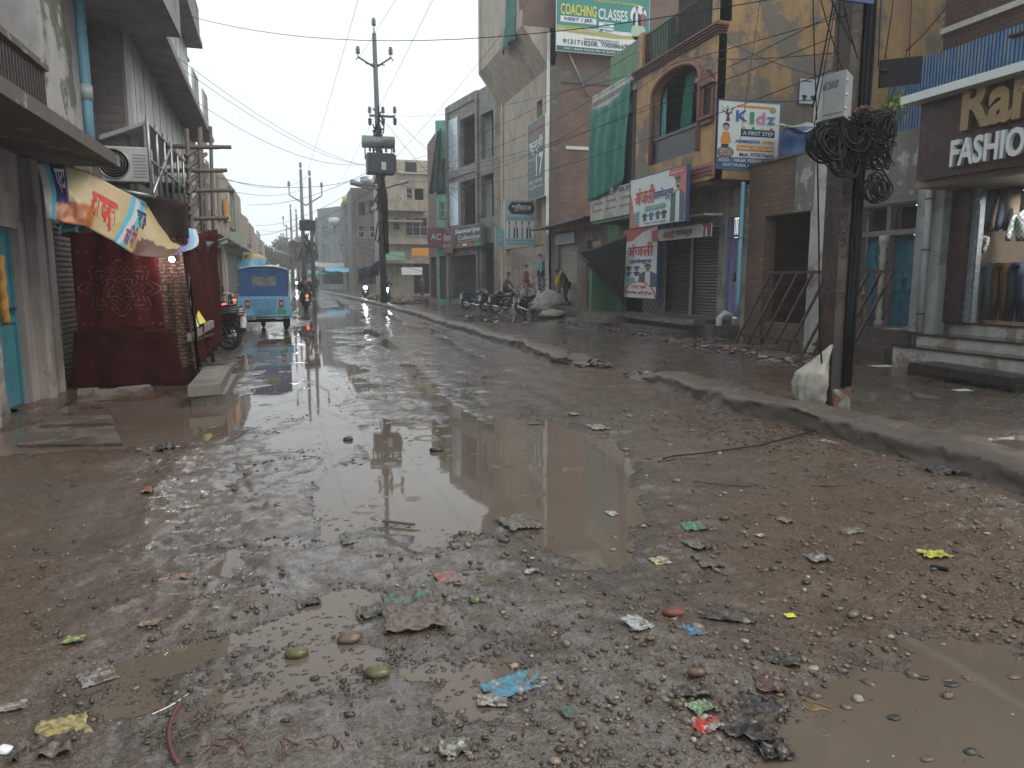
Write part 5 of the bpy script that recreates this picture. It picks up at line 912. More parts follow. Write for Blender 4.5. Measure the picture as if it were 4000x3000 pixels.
L2('pink_house', 'pinkish stone house with tall windows behind the scaffolding', 792, 868, -3.0, 705, PNK, [('win', .1, .3, 4, 6), ('win', .45, .6, 4, 6), ('win', .72, .9, 4, 6), ('shut', .1, .45, .2, 2.8), ('shut', .55, .9, .2, 2.8), ('win', .1, .3, 7, 8.6), ('win', .5, .7, 7, 8.6)])
L2('cream_house', 'pale cream flat roofed house with an orange and yellow banner', 872, 945, -3.0, 775, CRM, [('win', .3, .6, 4, 6), ('shut', .1, .9, .2, 2.8)])
L2('small_pink_house', 'low pink house at the far end of the left row', 948, 992, -3.3, 890, PNK, [('win', .3, .6, 4, 6), ('shut', .1, .9, .2, 2.8)])
L2('far_left_house', 'distant plain house closing the left row of shops', 994, 1030, -3.3, 950, CRM, [('win', .3, .6, 4, 6), ('shut', .1, .9, .2, 2.8)])
B = Board('shop_banner', 'orange and yellow upright banner on the cream house', LX(-2.95), yx(877, -2.95), yx(893, -2.95), zx(880, 868, -2.95), zx(880, 798, -2.95), 0, IO, .1, cat='banner'); B.rect(0, 1, .7, 1, IY)
B = Board('cloth_board', 'pale green hanging board on the left row', FY(38), at_y(885, 950, 38).x, at_y(940, 950, 38).x, zy(900, 965, 38), zy(900, 905, 38), 0, ink('pale green', (.2, .36, .2)), .05)
for k, (u, v) in enumerate(((835, 655), (862, 690))):
    p = at_x(u, v, -3.6); tube_thing('antenna_mast', [(p.x, p.y, p.z-2.5), (p.x, p.y, p.z)], .03, STEEL, 'thin roof mast on the left houses, %s' % ('the nearer and taller one' if not k else 'the farther one'), 'antenna')
# ---- carpet stall
st = thing('carpet_stall', (-2.4, 12.6, 0), 'street stall hung with dark red patterned carpets under a banner', 'stall')
Yc = 12.0; xa, xb = at_y(285, 1200, Yc).x, at_y(640, 1200, Yc).x; xc = at_y(745, 1200, Yc).x
def carpet_mat(name, border=False, dim=1.):
    m, n, b, v = _new(name); s = n.nodes.new('ShaderNodeSeparateXYZ'); n.links.new(v, s.inputs[0]); cx_, cz_ = (xa+xb)/2+2.4, 1.45
    ax = mathn(n, 'ABSOLUTE', mathn(n, 'SUBTRACT', s.outputs[0], cx_)); az = mathn(n, 'ABSOLUTE', mathn(n, 'SUBTRACT', s.outputs[2], cz_))
    k = n.nodes.new('ShaderNodeCombineXYZ'); n.links.new(ax, k.inputs[0]); n.links.new(az, k.inputs[2])   # mirrored pattern
    vo = n.nodes.new('ShaderNodeTexVoronoi'); vo.inputs['Scale'].default_value = 9 if not border else 14; n.links.new(k.outputs[0], vo.inputs[0])
    w1 = n.nodes.new('ShaderNodeTexWave'); w1.inputs['Scale'].default_value = 6; w1.inputs['Distortion'].default_value = 9; w1.inputs['Detail'].default_value = 3; w1.wave_type = 'RINGS'; n.links.new(k.outputs[0], w1.inputs[0])
    r2 = mathn(n, 'SQRT', mathn(n, 'ADD', mathn(n, 'MULTIPLY', mathn(n, 'MULTIPLY', ax, ax), .55), mathn(n, 'MULTIPLY', az, az)))
    th = mathn(n, 'ARCTAN2', az, mathn(n, 'MULTIPLY', ax, .8)); star = mathn(n, 'DIVIDE', r2, mathn(n, 'MULTIPLY_ADD', mathn(n, 'COSINE', mathn(n, 'MULTIPLY', th, 8.)), .16, 1.)); med = ramp(n, star, [(.36, 1.), (.38, 0.)])
    srg = ramp(n, mathn(n, 'SINE', mathn(n, 'MULTIPLY', star, 95.)), [(.45, 0.), (.7, 1.)]); motif = mathn(n, 'MULTIPLY', ramp(n, vo.outputs['Distance'], [(.12, 1.), (.2, 0.)]), ramp(n, noise(n, k.outputs[0], 5, 2), [(.48, 0.), (.54, 1.)]))
    fil = mathn(n, 'MULTIPLY', srg if not border else ramp(n, w1.outputs[0], [(.6, 0.), (.7, 1.)]), ramp(n, noise(n, k.outputs[0], 22, 3), [(.47, 0.), (.53, 1.)])); pat = mathn(n, 'MAXIMUM', mathn(n, 'MULTIPLY', fil, mathn(n, 'MAXIMUM', med, 0. if not border else 1.)), motif)
    red = mix(n, noise(n, v, 3, 3), (.055, .005, .006), (.10, .008, .008)) if not border else mix(n, noise(n, v, 3, 3), (.04, .014, .012), (.06, .03, .022))
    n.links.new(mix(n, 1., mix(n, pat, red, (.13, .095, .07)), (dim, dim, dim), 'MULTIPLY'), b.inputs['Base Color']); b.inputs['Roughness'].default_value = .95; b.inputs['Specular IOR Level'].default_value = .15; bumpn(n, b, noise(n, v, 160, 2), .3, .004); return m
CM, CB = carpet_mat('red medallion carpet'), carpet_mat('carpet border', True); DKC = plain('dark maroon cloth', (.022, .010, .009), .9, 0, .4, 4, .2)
zt = zy(600, 925, Yc); zm = zy(600, 1290, Yc)
cloth('carpet', [(xa, Yc, zm), (xb, Yc-.05, zm), (xb-.12, Yc, zt), (xa, Yc, zt+.1)], CM, 40, 20, .015, 3, parent=st)
cloth('carpet_border', [(xb, Yc-.06, .25), (xc, Yc-.02, .2), (xc-.12, Yc+.05, zt), (xb-.12, Yc, zt)], CB, 16, 20, .03, 2, parent=st)
cloth('lower_carpet', [(xa-.1, Yc-.1, .02), (xb+.25, Yc-.16, .02), (xb+.05, Yc-.05, zm+.03), (xa-.05, Yc-.02, zm+.02)], carpet_mat('shade dimmed carpet', False, .42), 60, 14, .02, 2.4, parent=st)  # same carpet colours dimmed to paint in the shade low on the stall
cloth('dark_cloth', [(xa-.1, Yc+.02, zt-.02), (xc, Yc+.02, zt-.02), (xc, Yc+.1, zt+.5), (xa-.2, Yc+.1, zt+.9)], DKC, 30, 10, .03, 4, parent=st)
cloth('side_carpet', [(xc, Yc+.05, .25), (xc+.02, 15.2, .3), (xc+.05, 15.2, 2.5), (xc-.1, Yc+.1, zt)], plain('dull maroon carpet back', (.045, .008, .007), .95, 0, .4, 5, .3, 0, .1), 30, 16, .06, 4, parent=st)
for x, y, z in ((xa, Yc+.15, 2.6), (xc-.1, Yc+.2, 2.3), (xc-.1, 15.1, 2.6)): s_ = MB(); s_.tube([(x, y, 0), (x, y, z)], .035, 8); s_.build('pole', WOODD, st)
s_ = MB(); s_.box((xa-.2, Yc+.5, .25), (xc-.2, 15, .32)); s_.build('platform', WOODD, st)
pl = at_y(661, 1013, 11.9); lb = thing('bulb_lamp', (pl.x, 11.9, pl.z), 'lit white bulb hanging at the upper corner of the carpet', 'lamp'); s_ = MB(); s_.ball((pl.x, 11.9, pl.z), .042); s_.build('bulb', emis('lit lamp bulb', (.9, .97, 1.), 14), lb); s_ = MB(); s_.tube([(pl.x, 11.9, pl.z+.04), (pl.x, 11.9, pl.z+.12), (pl.x-.1, 11.95, pl.z+.3)], .012, 6); s_.build('holder', BLACK, lb)
ll = bpy.data.lights.new('bulb light', 'POINT'); ll.energy = 9; ll.shadow_soft_size = .06; ll.color = (.95, .97, 1); lo = bpy.data.objects.new('bulb_light', ll); C.objects.link(lo); lo.parent = lb; lo.location = (0, -.12, 0)
# banner over the stall
edgeT = [(128, 635, 10.7), (228, 640, 10.75), (330, 668, 11.0), (450, 735, 11.5), (560, 790, 12.1), (660, 880, 12.6), (757, 895, 13.0)]
edgeB = [(165, 852, 10.3), (235, 868, 10.35), (325, 885, 10.5), (430, 940, 10.8), (520, 1000, 11.1), (630, 1008, 11.5), (742, 972, 12.0)]
eT = [at_y(*q) for q in edgeT]; eB = [at_y(*q) for q in edgeB]
def lerpl(L_, t): q = t*(len(L_)-1); i = min(int(q), len(L_)-2); f = q-i; f = f*f*(3-2*f)*.35+f*.65; return L_[i].lerp(L_[i+1], f)
def bsurf(i, j, amp=1.):
    p = lerpl(eB, i).lerp(lerpl(eT, i), j); k = .05*math.sin(i*22+j*5)*math.sin(j*3.14)+.05*float(fbm(np.array([i*9.]), np.array([j*3.]), 1., 3)[0])
    d = math.sin(math.pi*j); return p+Vector((.12*d*.5, -.16*d*.5-k*amp, -.05*d))
mb = MB(); mb.grid(lambda i, j: bsurf(i, j), 80, 26, 0, True, .004)
m, n, b, v = _new('printed vinyl banner'); uvn = n.nodes.new('ShaderNodeAttribute'); uvn.attribute_name = 'across'; a = uvn.outputs['Fac']; uv2 = n.nodes.new('ShaderNodeAttribute'); uv2.attribute_name = 'up'; up_ = uv2.outputs['Fac']
YEL, CY = (.42, .33, .17), (.10, .38, .50)
c = mix(n, ramp(n, noise(n, v, 2.2, 4), [(.45, 0.), (.7, .6)]), YEL, (.48, .42, .30)); 
def band(fac, lo, hi, colr, cc): return mix(n, mathn(n, 'MULTIPLY', ramp(n, fac, [(max(0, lo-.004), 0.), (lo, 1.)]), ramp(n, fac, [(hi, 1.), (min(1, hi+.004), 0.)])), cc, colr)
sl_ = mathn(n, 'ADD', a, mathn(n, 'MULTIPLY', up_, -.08))
c = mix(n, mathn(n, 'MULTIPLY', ramp(n, up_, [(.42, 1.), (.46, 0.)]), mathn(n, 'MULTIPLY', ramp(n, a, [(.09, 0.), (.10, 1.)]), ramp(n, a, [(.36, 1.), (.38, 0.)]))), c, (.36, .11, .035))
c = band(a, .0, .055, (.42, .42, .41), c); c = band(a, .055, .085, CY, c); cN = band(a, .085, .19, (.05, .03, .13), c); c = mix(n, ramp(n, up_, [(.36, 0.), (.40, 1.)]), c, cN)
c = band(sl_, .50, .525, CY, c); c = band(sl_, .525, .55, (.5, .5, .48), c); c = band(sl_, .55, .575, CY, c)
c = mix(n, mathn(n, 'MULTIPLY', ramp(n, a, [(.62, 0.), (.64, 1.)]), ramp(n, mathn(n, 'ADD', up_, mathn(n, 'MULTIPLY', noise(n, v, 4, 3), .5)), [(.58, 1.), (.62, 0.)])), c, (.13, .075, .05))
c = band(a, .90, .945, (.18, .13, .34), c); c = band(a, .945, .97, CY, c); c = band(a, .97, 1., (.45, .47, .5), c)
n.links.new(c, b.inputs['Base Color']); b.inputs['Roughness'].default_value = .38; bumpn(n, b, noise(n, v, 7, 5, .6), .5, .02)
bn = mb.build('stall_banner', m, None, eT[0]); me = bn.data; NV = len(me.vertices)
for nm, fn_ in (('across', lambda k: (k % 81)/80), ('up', lambda k: ((k//81) % 27)/26)):
    at_ = me.attributes.new(nm, 'FLOAT', 'POINT'); at_.data.foreach_set('value', np.array([fn_(k % (81*27)) for k in range(NV)], np.float32))
tag(bn, 'crumpled yellow and purple printed vinyl banner slung over the carpet stall', 'banner')
def onb(u0, u1, v0, v1):
    def fn(a_, z_, d_): p = bsurf(a_, z_); e = bsurf(min(a_+.004, 1), z_)-bsurf(max(a_-.004, 0), z_); g_ = bsurf(a_, min(z_+.01, 1))-bsurf(a_, max(z_-.01, 0)); nn = e.cross(g_).normalized(); return p+nn*(.006+d_)
    return fn
fn = onb(0, 1, 0, 1)
lettering('lettering', 'एटा', None, .105, .175, .55, .92, 0, IW, bn, .002, .01, True, fn=fn); lettering('lettering', 'आदर्श', None, .335, .485, .12, .72, 0, IR, bn, .002, .03, True, fn=fn)
lettering('lettering', 'कि मी', None, .56, .62, .08, .5, 0, ink('maroon', (.3, .03, .08)), bn, .002, .01, True, fn=fn); lettering('lettering', 'स्कूल', None, .60, .66, .5, .8, 0, INV, bn, .002, .02, True, fn=fn)
cl2 = cloth('torn_sheet', [at_y(215, 905, 11.0), at_y(345, 905, 11.3), at_y(345, 880, 11.35), at_y(200, 872, 11.0)], plain('torn cyan plastic', (.08, .28, .36), .4, 0, .3, 6, .2), 20, 6, .03, 2, base=at_y(215, 905, 11.)); tag(cl2, 'torn strip of cyan plastic under the stall banner', 'sheet')
tp = cloth('dark_tarpaulin', [at_y(745, 985, 13.2), at_y(850, 965, 16.0), at_y(870, 925, 16.5), at_y(745, 900, 13.6)], plain('dark blue grey tarpaulin', (.05, .055, .065), .35, 0, .4, 5, .4), 24, 14, .1, 3, .1, base=at_y(745, 985, 13.2)); tag(tp, 'dark grey crumpled tarpaulin sagging beyond the stall banner', 'tarpaulin')
# handcart end with yellow and white sheets
ca = thing('handcart', (-1.3, 12.9, .0), 'wooden handcart end sticking out of the stall with yellow and white sheets on it', 'cart')
p0 = at_y(737, 1315, 11.95); p1 = at_y(826, 1262, 13.6)
s_ = MB(); dv = (p1-p0).normalized(); sd = Vector((-dv.y, dv.x, 0)).normalized()*-.05
s_.hexa([p0-Vector((0, 0, .07)), p1-Vector((0, 0, .07)), p1+sd*-1.2-Vector((0, 0, .07)), p0+sd*-1.2-Vector((0, 0, .07)), p0+Vector((0, 0, .05)), p1+Vector((0, 0, .05)), p1+sd*-1.2+Vector((0, 0, .05)), p0+sd*-1.2+Vector((0, 0, .05))]); s_.build('side_plank', plain('pale worn plank', (.24, .22, .20), .6, 0, .3, 12, .3), ca)
s_ = MB(); s_.hexa([(p0.x-.5, p0.y+.02, p0.z-.1), (p0.x-.01, p0.y+.02, p0.z-.1), (p1.x-.01, p1.y, p0.z-.1), (p1.x-.5, p1.y, p0.z-.1), (p0.x-.5, p0.y+.02, p0.z-.06), (p0.x-.01, p0.y+.02, p0.z-.06), (p1.x-.01, p1.y, p0.z-.06), (p1.x-.5, p1.y, p0.z-.06)]); s_.build('bed', WOODD, ca)
s_ = MB(); cw = (p0.x-.06, 12.6, .33); s_.ring(cw, (1, 0, 0), .31, .03, 30, 8); [s_.tube([Vector(cw), Vector(cw)+Vector((0, math.cos(q), math.sin(q)))*.3], .008, 4) for q in [k*.7854 for k in range(8)]]; s_.build('wheel', BLACK, ca)
s_ = MB(); [s_.tube([(p0.x-.1, y, .0), (p0.x-.08, y, p0.z-.1)], .025, 6) for y in (12.15, 13.3)]; s_.build('leg', WOODD, ca)
def fold(name, pts, mat, label):
    mb = MB(); P = [at_y(*q) for q in pts]; n_ = len(P); off = Vector((-.02, .03, 0)); mb.add(P+[q+off for q in P], [tuple(range(n_)), tuple(range(2*n_-1, n_-1, -1))]+[(i, n_+i, n_+(i+1) % n_, (i+1) % n_) for i in range(n_)]); return tag(mb.build(name, mat, None, P[0]), label, 'sheet')
fold('plastic_sheet', [(722, 1190, 12.5), (738, 1198, 12.5), (760, 1262, 12.4), (768, 1275, 12.3), (745, 1285, 12.2)], plain('white plastic sheet', (.45, .5, .5), .3, 0, .1, 6, .3), 'white plastic sheet standing on the handcart'); fold('plastic_sheet', [(745, 1195, 12.7), (757, 1200, 12.7), (795, 1258, 12.6), (770, 1268, 12.5)], plain('yellow plastic sheet', (.55, .48, .03), .35, 0, .1, 6, .3), 'yellow plastic sheet leaning on the handcart')
# stone slabs before the stall
def qbox(name, pts, z0, z1, label, cat, mat):
    P = [at_z(u, v, z1) for u, v in pts]; mb = MB(); mb.hexa([Vector((q.x, q.y, z0)) for q in P]+P); return tag(mb.build(name, mat, None, Vector((P[0].x, P[0].y, z0))), label, cat)
SL2 = plaster('grey stone slab', (.19, .165, .14), (.12, .1, .09), .4, .3, .4, 2.5)
qbox('stone_slab', [(735, 1545), (870, 1540), (915, 1462), (800, 1452)], -.02, .135, 'lower of two grey stone blocks stacked beside the carpet stall', 'block', SL2)
qbox('stone_slab', [(722, 1510), (852, 1500), (893, 1428), (790, 1432)], .137, .27, 'upper of two grey stone blocks stacked beside the carpet stall', 'block', SL2)
qbox('stone_slab', [(55, 1738), (470, 1733), (430, 1655), (120, 1660)], -.04, .03, 'thin wide flagstone half sunk in the dark water before the teal door', 'flagstone', STONE)
qbox('stone_slab', [(150, 1660), (440, 1652), (420, 1622), (170, 1625)], -.04, .06, 'narrow flagstone step before the dark shutter', 'flagstone', STONE)
for k, (u, v, w_) in enumerate(((330, 1545, .12), (410, 1545, .17), (520, 1535, .2))):
    p = at_z(u, v); slabpile('loose_brick', [(p.x-w_, p.y-.08, .0, p.x+w_, p.y+.08, .09, .2*k)], ('small brick under the shutter foot', 'pale brick lying under the carpet', 'long brick lying under the middle of the carpet')[k], 'brick', SL2)
# ================================================================ FAR STREET
TAN = plaster('tan stone render', (.33, .275, .21), (.24, .2, .16), .3, .5, .7, .6); DKB = plaster('dark weathered brickwork', (.15, .13, .12), (.09, .08, .075), .5, .6); BGR = plaster('blue grey render', (.24, .27, .28), (.17, .19, .2), .3, .5)
Yt = 66.; x0, x1 = at_y(1500, 1100, Yt).x, at_y(1708, 1100, Yt).x; zt = lambda v: zy(1600, v, Yt); Wt = x1-x0; fa = lambda u: (at_y(u, 1100, Yt).x-x0)/Wt
TB, f, L = building('tan_building', 'tan three storey house with rounded balconies and a white framed window, facing the camera', (x0, Yt), (x1, Yt), zt(625), TAN,
    [('win', fa(1580), fa(1665), zt(922), zt(848)), ('win', fa(1585), fa(1610), zt(778), zt(735)), ('bay', fa(1617), fa(1652), zt(790), zt(735)), ('bay', fa(1608), fa(1690), .2, zt(1030)), ('win', fa(1530), fa(1560), zt(900), zt(850))], 9)
s_ = MB(); z0, z1 = zt(812), zt(786); f.box(s_, fa(1500)*L, fa(1655)*L, z0-.35, z0, .001, 1.2); f.box(s_, fa(1500)*L, fa(1655)*L, z0, z1, 1.1, 1.2)
s_.tube([f.p(0, z0-.17, .6), f.p(-.7, z0-.17, .3), f.p(-1.0, z0-.17, -.3)], .2, 8); s_.build('balcony', TAN, TB)
s_ = MB(); f.box(s_, -.6, 0, zt(1040), zt(850), -2, .3); f.box(s_, -.6, fa(1640)*L, zt(870), zt(862), .001, .8); f.box(s_, -.6, L, zt(955), zt(945), .001, .6); f.box(s_, -.6, L, zt(1030), zt(1020), .001, 1.2); s_.build('side_bay', TAN, TB)
s_ = MB(); f.box(s_, fa(1550)*L, fa(1690)*L, zt(680), zt(628), .002, .2)
s_.build('parapet', plaster('cream parapet', (.42, .37, .28), None, .1, .3), TB); s_ = MB()
for i in range(6):
    for j in range(4): f.box(s_, fa(1582)*L+i*.17, fa(1582)*L+i*.17+.09, zt(672)+j*.22, zt(672)+j*.22+.11, .203, .22)
f.box(s_, fa(1582)*L-.02, fa(1582)*L+.98, zt(672)-.02, zt(672)+.8, .2005, .2035); s_.build('jali_panel', DARK, TB)
for k, (u, v, m_) in enumerate(((1600, 1060, IW), (1530, 1000, ink('pale teal', (.2, .35, .3))), (1640, 985, IO))):
    c = at_y(u, v, Yt-1.3); B = Board('shop_board', ('small white shop board', 'pale teal hanging board', 'small orange board')[k]+' on the tan house with rounded balconies', FY(Yt-1.3), c.x-.9, c.x+.9, c.z-.3, c.z+.35, 0, m_, .08)
def far(name, label, u0, u1, Y, vt, mat, ops=(), dz=7, turn=0.):
    a, b_ = at_y(u0, 1100, Y).x, at_y(u1, 1100, Y).x; zf = lambda v: zy((u0+u1)/2, v, Y); W = b_-a
    return building(name, label, (a, Y+turn), (b_, Y-turn), zf(vt), mat, [(k, (at_y(p, 1100, Y).x-a)/W, (at_y(q, 1100, Y).x-a)/W, zf(v1), zf(v0)) for k, p, q, v0, v1 in ops], dz)
far('dark_house', 'dark half ruined house left of the tan house', 1372, 1498, 82, 735, DKB, [('win', 1440, 1470, 880, 930), ('win', 1395, 1420, 880, 930), ('bay', 1390, 1480, 1050, 1110), ('bay', 1400, 1425, 790, 840), ('bay', 1440, 1470, 780, 835)])
far('blue_grey_house', 'plain blue grey house with white water tanks on the right side far down the street', 1243, 1368, 108, 808, BGR, [('win', 1260, 1280, 880, 910), ('win', 1300, 1320, 880, 910), ('win', 1335, 1355, 880, 910), ('bay', 1255, 1350, 1050, 1110), ('win', 1260, 1280, 950, 985), ('win', 1320, 1340, 950, 985)], turn=4)
far('stepped_house', 'low stepped dark house before the far trees', 1232, 1262, 128, 850, DKB, [('win', 1240, 1252, 900, 930)])
far('narrow_house', 'narrow brown house with a yellow roof tank above the dark house', 1345, 1375, 95, 775, DKB, [('win', 1352, 1366, 850, 880)])
far('end_house', 'pale low house closing the view at the end of the street', 1150, 1232, 165, 985, CRM, [('bay', 1165, 1180, 1040, 1085), ('bay', 1195, 1215, 1040, 1085)])
for k, (u, v, Y, m_, lb) in enumerate(((1296, 850, 106, WHITEP, 'white roof tank on the front of the blue grey house'), (1352, 768, 94, plain('yellow tank', (.5, .42, .08), .5), 'yellow roof tank on the narrow house'), (1425, 690, 80, STEEL, 'grey tank and slab frame on top of the dark house'))):
    c = at_y(u, v, Y); mb = MB(); mb.tube([(c.x, c.y, c.z-.9), (c.x, c.y, c.z-.1), (c.x, c.y, c.z)], [.75, .75, .5], 14); tag(mb.build('water_tank', m_, None, (c.x, c.y, c.z-.9)), lb, 'water tank')
mb = MB(); a = at_y(1362, 700, 79); b_ = at_y(1505, 725, 79); mb.hexa([(a.x, 79, a.z-.3), (b_.x, 79, a.z-1.2), (b_.x, 81, a.z-1.2), (a.x, 81, a.z-.3), (a.x, 79, a.z), (b_.x, 79, a.z-.9), (b_.x, 81, a.z-.9), (a.x, 81, a.z)]); [mb.box((x, 79.5, 11), (x+.3, 79.8, a.z-.25)) for x in (a.x+.6, b_.x-.6)]
tag(mb.build('roof_slab', DKB, None, (a.x, 79, a.z)), 'tilted broken roof slab standing on posts over the dark house', 'roof')
# awnings and boards along the far shops
AW = (ink('awning white', (.5, .5, .5)), ink('awning blue', (.1, .3, .42)), ink('awning red', (.4, .05, .05)), ink('awning yellow', (.5, .33, .04)), ink('awning teal', (.05, .3, .3)))
for k, (u, v, Y, w_, m_, lb) in enumerate(((1290, 1030, 100, 2.2, 0, 'white awning under the blue grey house'), (1330, 1048, 95, 2.2, 1, 'small blue awning right of the white and red ones'), (1305, 1028, 104, 2., 2, 'red awning beside the white awning'), (1250, 1060, 112, 2., 4, 'teal awning nearest the street end on the right'), (940, 1015, 44, 1.2, 1, 'blue awning over the parked motorcycles on the left'), (1000, 1040, 60, 1.5, 0, 'white awning farthest on the left row'))):
    c = at_y(u, v, Y); tag(cloth('awning', [(c.x-w_, Y-1.4, c.z-.35), (c.x+w_, Y-1.4, c.z-.45), (c.x+w_, Y, c.z+.15), (c.x-w_, Y, c.z+.2)], AW[m_], 14, 8, .05, 3, .1, base=c), lb, 'awning', 'awnings along the far shops')
c = at_y(990, 1012, 45); tu = thing('umbrella', (c.x, 45, 0), 'yellow street umbrella over the left row of shops', 'umbrella'); mb = MB()
mb.grid(lambda i, j: (c.x+.65*j*math.cos(6.283*i), 45+.65*j*math.sin(6.283*i), c.z+.3-.35*j*j+.03*abs(math.sin(i*25.13))*j), 32, 8); mb.build('canopy', AW[3], tu); mb = MB(); mb.tube([(c.x, 45, 0), (c.x, 45, c.z+.3)], .025, 6); mb.build('pole', STEEL, tu)
c = at_y(1490, 1075, 46); tag(cloth('blue_tarpaulin', [at_y(1400, 1090, 46), at_y(1470, 1075, 46), at_y(1478, 1010, 44), at_y(1395, 1045, 46)], plain('blue white tarpaulin', (.12, .18, .3), .4, 0, .5, 5, .3), 16, 10, .12, 2, .15, base=c), 'blue and white tarpaulin strung near the middle pole', 'tarpaulin')
# far trees
LEAF = []
for k, c in enumerate(((.055, .075, .035), (.08, .095, .05), (.04, .06, .03))): LEAF.append(plain('wet leaves %d' % k, c, .7, 0, .35, 3, 0))
def tree(u, Y, vtop, w_, label, k):
    c = at_y(u, 1085, Y); zt = zy(u, vtop, Y); t = thing('tree', (c.x, Y, 0), label, 'tree', 'trees at the end of the street'); mb = MB(); rs = random.Random(k)
    mb.tube([(c.x, Y, -.1), (c.x+.1, Y, zt*.3), (c.x-.2, Y, zt*.55), (c.x, Y, zt*.8)], [.35, .28, .2, .08], 8)
    cl = []
    for q in range(16):
        an = rs.random()*6.28; rr = w_*(.2+.8*rs.random()); z = zt*(.42+.5*rs.random()); e_ = Vector((c.x+rr*math.cos(an)*(1.15-z/zt*.6), Y+rr*math.sin(an), z)); mb.tube([(c.x, Y, z*.7), e_*.5+Vector((c.x, Y, z*.85))*.5, e_], [.12, .08, .04], 5); cl.append(e_)
    mb.build('trunk', WOODD, t); mb = MB()
    for e_ in cl:
        r_ = w_*(.28+.22*rs.random())
        for _ in range(170):
            d = Vector((rs.gauss(0, 1), rs.gauss(0, 1), rs.gauss(0, .75))); d = d.normalized()*r_*rs.random()**.5; p = e_+d; a = Vector((rs.gauss(0, 1), rs.gauss(0, 1), rs.gauss(0, 1))).normalized(); b_ = a.cross(Vector((rs.random(), rs.random(), 1))).normalized(); s = .22*(.5+rs.random())
            mb.add([p-a*s, p+b_*s*.6, p+a*s, p-b_*s*.6], [(0, 1, 2, 3)])
    mb.build('crown', LEAF[k % 3], t)
for k, (u, Y, vt, w_, lb) in enumerate(((1040, 140, 960, 3.2, 'low round tree leftmost at the end of the street'), (1085, 150, 935, 4., 'tree second from left at the end of the street'), (1130, 160, 915, 4.6, 'tallest tree, in the middle at the end of the street'), (1175, 150, 930, 4.2, 'tree right of the tallest one at the end of the street'), (1215, 140, 960, 3.4, 'small tree rightmost before the far houses'), (1160, 190, 950, 6, 'broad tree behind the others at the end of the street'))): tree(u, Y, vt, w_, lb, k)
# ================================================================ POLES
PG = plain('weathered steel pole', (.12, .125, .135), .5, .4, .25, 6, .2); PORC = plain('grey porcelain insulator', (.10, .11, .12), .3)
def insul(mb, p, s=1., up=1):
    p = Vector(p); mb.tube([p+Vector((0, 0, up*q*s)) for q in (0, .12, .13, .2, .21, .28, .29, .38, .42)], [.02*s, .02*s, .09*s, .09*s, .05*s, .11*s, .06*s, .08*s, .02*s], 10)
def ins_each(L_, par):
    for p_, s_, u_ in L_: mb = MB(); insul(mb, p_, s_, u_); mb.build('insulator', PORC, par)
mp = thing('utility_pole', (4.55, 41, 0), 'tall slim utility pole with Y arms and two street lamps on the long kerb', 'pole'); Yp = 41.
P0 = Vector((4.55, Yp, -.1)); ptop = at_y(1452, 130, Yp); mb = MB(); mb.tube([P0, P0.lerp(ptop, .55), ptop], [.19, .15, .11], 8); mb.build('shaft', PG, mp)
def onp(v): t = (zy(1470, v, Yp)-P0.z)/(ptop.z-P0.z); return P0.lerp(ptop, t)
mb = MB(); a = onp(250)
for sd, (u, v) in ((-1, (1390, 222)), (1, (1518, 225))): e_ = at_y(u, v, Yp); mb.tube([a+Vector((0, 0, -.2)), e_], .05, 6); mb.tube([e_, e_+Vector((sd*.12, 0, -.15))], .03, 6)
mb.tube([onp(252)+Vector((-.5, 0, 0)), onp(252)+Vector((.5, 0, 0))], .03, 6); ar = mb.build('arm', PG, mp); ins_each([(at_y(u, v, Yp), 1.3, 1) for u, v in ((1389, 222), (1517, 225), (1451, 112))], ar); mb = MB(); mb.tube([ptop, at_y(1451, 112, Yp)], .04, 6); mb.build('spike', PG, mp)
mb = MB(); a = at_y(1436, 451, Yp); b_ = at_y(1534, 453, Yp); mb.box((a.x, Yp-.05, a.z-.05), (b_.x, Yp+.05, a.z+.06)); ar = mb.build('arm', PG, mp)
for u in (1435, 1487, 1533): q = at_y(u, 451, Yp); ins_each([(q, 1.1, 1), (q, 1.2, -1)], ar)
q = onp(555); mb = MB(); mb.tube([q+Vector((-.85, 0, 0)), q+Vector((.85, 0, 0))], .32, 14); [mb.tube([q+Vector((d, 0, -.3)), q+Vector((d, 0, -.9))], .04, 6) for d in (-.7, .7)]; mb.build('drum', plain('grey steel drum', (.24, .25, .24), .4, .4), mp)
q0 = at_y(1420, 600, Yp); q1 = at_y(1530, 685, Yp); mb = MB(); mb.box((q0.x, Yp-.55, q1.z), (q1.x, Yp+.3, q0.z), 0, .06); [mb.box((q0.x+.25+k*.3, Yp-.6, q1.z+.1), (q0.x+.32+k*.3, Yp-.551, q0.z-.1)) for k in range(5)]; [insul(mb, (q0.x+.2+k*.42, Yp-.2, q0.z), .8) for k in range(4)]; mb.build('transformer_box', plain('dark transformer case', (.06, .068, .075), .5, .3, .3, 4, .2), mp)
mb = MB(); c = at_y(1490, 640, Yp-.6); mb.box((c.x-.12, c.y-.02, c.z-.3), (c.x+.12, c.y, c.z+.1)); mb.build('meter_plate', IW, mp)
for sd, (u0, v0, u1, v1) in ((-1, (1462, 730, 1358, 710)), (1, (1500, 735, 1590, 705))):
    a, b_ = at_y(u0, v0, Yp), at_y(u1, v1, Yp); mb = MB(); mb.tube([a, a.lerp(b_, .55)], .04, 6); lm = mb.build('lamp_arm', PG, mp); mb = MB(); s0, s1 = a.lerp(b_, .5), b_; mb.tube([s0, s0.lerp(s1, .15), s0.lerp(s1, .8), s1], [.06, .17, .22, .1], 12, flat=.5); mb.build('lamp_head', plain('pale lamp housing', (.42, .44, .44), .35), lm)
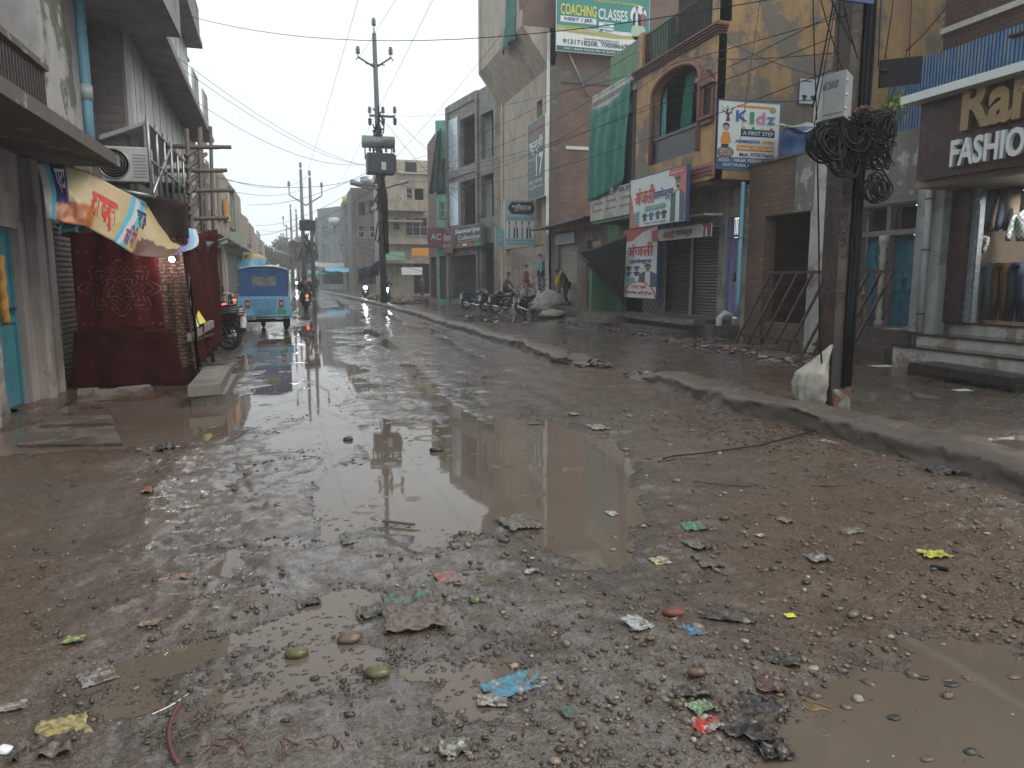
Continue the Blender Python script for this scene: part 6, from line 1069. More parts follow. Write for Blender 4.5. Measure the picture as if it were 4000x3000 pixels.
# tangle of cable around the mid pole
mb = MB(); rs = random.Random(5)
for k in range(26):
    z = rs.uniform(4.0, 10.); c = P0.lerp(ptop, z/ptop.z); mb.tube([c+Vector((rs.uniform(-.35, .35), rs.uniform(-.3, .1), rs.uniform(-.7, .7))) for _ in range(5)], .035, 5)
mb.tube([P0+Vector((.18, -.1, 3.)), P0+Vector((.1, -.1, 6)), P0.lerp(ptop, .5)+Vector((.1, -.1, 0))], [.12, .2, .1], 8); mb.build('cable_tangle', BLACK, mp)
def farpole(u, Y, vtop, label, dbl=True):
    c = at_y(u, 1100, Y); zt = zy(u, vtop, Y); t = thing('utility_pole', (c.x, Y, 0), label, 'pole', 'utility poles receding down the street'); mb = MB(); mb.tube([(c.x, Y, -.1), (c.x, Y, zt)], [.2, .12], 8)
    if dbl: mb.tube([(c.x+.75, Y, -.1), (c.x+.75, Y, zt*.94)], [.2, .12], 8); mb.box((c.x, Y-.05, zt*.6), (c.x+.75, Y+.05, zt*.6+.12))
    mb.build('shaft', PG, t); mb = MB()
    for sd in (-1, 1): mb.tube([(c.x+.35, Y, zt*.72), (c.x+.35+sd*1.4, Y, zt*.80), (c.x+.35+sd*1.4, Y, zt*.86)], .06, 6)
    ar = mb.build('arm', PG, t); ins_each([((c.x+d, Y, z), 1.5, 1) for d, z in ((0, zt), (-1.05, zt*.85), (1.75, zt*.85), (.75, zt*.94))], ar)
    mb = MB(); mb.tube([(c.x, Y, zt*.42), (c.x-1.3, Y-.4, zt*.46)], .05, 5); mb.tube([(c.x-1.2, Y-.4, zt*.455), (c.x-2.1, Y-.5, zt*.47)], [.14, .12], 8, flat=.5); mb.build('street_lamp', plain('pale lamp housing', (.42, .44, .44), .35), t)
    mb = MB(); rs = random.Random(int(u)); [mb.tube([(c.x+rs.uniform(-.5, 1.2), Y-.1, zt*rs.uniform(.25, .55)) for _ in range(4)], .05, 4) for _ in range(12)]; mb.box((c.x-.3, Y-.4, zt*.52), (c.x+1.1, Y+.2, zt*.6)); mb.build('cable_tangle', BLACK, t)
farpole(1182, 70, 662, 'double utility pole with Y arms behind the motorcyclist'); farpole(1137, 112, 815, 'second, smaller double utility pole down the street'); farpole(1118, 150, 890, 'farthest thin utility pole with a lamp arm', False)
# ---- big rusty pole in the right foreground
BPx, BPy = 6.02, 7.28; bp = thing('utility_pole', (BPx, BPy, 0), 'big rusty black steel pole in the right foreground with coiled cables around it', 'pole'); RB_ = plaster('rust stained black steel', (.035, .024, .019), (.065, .038, .026), .4, .7, .5, 2., damp=(.012, .01, .01))
lean = lambda z: Vector((BPx-.004*z, BPy, z)); mb = MB()
for x0_, x1_, y0_, y1_ in ((-.11, -.09, -.13, .13), (.09, .11, -.13, .13), (-.09, .09, -.02, .02), (-.12, .02, -.152, -.132)):
    mb.hexa([lean(z)+Vector((x, y, 0)) for z in (-.1, 7.5) for x, y in ((x0_, y0_), (x1_, y0_), (x1_, y1_), (x0_, y1_))])
mb.build('shaft', RB_, bp); mb = MB(); mb.box((BPx-.10, BPy-.18, 0.0), (BPx+.15, BPy+.15, .32), 0, .02); mb.build('base_plate', plaster('orange rust plate', (.16, .065, .03), (.28, .26, .24), .45, .6, .8, 6), bp)
mk = plain('faded pole numerals', (.02, .015, .012), .7)
for k, (ch, v) in enumerate(zip('K0T0U62', (745, 792, 825, 850, 900, 925, 950))): lettering('painted_digit', ch, FY(BPy-.153), BPx-.11, BPx-.03, zy(3240, v+16, BPy), zy(3240, v-14, BPy), .002, mk, bp)
lettering('painted_digit', '2', FY(BPy-.153), BPx-.13, BPx-.02, zy(3240, 1140, BPy), zy(3240, 1085, BPy), .002, plain('rust red numeral', (.09, .03, .02), .7), bp)
mb = MB(); [mb.tube([(BPx+.035+.03*k+.01*math.sin(z*3+k), BPy-.165-.012*(k % 2), z*1.) for z in (.35, 1.2, 2., 2.6, 3.2, 4., 5., 6., 7.4)], .022, 6) for k in range(4)]; mb.build('cable_bundle', BLACK, bp)
# meter box
Yb_ = 6.95; b0, b1 = at_y(3198, 472, 7.05), at_y(3322, 300, 7.0); bc = at_y(3284, 480, 6.78); mbx = thing('meter_box', (b0.x, Yb_, b0.z), 'grey electric meter box strapped to the big pole above the cable coils', 'meter box'); GBX = plain('grey plastic case', (.33, .34, .33), .4, 0, .12, 4, .05)
mb = MB(); mb.hexa([(q[0], q[1], z) for z in (b0.z, b1.z) for q in ((b0.x, 7.05), (bc.x, 6.78), (b1.x, 7.0), (b0.x+.05, 7.25))]); mb.build('case', GBX, mbx)
fb = Fr(b0.x, 7.05, -.27, -(bc.x-b0.x)); Lb = math.hypot(bc.x-b0.x, .27); mb = MB(); fb.box(mb, .02, Lb-.03, b0.z+.05, b1.z-.09, .001, .012); cv = mb.build('cover', GBX, mbx)
lettering('lettering', 'AEC050107', fb, .0, Lb*.72, b0.z+.30, b0.z+.38, .0125, INV, mbx, shear=.2); mb = MB(); f_2 = Fr(b1.x-.07, Yb_-.32, .32, -.07)
[mb.tube([(bc.x+.02, 6.79, b0.z+z), (bc.x+.05, 6.84, b0.z+z)], .016, 8) for z in (.08, .22, .36)]; mb.build('latch', STEEL, mbx)
# blue plate at the top of the pole, dark board to the right
p = at_y(3310, 5, 6.9); mb = MB(); mb.box((p.x-.28, 6.9, p.z-.0), (p.x+.30, 6.93, p.z+.35)); tag(mb.build('number_plate', plain('blue enamel plate', (.02, .05, .16), .4), None, (p.x, 6.9, p.z)), 'blue enamel plate cut by the top edge on the big pole', 'plate')
q0, q1 = at_y(3425, 345, 7.6), at_y(3567, 228, 7.6); mb = MB(); mb.hexa([(q0.x, 7.6, q0.z), (q1.x, 7.5, q0.z+.07), (q1.x, 7.53, q0.z+.07), (q0.x, 7.63, q0.z), (q0.x, 7.6, q1.z-.06), (q1.x, 7.5, q1.z), (q1.x, 7.53, q1.z), (q0.x, 7.63, q1.z-.06)]); mb.tube([(q0.x-.15, 7.45, q0.z+.15), (q0.x+.1, 7.6, q0.z+.2)], .015, 6)
tag(mb.build('back_board', BLACK, None, (q0.x, 7.6, q0.z)), 'back of a small black board fixed to the right of the big pole', 'board')
# coils of cable
def coil(cx, cz, r, n, label, k, rad=.009, y=6.95, mat=None, sq=1.):
    r *= .84
    rs = random.Random(k); mb = MB()
    for i in range(n):
        c = Vector((cx+rs.uniform(-.06, .06), y+rs.uniform(-.1, .1), cz+rs.uniform(-.06, .05))); R_ = r*rs.uniform(.5, .98); ph = rs.random()*6.28; tl = rs.uniform(-.5, .5)
        mb.tube([c+Vector((R_*math.cos(t)*(1+.08*math.sin(3*t+ph)), R_*.35*math.sin(t+tl), R_*sq*math.sin(t)*(1+.06*math.cos(2*t+ph)))) for t in [6.2832*q/26 for q in range(26)]], rad, 5, 0, True)
    return tag(mb.build('cable_coil', mat or BLACK, None, (cx, y, cz)), label, 'cable coil', 'cable coils on the big pole')
for k, (u, v, r, n, lb, m_) in enumerate(((3215, 560, .22, 26, 'dense black cable coil left of the big pole', None), (3270, 620, .21, 10, 'looser black loops hanging below the left coil', None), (3415, 500, .22, 9, 'black cable coil right of the big pole', None), (3405, 470, .2, 12, 'rust red cable coil behind the right black coil', plain('rust red cable', (.16, .04, .025), .4)), (3408, 735, .14, 14, 'small black coil hanging lowest, right of the big pole', None), (3310, 520, .2, 10, 'black cable loops across the front of the pole', None))):
    p = at_y(u, v, 6.9); coil(p.x, p.z, r, n, lb, k, .007 if m_ else .009, 6.9 if k != 3 else 7.1, m_, 1.25 if k in (1, 4) else 1.)
mb = MB(); rs = random.Random(3)
for _ in range(70): mb.tube([(6.02+rs.uniform(-.33, .30), 6.85+rs.uniform(-.05, .05), 3.05+rs.uniform(-.3, .35)) for _ in range(4)], .008, 4)
tag(mb.build('cable_tangle', BLACK, None, (6.02, 6.85, 3.05)), 'knot of black cables bunched around the big pole below the meter box', 'cables')
# plant growing behind the pole, on the wall
p = at_y(3480, 410, 11.3); tt = thing('wall_plant', (p.x, 11.3, p.z), 'yellow green plant growing on the wall behind the cable coils', 'plant'); bush('foliage', (p.x, 11.3, p.z), .28, 180, .045, plain('yellow green leaves', (.25, .30, .05), .6, 0, .3, 9, 0), None, None, tt); mb = MB(); mb.tube([(p.x, 11.35, p.z-.5), (p.x, 11.3, p.z)], .015, 5); mb.build('stem', WOODD, tt)
# ================================================================ WIRES
def wire(name_label, pts, sag=.3, r=.012, n=18, mat=None):
    P = []
    for i in range(len(pts)-1):
        a, b_ = Vector(pts[i]), Vector(pts[i+1])
        for k in range(n+(i == len(pts)-2)): t = k/n; q = a.lerp(b_, t); q.z -= sag*4*t*(1-t); P.append(q)
    mb = MB(); mb.tube(P, r, 4); return tag(mb.build('overhead_wire', mat or BLACK, None, P[0]), name_label, 'wire', 'overhead wires across the street')
W = [((at_y(3300, 60, 7.2)), at_y(1520, 450, 41), .4), (at_y(3320, 20, 7.2), at_y(1530, 640, 41), 1.0), (at_y(3330, 240, 7.2), at_y(1480, 700, 41), .9), (at_y(690, 50, 20), at_y(3300, -60, 7.2), .6),
     (at_y(640, 190, 22), at_y(1430, 650, 41), .5), (at_y(660, 330, 26), at_y(1425, 640, 41), .8), (at_y(500, 120, 17), at_y(1390, 640, 41), .5), (at_y(820, 690, 34), at_y(1420, 690, 41), .5), (at_y(800, 670, 33), at_y(1190, 690, 70), .8), (at_y(870, 740, 40), at_y(1185, 730, 70), .5),
     (at_y(960, 800, 55), at_y(1430, 670, 41), .5), (at_y(990, 880, 75), at_y(1440, 700, 41), .7), (at_y(990, 920, 80), at_y(1185, 860, 70), .3), (at_y(1010, 900, 85), at_y(1450, 740, 41), .8), (at_y(1190, 890, 70), at_y(1760, 1090, 40), .4), (at_y(1195, 860, 70), at_y(1600, 1010, 45), .5),
     (at_y(1500, 480, 41), at_y(1960, 900, 34), .6), (at_y(1550, 480, 41), at_y(2100, 860, 32), .5), (at_y(1540, 640, 41), at_y(2480, 200, 21), .4), (at_y(1540, 660, 41), at_y(2760, 100, 17), .9), (at_y(1530, 690, 41), at_y(2780, 130, 16.4), 1.4), (at_y(1530, 620, 41), at_y(2070, -20, 28), .2),
     (at_y(2780, 130, 16.4), at_y(3300, 330, 7.2), .1), (at_y(2600, 330, 19), at_y(3300, 380, 7.2), .2), (at_y(2960, 0, 15), at_y(2880, 560, 16.), 0.), (at_y(1400, -40, 30), at_y(1140, 820, 112), .5), (at_y(1700, -40, 26), at_y(1250, 820, 112), .5), (at_y(1560, -40, 26), at_y(1395, 225, 41), .0),
     (at_y(3320, 200, 7.2), at_y(2480, 180, 20.5), .2), (at_y(3310, 120, 7.2), at_y(1530, 660, 41), .6), (at_y(1400, 760, 41), at_y(1200, 980, 70), .3), (at_y(1540, 760, 41), at_y(1690, 850, 50), .3)]
for k, (a, b_, s_) in enumerate(W): wire('thin black overhead wire strung between the poles and house fronts', [a, b_], s_, .0035+.00022*min(a[1], b_[1]) if max(a[1], b_[1]) > 30 else .006)
for k, (u0, v0, u1, v1, r) in enumerate(((3165, -20, 3180, 470, .008), (3190, -20, 3290, 300, .007), (3245, 10, 3165, 420, .012), (3255, 10, 3150, 600, .007), (3270, 10, 3260, 290, .008), (3430, 0, 3420, 260, .007), (3480, -10, 3445, 230, .007), (3550, -10, 3540, 240, .006), (3715, -10, 3530, 200, .008), (3530, 210, 3450, 430, .008), (3230, -20, 3330, 190, .008), (3285, 20, 3340, 230, .007))):
    wire('loose black cable dropping beside the top of the big pole', [at_y(u0, v0, 7.0), at_y(u1, v1, 6.95)], .03, r, 6)
w_ = [at_y(3180, 480, 6.95), at_y(3188, 900, 6.95), at_y(3192, 1300, 6.95), at_y(3200, 1420, 6.95)]; tube_thing('hanging_cable', w_, .009, BLACK, 'black cable hanging straight down left of the big pole', 'cable')
P = [at_z(3290, 1640, .02), at_z(3200, 1690, .02), at_z(3100, 1735, .03), at_z(2950, 1760, .04), at_z(2750, 1780, .02), at_z(2620, 1790, .01), at_z(2580, 1812, .01)]
for q in P: q.z = gtop(q.x, q.y)+.03
tube_thing('ground_cable', P, .007, BLACK, 'black cable lying on the mud from the big pole towards the puddle', 'cable')
# ================================================================ PEOPLE
VL = bpy.context.view_layer
def skinned(name, V, E, Rr, mat, parent=None, root=0, lv=2, base=None):
    me = bpy.data.meshes.new(name+'_cage'); me.from_pydata([tuple(v) for v in V], E, []); o = bpy.data.objects.new(name+'_cage', me); S.collection.objects.link(o)
    m_ = o.modifiers.new('s', 'SKIN'); m_.use_smooth_shade = True; d = me.skin_vertices[0].data
    for i, r in enumerate(Rr): d[i].radius = (r, r) if not hasattr(r, '__len__') else r; d[i].use_root = (i == root)
    q = o.modifiers.new('u', 'SUBSURF'); q.levels = lv; q.render_levels = lv
    dg = bpy.context.evaluated_depsgraph_get(); dg.update(); e = o.evaluated_get(dg); m2 = bpy.data.meshes.new_from_object(e); bpy.data.objects.remove(o); bpy.data.meshes.remove(me)
    m2.name = name; m2.materials.clear(); m2.materials.append(mat); n_ = bpy.data.objects.new(name, m2); C.objects.link(n_); n_.parent = parent
    return n_
SK = plain('brown skin', (.16, .085, .055), .5, 0, .1, 6, 0); HAIR = plain('black hair', (.012, .010, .009), .5)
def person(name, loc, rz, label, pose, shirt, trousers, skin=SK, h=1.68, hair=HAIR, cat='person', helmet=None, shoe=None, group=None, hands=True):
    """pose: joint name -> (x, y, z) for a 1.7 m figure facing +Y"""
    t = thing(name, (0, 0, 0), label, cat, group); k = h/1.7
    J = dict(pel=(0, 0, .93), sp=(0, .01, 1.12), ch=(0, .01, 1.32), nk=(0, .0, 1.47), hb=(0, .01, 1.55), hd=(0, .03, 1.63), ls=(-.18, 0, 1.41), rs=(.18, 0, 1.41), le=(-.25, -.02, 1.13), re=(.25, -.02, 1.13), lw=(-.27, .05, .88), rw=(.27, .05, .88),
             lh=(-.09, 0, .90), rh=(.09, 0, .90), lk=(-.11, .03, .50), rk=(.11, .03, .50), la=(-.12, 0, .09), ra=(.12, 0, .09)); J.update(pose); J = {a: Vector(b)*k for a, b in J.items()}
    def toe(a, kn): d = J.get('f'+a); return d if d is not None else J[a]+Vector((0, .15, -.05))*k
    J['lt'] = Vector(pose['lt'])*k if 'lt' in pose else J['la']+Vector((-.02, .15, -.05))*k; J['rt'] = Vector(pose['rt'])*k if 'rt' in pose else J['ra']+Vector((.02, .15, -.05))*k
    def hand(w, e): d = (J[w]-J[e]).normalized(); return J[w]+d*.07*k
    names = ['pel', 'sp', 'ch', 'nk', 'hb', 'hd', 'ls', 'le', 'lw', 'rs', 're', 'rw', 'lh', 'lk', 'la', 'lt', 'rh', 'rk', 'ra', 'rt']; rad = dict(pel=.13, sp=.115, ch=.135, nk=.055, hb=.072, hd=.088, ls=.062, le=.042, lw=.028, rs=.062, re=.042, rw=.028, lh=.085, lk=.058, la=.040, lt=.032, rh=.085, rk=.058, ra=.040, rt=.032)
    ed = [('pel', 'sp'), ('sp', 'ch'), ('ch', 'nk'), ('nk', 'hb'), ('hb', 'hd'), ('ch', 'ls'), ('ls', 'le'), ('le', 'lw'), ('ch', 'rs'), ('rs', 're'), ('re', 'rw'), ('pel', 'lh'), ('lh', 'lk'), ('lk', 'la'), ('la', 'lt'), ('pel', 'rh'), ('rh', 'rk'), ('rk', 'ra'), ('ra', 'rt')]
    V = [J[a] for a in names]; Rr = [rad[a]*k for a in names]; E = [(names.index(a), names.index(b_)) for a, b_ in ed]
    if hands:
        for s, w, e in ((-1, 'lw', 'le'), (1, 'rw', 're')):
            d = (J[w]-J[e]).normalized(); sx = d.cross(Vector((0, 1, .2))).normalized(); pi = len(V); V.append(J[w]+d*.06*k); Rr.append(.030*k); E.append((names.index(w), pi))
            for f, (o_, L_) in enumerate(((-.03, .075), (-.01, .09), (.01, .085), (.028, .07))): a_ = len(V); V.append(J[w]+d*(.10)*k+sx*o_*k); Rr.append(.0095*k); E.append((pi, a_)); V.append(V[a_]+d*L_*.8*k+Vector((0, .02, 0))*k); Rr.append(.008*k); E.append((a_, a_+1))
            a_ = len(V); V.append(J[w]+d*.05*k+sx*-.04*s*k+Vector((0, .03, 0))*k); Rr.append(.010*k); E.append((pi, a_))
    skinned('body', V, E, Rr, skin, t)
    hd = J['hd']; up = (J['hd']-J['nk']).normalized(); fw = Vector((0, 1, 0)); fw = (fw-up*fw.dot(up)).normalized() if abs(up.y) < .95 else Vector((0, 0, -1)); sd = fw.cross(up)
    def hp(a, b_, c): return hd+(sd*a+fw*b_+up*c)*k
    mb = MB(); 
    for c_, r in ((hp(0, .092, -.02), .014), (hp(0, .10, -.035), .015), (hp(-.09, .0, -.015), .022), (hp(.09, .0, -.015), .022), (hp(0, .083, -.075), .016)): mb.ball(c_, r*k, 0, 8, 6)
    mb.build('face', skin, t); mb = MB(); [mb.ball(hp(s*.033, .087, .008), .010*k, 0, 6, 5) for s in (-1, 1)]; mb.build('eyes', HAIR, t)
    if helmet:
        mb = MB(); mb.ball(hp(0, -.0, .02), (.135*k, .15*k, .145*k), 0, 18, 12); hm = mb.build('helmet', helmet, t); mb = MB(); mb.ball(hp(0, .045, .0), (.115*k, .12*k, .07*k), 0, 14, 8); mb.build('visor', BLACK, hm)
    elif hair:
        mb = MB()
        def hf(i, j):
            a = 2*math.pi*i; th = j*math.pi*.60; q = Vector((math.sin(th)*math.cos(a)*.098, math.sin(th)*math.sin(a)*.108-.012, math.cos(th)*.108+.012)); cut = .025*max(0, math.sin(a))*j*4
            q = q*(1+.06*float(vnoise(np.array([i*20.]), np.array([j*9.]))[0])); return hp(q.x, q.y-cut*.3, q.z+cut)
        mb.grid(hf, 20, 10); mb.build('hair', hair, t)
    sub = lambda L_: ([J[a] for a in L_])
    N1 = ['pel', 'sp', 'ch', 'ls', 'lse', 'rs', 'rse', 'nk']; J['lse'] = J['ls'].lerp(J['le'], .85 if shirt[1] == 'short' else 1.9); J['rse'] = J['rs'].lerp(J['re'], .85 if shirt[1] == 'short' else 1.9)
    if shirt[1] == 'long': J['lse'], J['rse'] = J['le'], J['re']
    NN = ['pel', 'sp', 'ch', 'nkb', 'ls', 'lse', 'rs', 'rse']; J['nkb'] = J['ch'].lerp(J['nk'], .75); Rs = dict(pel=.155, sp=.145, ch=.16, nkb=.085, ls=.082, lse=.062, rs=.082, rse=.062); EE = [('pel', 'sp'), ('sp', 'ch'), ('ch', 'nkb'), ('ch', 'ls'), ('ls', 'lse'), ('ch', 'rs'), ('rs', 'rse')]
    if shirt[1] == 'long': NN += ['lcu', 'rcu']; J['lcu'] = J['le'].lerp(J['lw'], .9); J['rcu'] = J['re'].lerp(J['rw'], .9); Rs.update(lcu=.045, rcu=.045); EE += [('lse', 'lcu'), ('rse', 'rcu')]
    skinned('shirt', [J[a] for a in NN], [(NN.index(a), NN.index(b_)) for a, b_ in EE], [Rs[a]*k for a in NN], shirt[0], t)
    NN = ['pel', 'lh', 'lk', 'lc', 'rh', 'rk', 'rc']; J['lc'] = J['lk'].lerp(J['la'], .92); J['rc'] = J['rk'].lerp(J['ra'], .92); Rs = dict(pel=.145, lh=.115, lk=.082, lc=.07, rh=.115, rk=.082, rc=.07); EE = [('pel', 'lh'), ('lh', 'lk'), ('lk', 'lc'), ('pel', 'rh'), ('rh', 'rk'), ('rk', 'rc')]
    skinned('trousers', [J[a] for a in NN], [(NN.index(a), NN.index(b_)) for a, b_ in EE], [Rs[a]*k for a in NN], trousers, t)
    for a, b_ in (('la', 'lt'), ('ra', 'rt')): skinned('shoe', [J[a]+Vector((0, -.05, -.045))*k, J[a]+Vector((0, .02, -.045))*k, J[b_]], [(0, 1), (1, 2)], [.045*k, .048*k, .038*k], shoe or BLACK, t, lv=1)
    t.location = loc; t.rotation_euler = (0, 0, rz); t['_j'] = 1; del t['_j']; return t, J
CL = lambda nm, c: plain(nm, c, .85, 0, .25, 9, .3)
# stooping man on the platform, facing left (-x)
mp_ = at_y(2237, 1190, 29.0); stoop = dict(pel=(0, -.06, .90), sp=(0, .02, 1.08), ch=(0, .16, 1.25), nk=(0, .27, 1.36), hb=(0, .33, 1.40), hd=(0, .39, 1.43), ls=(-.17, .18, 1.33), rs=(.17, .18, 1.33), le=(-.22, .16, 1.04), re=(.22, .14, 1.04), lw=(-.2, .26, .82), rw=(.2, .2, .80), lh=(-.09, -.05, .88), rh=(.09, -.05, .88), lk=(-.1, .03, .48), rk=(.1, -.02, .48), la=(-.1, .04, .09), ra=(.11, -.12, .09))
t, J = person('person', (11.0-.35, 29.0, .45), R(90), 'stooping man in a dark grey shirt with a bright yellow scarf on the platform', stoop, (CL('dark grey shirt', (.045, .05, .055)), 'short'), CL('dark brown trousers', (.035, .028, .028)), h=1.66)
YS = CL('yellow scarf cloth', (.62, .45, .03)); mb = MB()
mb.tube([(-.10, .34, .95), (-.12, .33, 1.12), (-.115, .30, 1.28), (-.09, .22, 1.39), (0, .15, 1.40), (.09, .22, 1.39), (.115, .30, 1.28), (.12, .34, 1.1), (.11, .35, .88), (.1, .34, .80)], [.05, .06, .055, .05, .045, .05, .055, .06, .06, .03], 10, flat=.7)
sc_ = mb.build('scarf', YS, t); sc_.location = (0, 0, 0)
me = sc_.data; co = np.empty(len(me.vertices)*3); me.vertices.foreach_get('co', co); co = co.reshape(-1, 3)+np.array(wloc(t)); me.vertices.foreach_set('co', co.ravel())
std = {}
t, J = person('person', (11.15, 25.9, .42), R(140), 'person in a pale blue shirt half hidden behind the black tarpaulin', dict(lk=(-.12, .1, .5)), (CL('pale blue shirt', (.42, .52, .60)), 'short'), CL('black trousers', (.015, .015, .018)), h=1.72)
# mannequins of the menswear shop
MSK = plain('mannequin skin', (.5, .33, .25), .4)
for k, (u, Y, z, rz, lb, sc, tc_) in enumerate(((2048, 33.2, .45, R(60), 'mannequin in a rust brown shirt at the open shop left of the stair', (.22, .08, .045), (.1, .11, .12)), (2103, 32.4, .9, R(80), 'mannequin in a pale turquoise shirt standing highest beside the stair rail', (.16, .40, .37), (.05, .06, .07)))):
    person('mannequin', (at_y(u, 1100, Y).x-.0, Y, z), rz, lb, {}, (CL('mannequin cloth %d' % k, sc), 'long'), CL('mannequin trousers %d' % k, tc_), skin=MSK, h=1.72, hair=plain('brown hair', (.09, .04, .025), .6), cat='mannequin', hands=False)
for k, (u, Y) in enumerate(((2036, 31.3), (2073, 31.4))):
    c = at_y(u, 1100, Y); t = thing('head_form', (c.x, Y, 0), 'small mannequin child with an orange cap beside the parked bikes, %s one' % ('left' if not k else 'right'), 'mannequin'); mb = MB(); mb.tube([(c.x, Y, z) for z in (.0, .3, .6, .95, 1.1, 1.16)], [.1, .12, .14, .17, .1, .05], 12); mb.build('torso', CL('grey child cloth', (.3, .3, .32)), t); mb = MB(); mb.ball((c.x, Y, 1.27), (.09, .1, .12)); mb.build('head', MSK, t); mb = MB(); mb.ball((c.x, Y, 1.34), (.1, .11, .07)); mb.build('cap', CL('orange cap', (.5, .14, .03)), t)
# stair rail
mb = MB(); a, b_ = at_y(2088, 1180, 31.5), at_y(2125, 1160, 31.6); [mb.tube([(9.7, 31.4, .9+z), (10.75, 31.4, 1.35+z)], .02, 6) for z in (0, .22, .44)]; [mb.tube([(x, 31.4, .3), (x, 31.4, .9+(x-9.7)*.43+.44)], .02, 6) for x in (9.7, 10.05, 10.4, 10.75)]; tag(mb.build('stair_railing', STEEL, None, (9.7, 31.4, .3)), 'sloping steel stair railing beside the pillar of the beige tower', 'railing')
# ================================================================ MOTORCYCLES
TYRE = plain('tyre rubber', (.015, .015, .016), .6, 0, .3, 20, .3); CHR = plain('chrome', (.5, .5, .5), .15, .9, .1, 5, 0); ENG = plain('grey engine alloy', (.13, .13, .14), .4, .6, .3, 20, .3); SEAT = plain('black vinyl seat', (.015, .014, .014), .35)
def wheel(t, y, r=.3, wd=.045, spokes=10, name='wheel', x=0., rimm=None):
    mb = MB(); mb.ring((x, y, r), (1, 0, 0), r-wd, wd, 32, 8); w_ = mb.build(name, TYRE, t); mb = MB(); mb.ring((x, y, r), (1, 0, 0), r-wd*1.9, .014, 28, 6); mb.tube([(x-.06, y, r), (x+.06, y, r)], .05, 10)
    for k in range(spokes): q = 2*math.pi*k/spokes; mb.tube([(x+(.03 if k % 2 else -.03), y, r), (x, y+math.cos(q)*(r-wd*1.9), r+math.sin(q)*(r-wd*1.9))], .011 if spokes < 12 else .003, 4)
    mb.build('rim', rimm or ENG, w_); return w_
def motorcycle(label, tank=(.02, .02, .025), lit=None, tail=None, group=None, white_front=False, cat='motorcycle'):
    t = thing('motorcycle', (0, 0, 0), label, cat, group); TM = plain('bike paint %.2f %.2f %.2f' % tank, tank, .2, .2, .1, 4, 0, .6); wheel(t, -.63, spokes=6); wheel(t, .63, spokes=6)
    mb = MB(); mb.tube([(0, -.45, .45), (0, -.2, .40), (0, .1, .36), (0, .3, .55), (0, .38, .82), (0, .1, .80), (0, -.35, .70), (0, -.8, .78)], .022, 6); [mb.tube([(s*.07, -.63, .30), (s*.07, -.2, .40)], .02, 6) for s in (-1, 1)]; [mb.tube([(s*.10, -.60, .33), (s*.10, -.45, .70)], .026, 8) for s in (-1, 1)]; mb.build('frame', BLACK, t)
    mb = MB(); mb.tube([(0, -.12, .74), (0, -.02, .80), (0, .16, .86), (0, .30, .86), (0, .40, .80)], [.06, .12, .145, .125, .06], 14, flat=.85); mb.build('tank', TM, t)
    mb = MB(); mb.tube([(0, -.82, .84), (0, -.6, .80), (0, -.3, .77), (0, -.08, .77)], [.07, .11, .12, .09], 12, flat=.45); mb.build('seat', SEAT, t)
    mb = MB(); mb.tube([(0, -.30, .62), (0, -.55, .68), (0, -.80, .76), (0, -.95, .80)], [.10, .11, .09, .04], 10, flat=.7); mb.build('tail_cowl', TM, t)
    mb = MB(); mb.box((-.12, -.14, .28), (.12, .16, .52), 0, .03); mb.tube([(0, .05, .5), (0, .14, .64)], [.09, .075], 10); [mb.tube([(0, .055+.02*k, .53+.03*k), (0, .06+.02*k, .538+.03*k)], .10, 10) for k in range(3)]; mb.build('engine', ENG, t)
    mb = MB(); [mb.tube([(s*.085, .66, .30), (s*.085, .50, .72), (s*.085, .40, .95)], .022, 8) for s in (-1, 1)]; mb.build('fork', CHR, t)
    mb = MB(); mb.tube([(-.36, .24, 1.04), (-.26, .32, 1.05), (-.08, .40, .98), (.08, .40, .98), (.26, .32, 1.05), (.36, .24, 1.04)], .014, 6); hb = mb.build('handlebar', CHR, t); mb = MB(); [mb.tube([(s*.38, .22, 1.04), (s*.27, .31, 1.05)], .02, 6) for s in (-1, 1)]; mb.build('grip', BLACK, hb)
    for s in (-1, 1): mb = MB(); mb.tube([(s*.25, .32, 1.05), (s*.30, .30, 1.2)], .006, 5); mb.ball((s*.31, .30, 1.23), (.055, .012, .035), 0, 10, 6); mb.build('mirror', BLACK, hb)
    mb = MB(); mb.tube([(0, .42, .90), (0, .50, .90), (0, .55, .90)], [.07, .10, .08], 14, flat=1.1); cw = mb.build('headlamp_cowl', plain('white cowl', (.5, .5, .5), .25) if white_front else TM, t)
    mb = MB(); mb.ball((0, .55, .90), (.12, .03, .12) if lit else (.075, .025, .075), 0, 12, 8); mb.build('headlight', emis('lit headlamp', (.95, .97, 1.), lit) if lit else CHR, cw)
    mb = MB(); mb.ball((0, -.965, .76), (.07, .02, .04), 0, 12, 8); mb.build('tail_light', emis('lit tail lamp', (1, .04, .02), tail) if tail else plain('red lamp glass', (.3, .01, .01), .2), t)
    mg = plain('white cowl', (.5, .5, .5), .25) if white_front else TM
    for yc, a0, a1 in ((.63, R(35), R(150)), (-.63, R(20), R(120))):
        mb = MB(); mb.grid(lambda i, j: ((j-.5)*.12, yc+.335*math.cos(a0+(a1-a0)*i)*(1 if yc > 0 else -1), .30+.335*math.sin(a0+(a1-a0)*i)-abs(j-.5)*.04), 14, 4, 0, True, .004); mb.build('mudguard', mg if yc > 0 else BLACK, t)
    mb = MB(); mb.tube([(.11, .12, .42), (.13, .16, .25), (.14, -.1, .22), (.15, -.45, .28), (.16, -.80, .36)], [.018, .02, .025, .045, .05], 10); mb.build('exhaust', CHR, t)
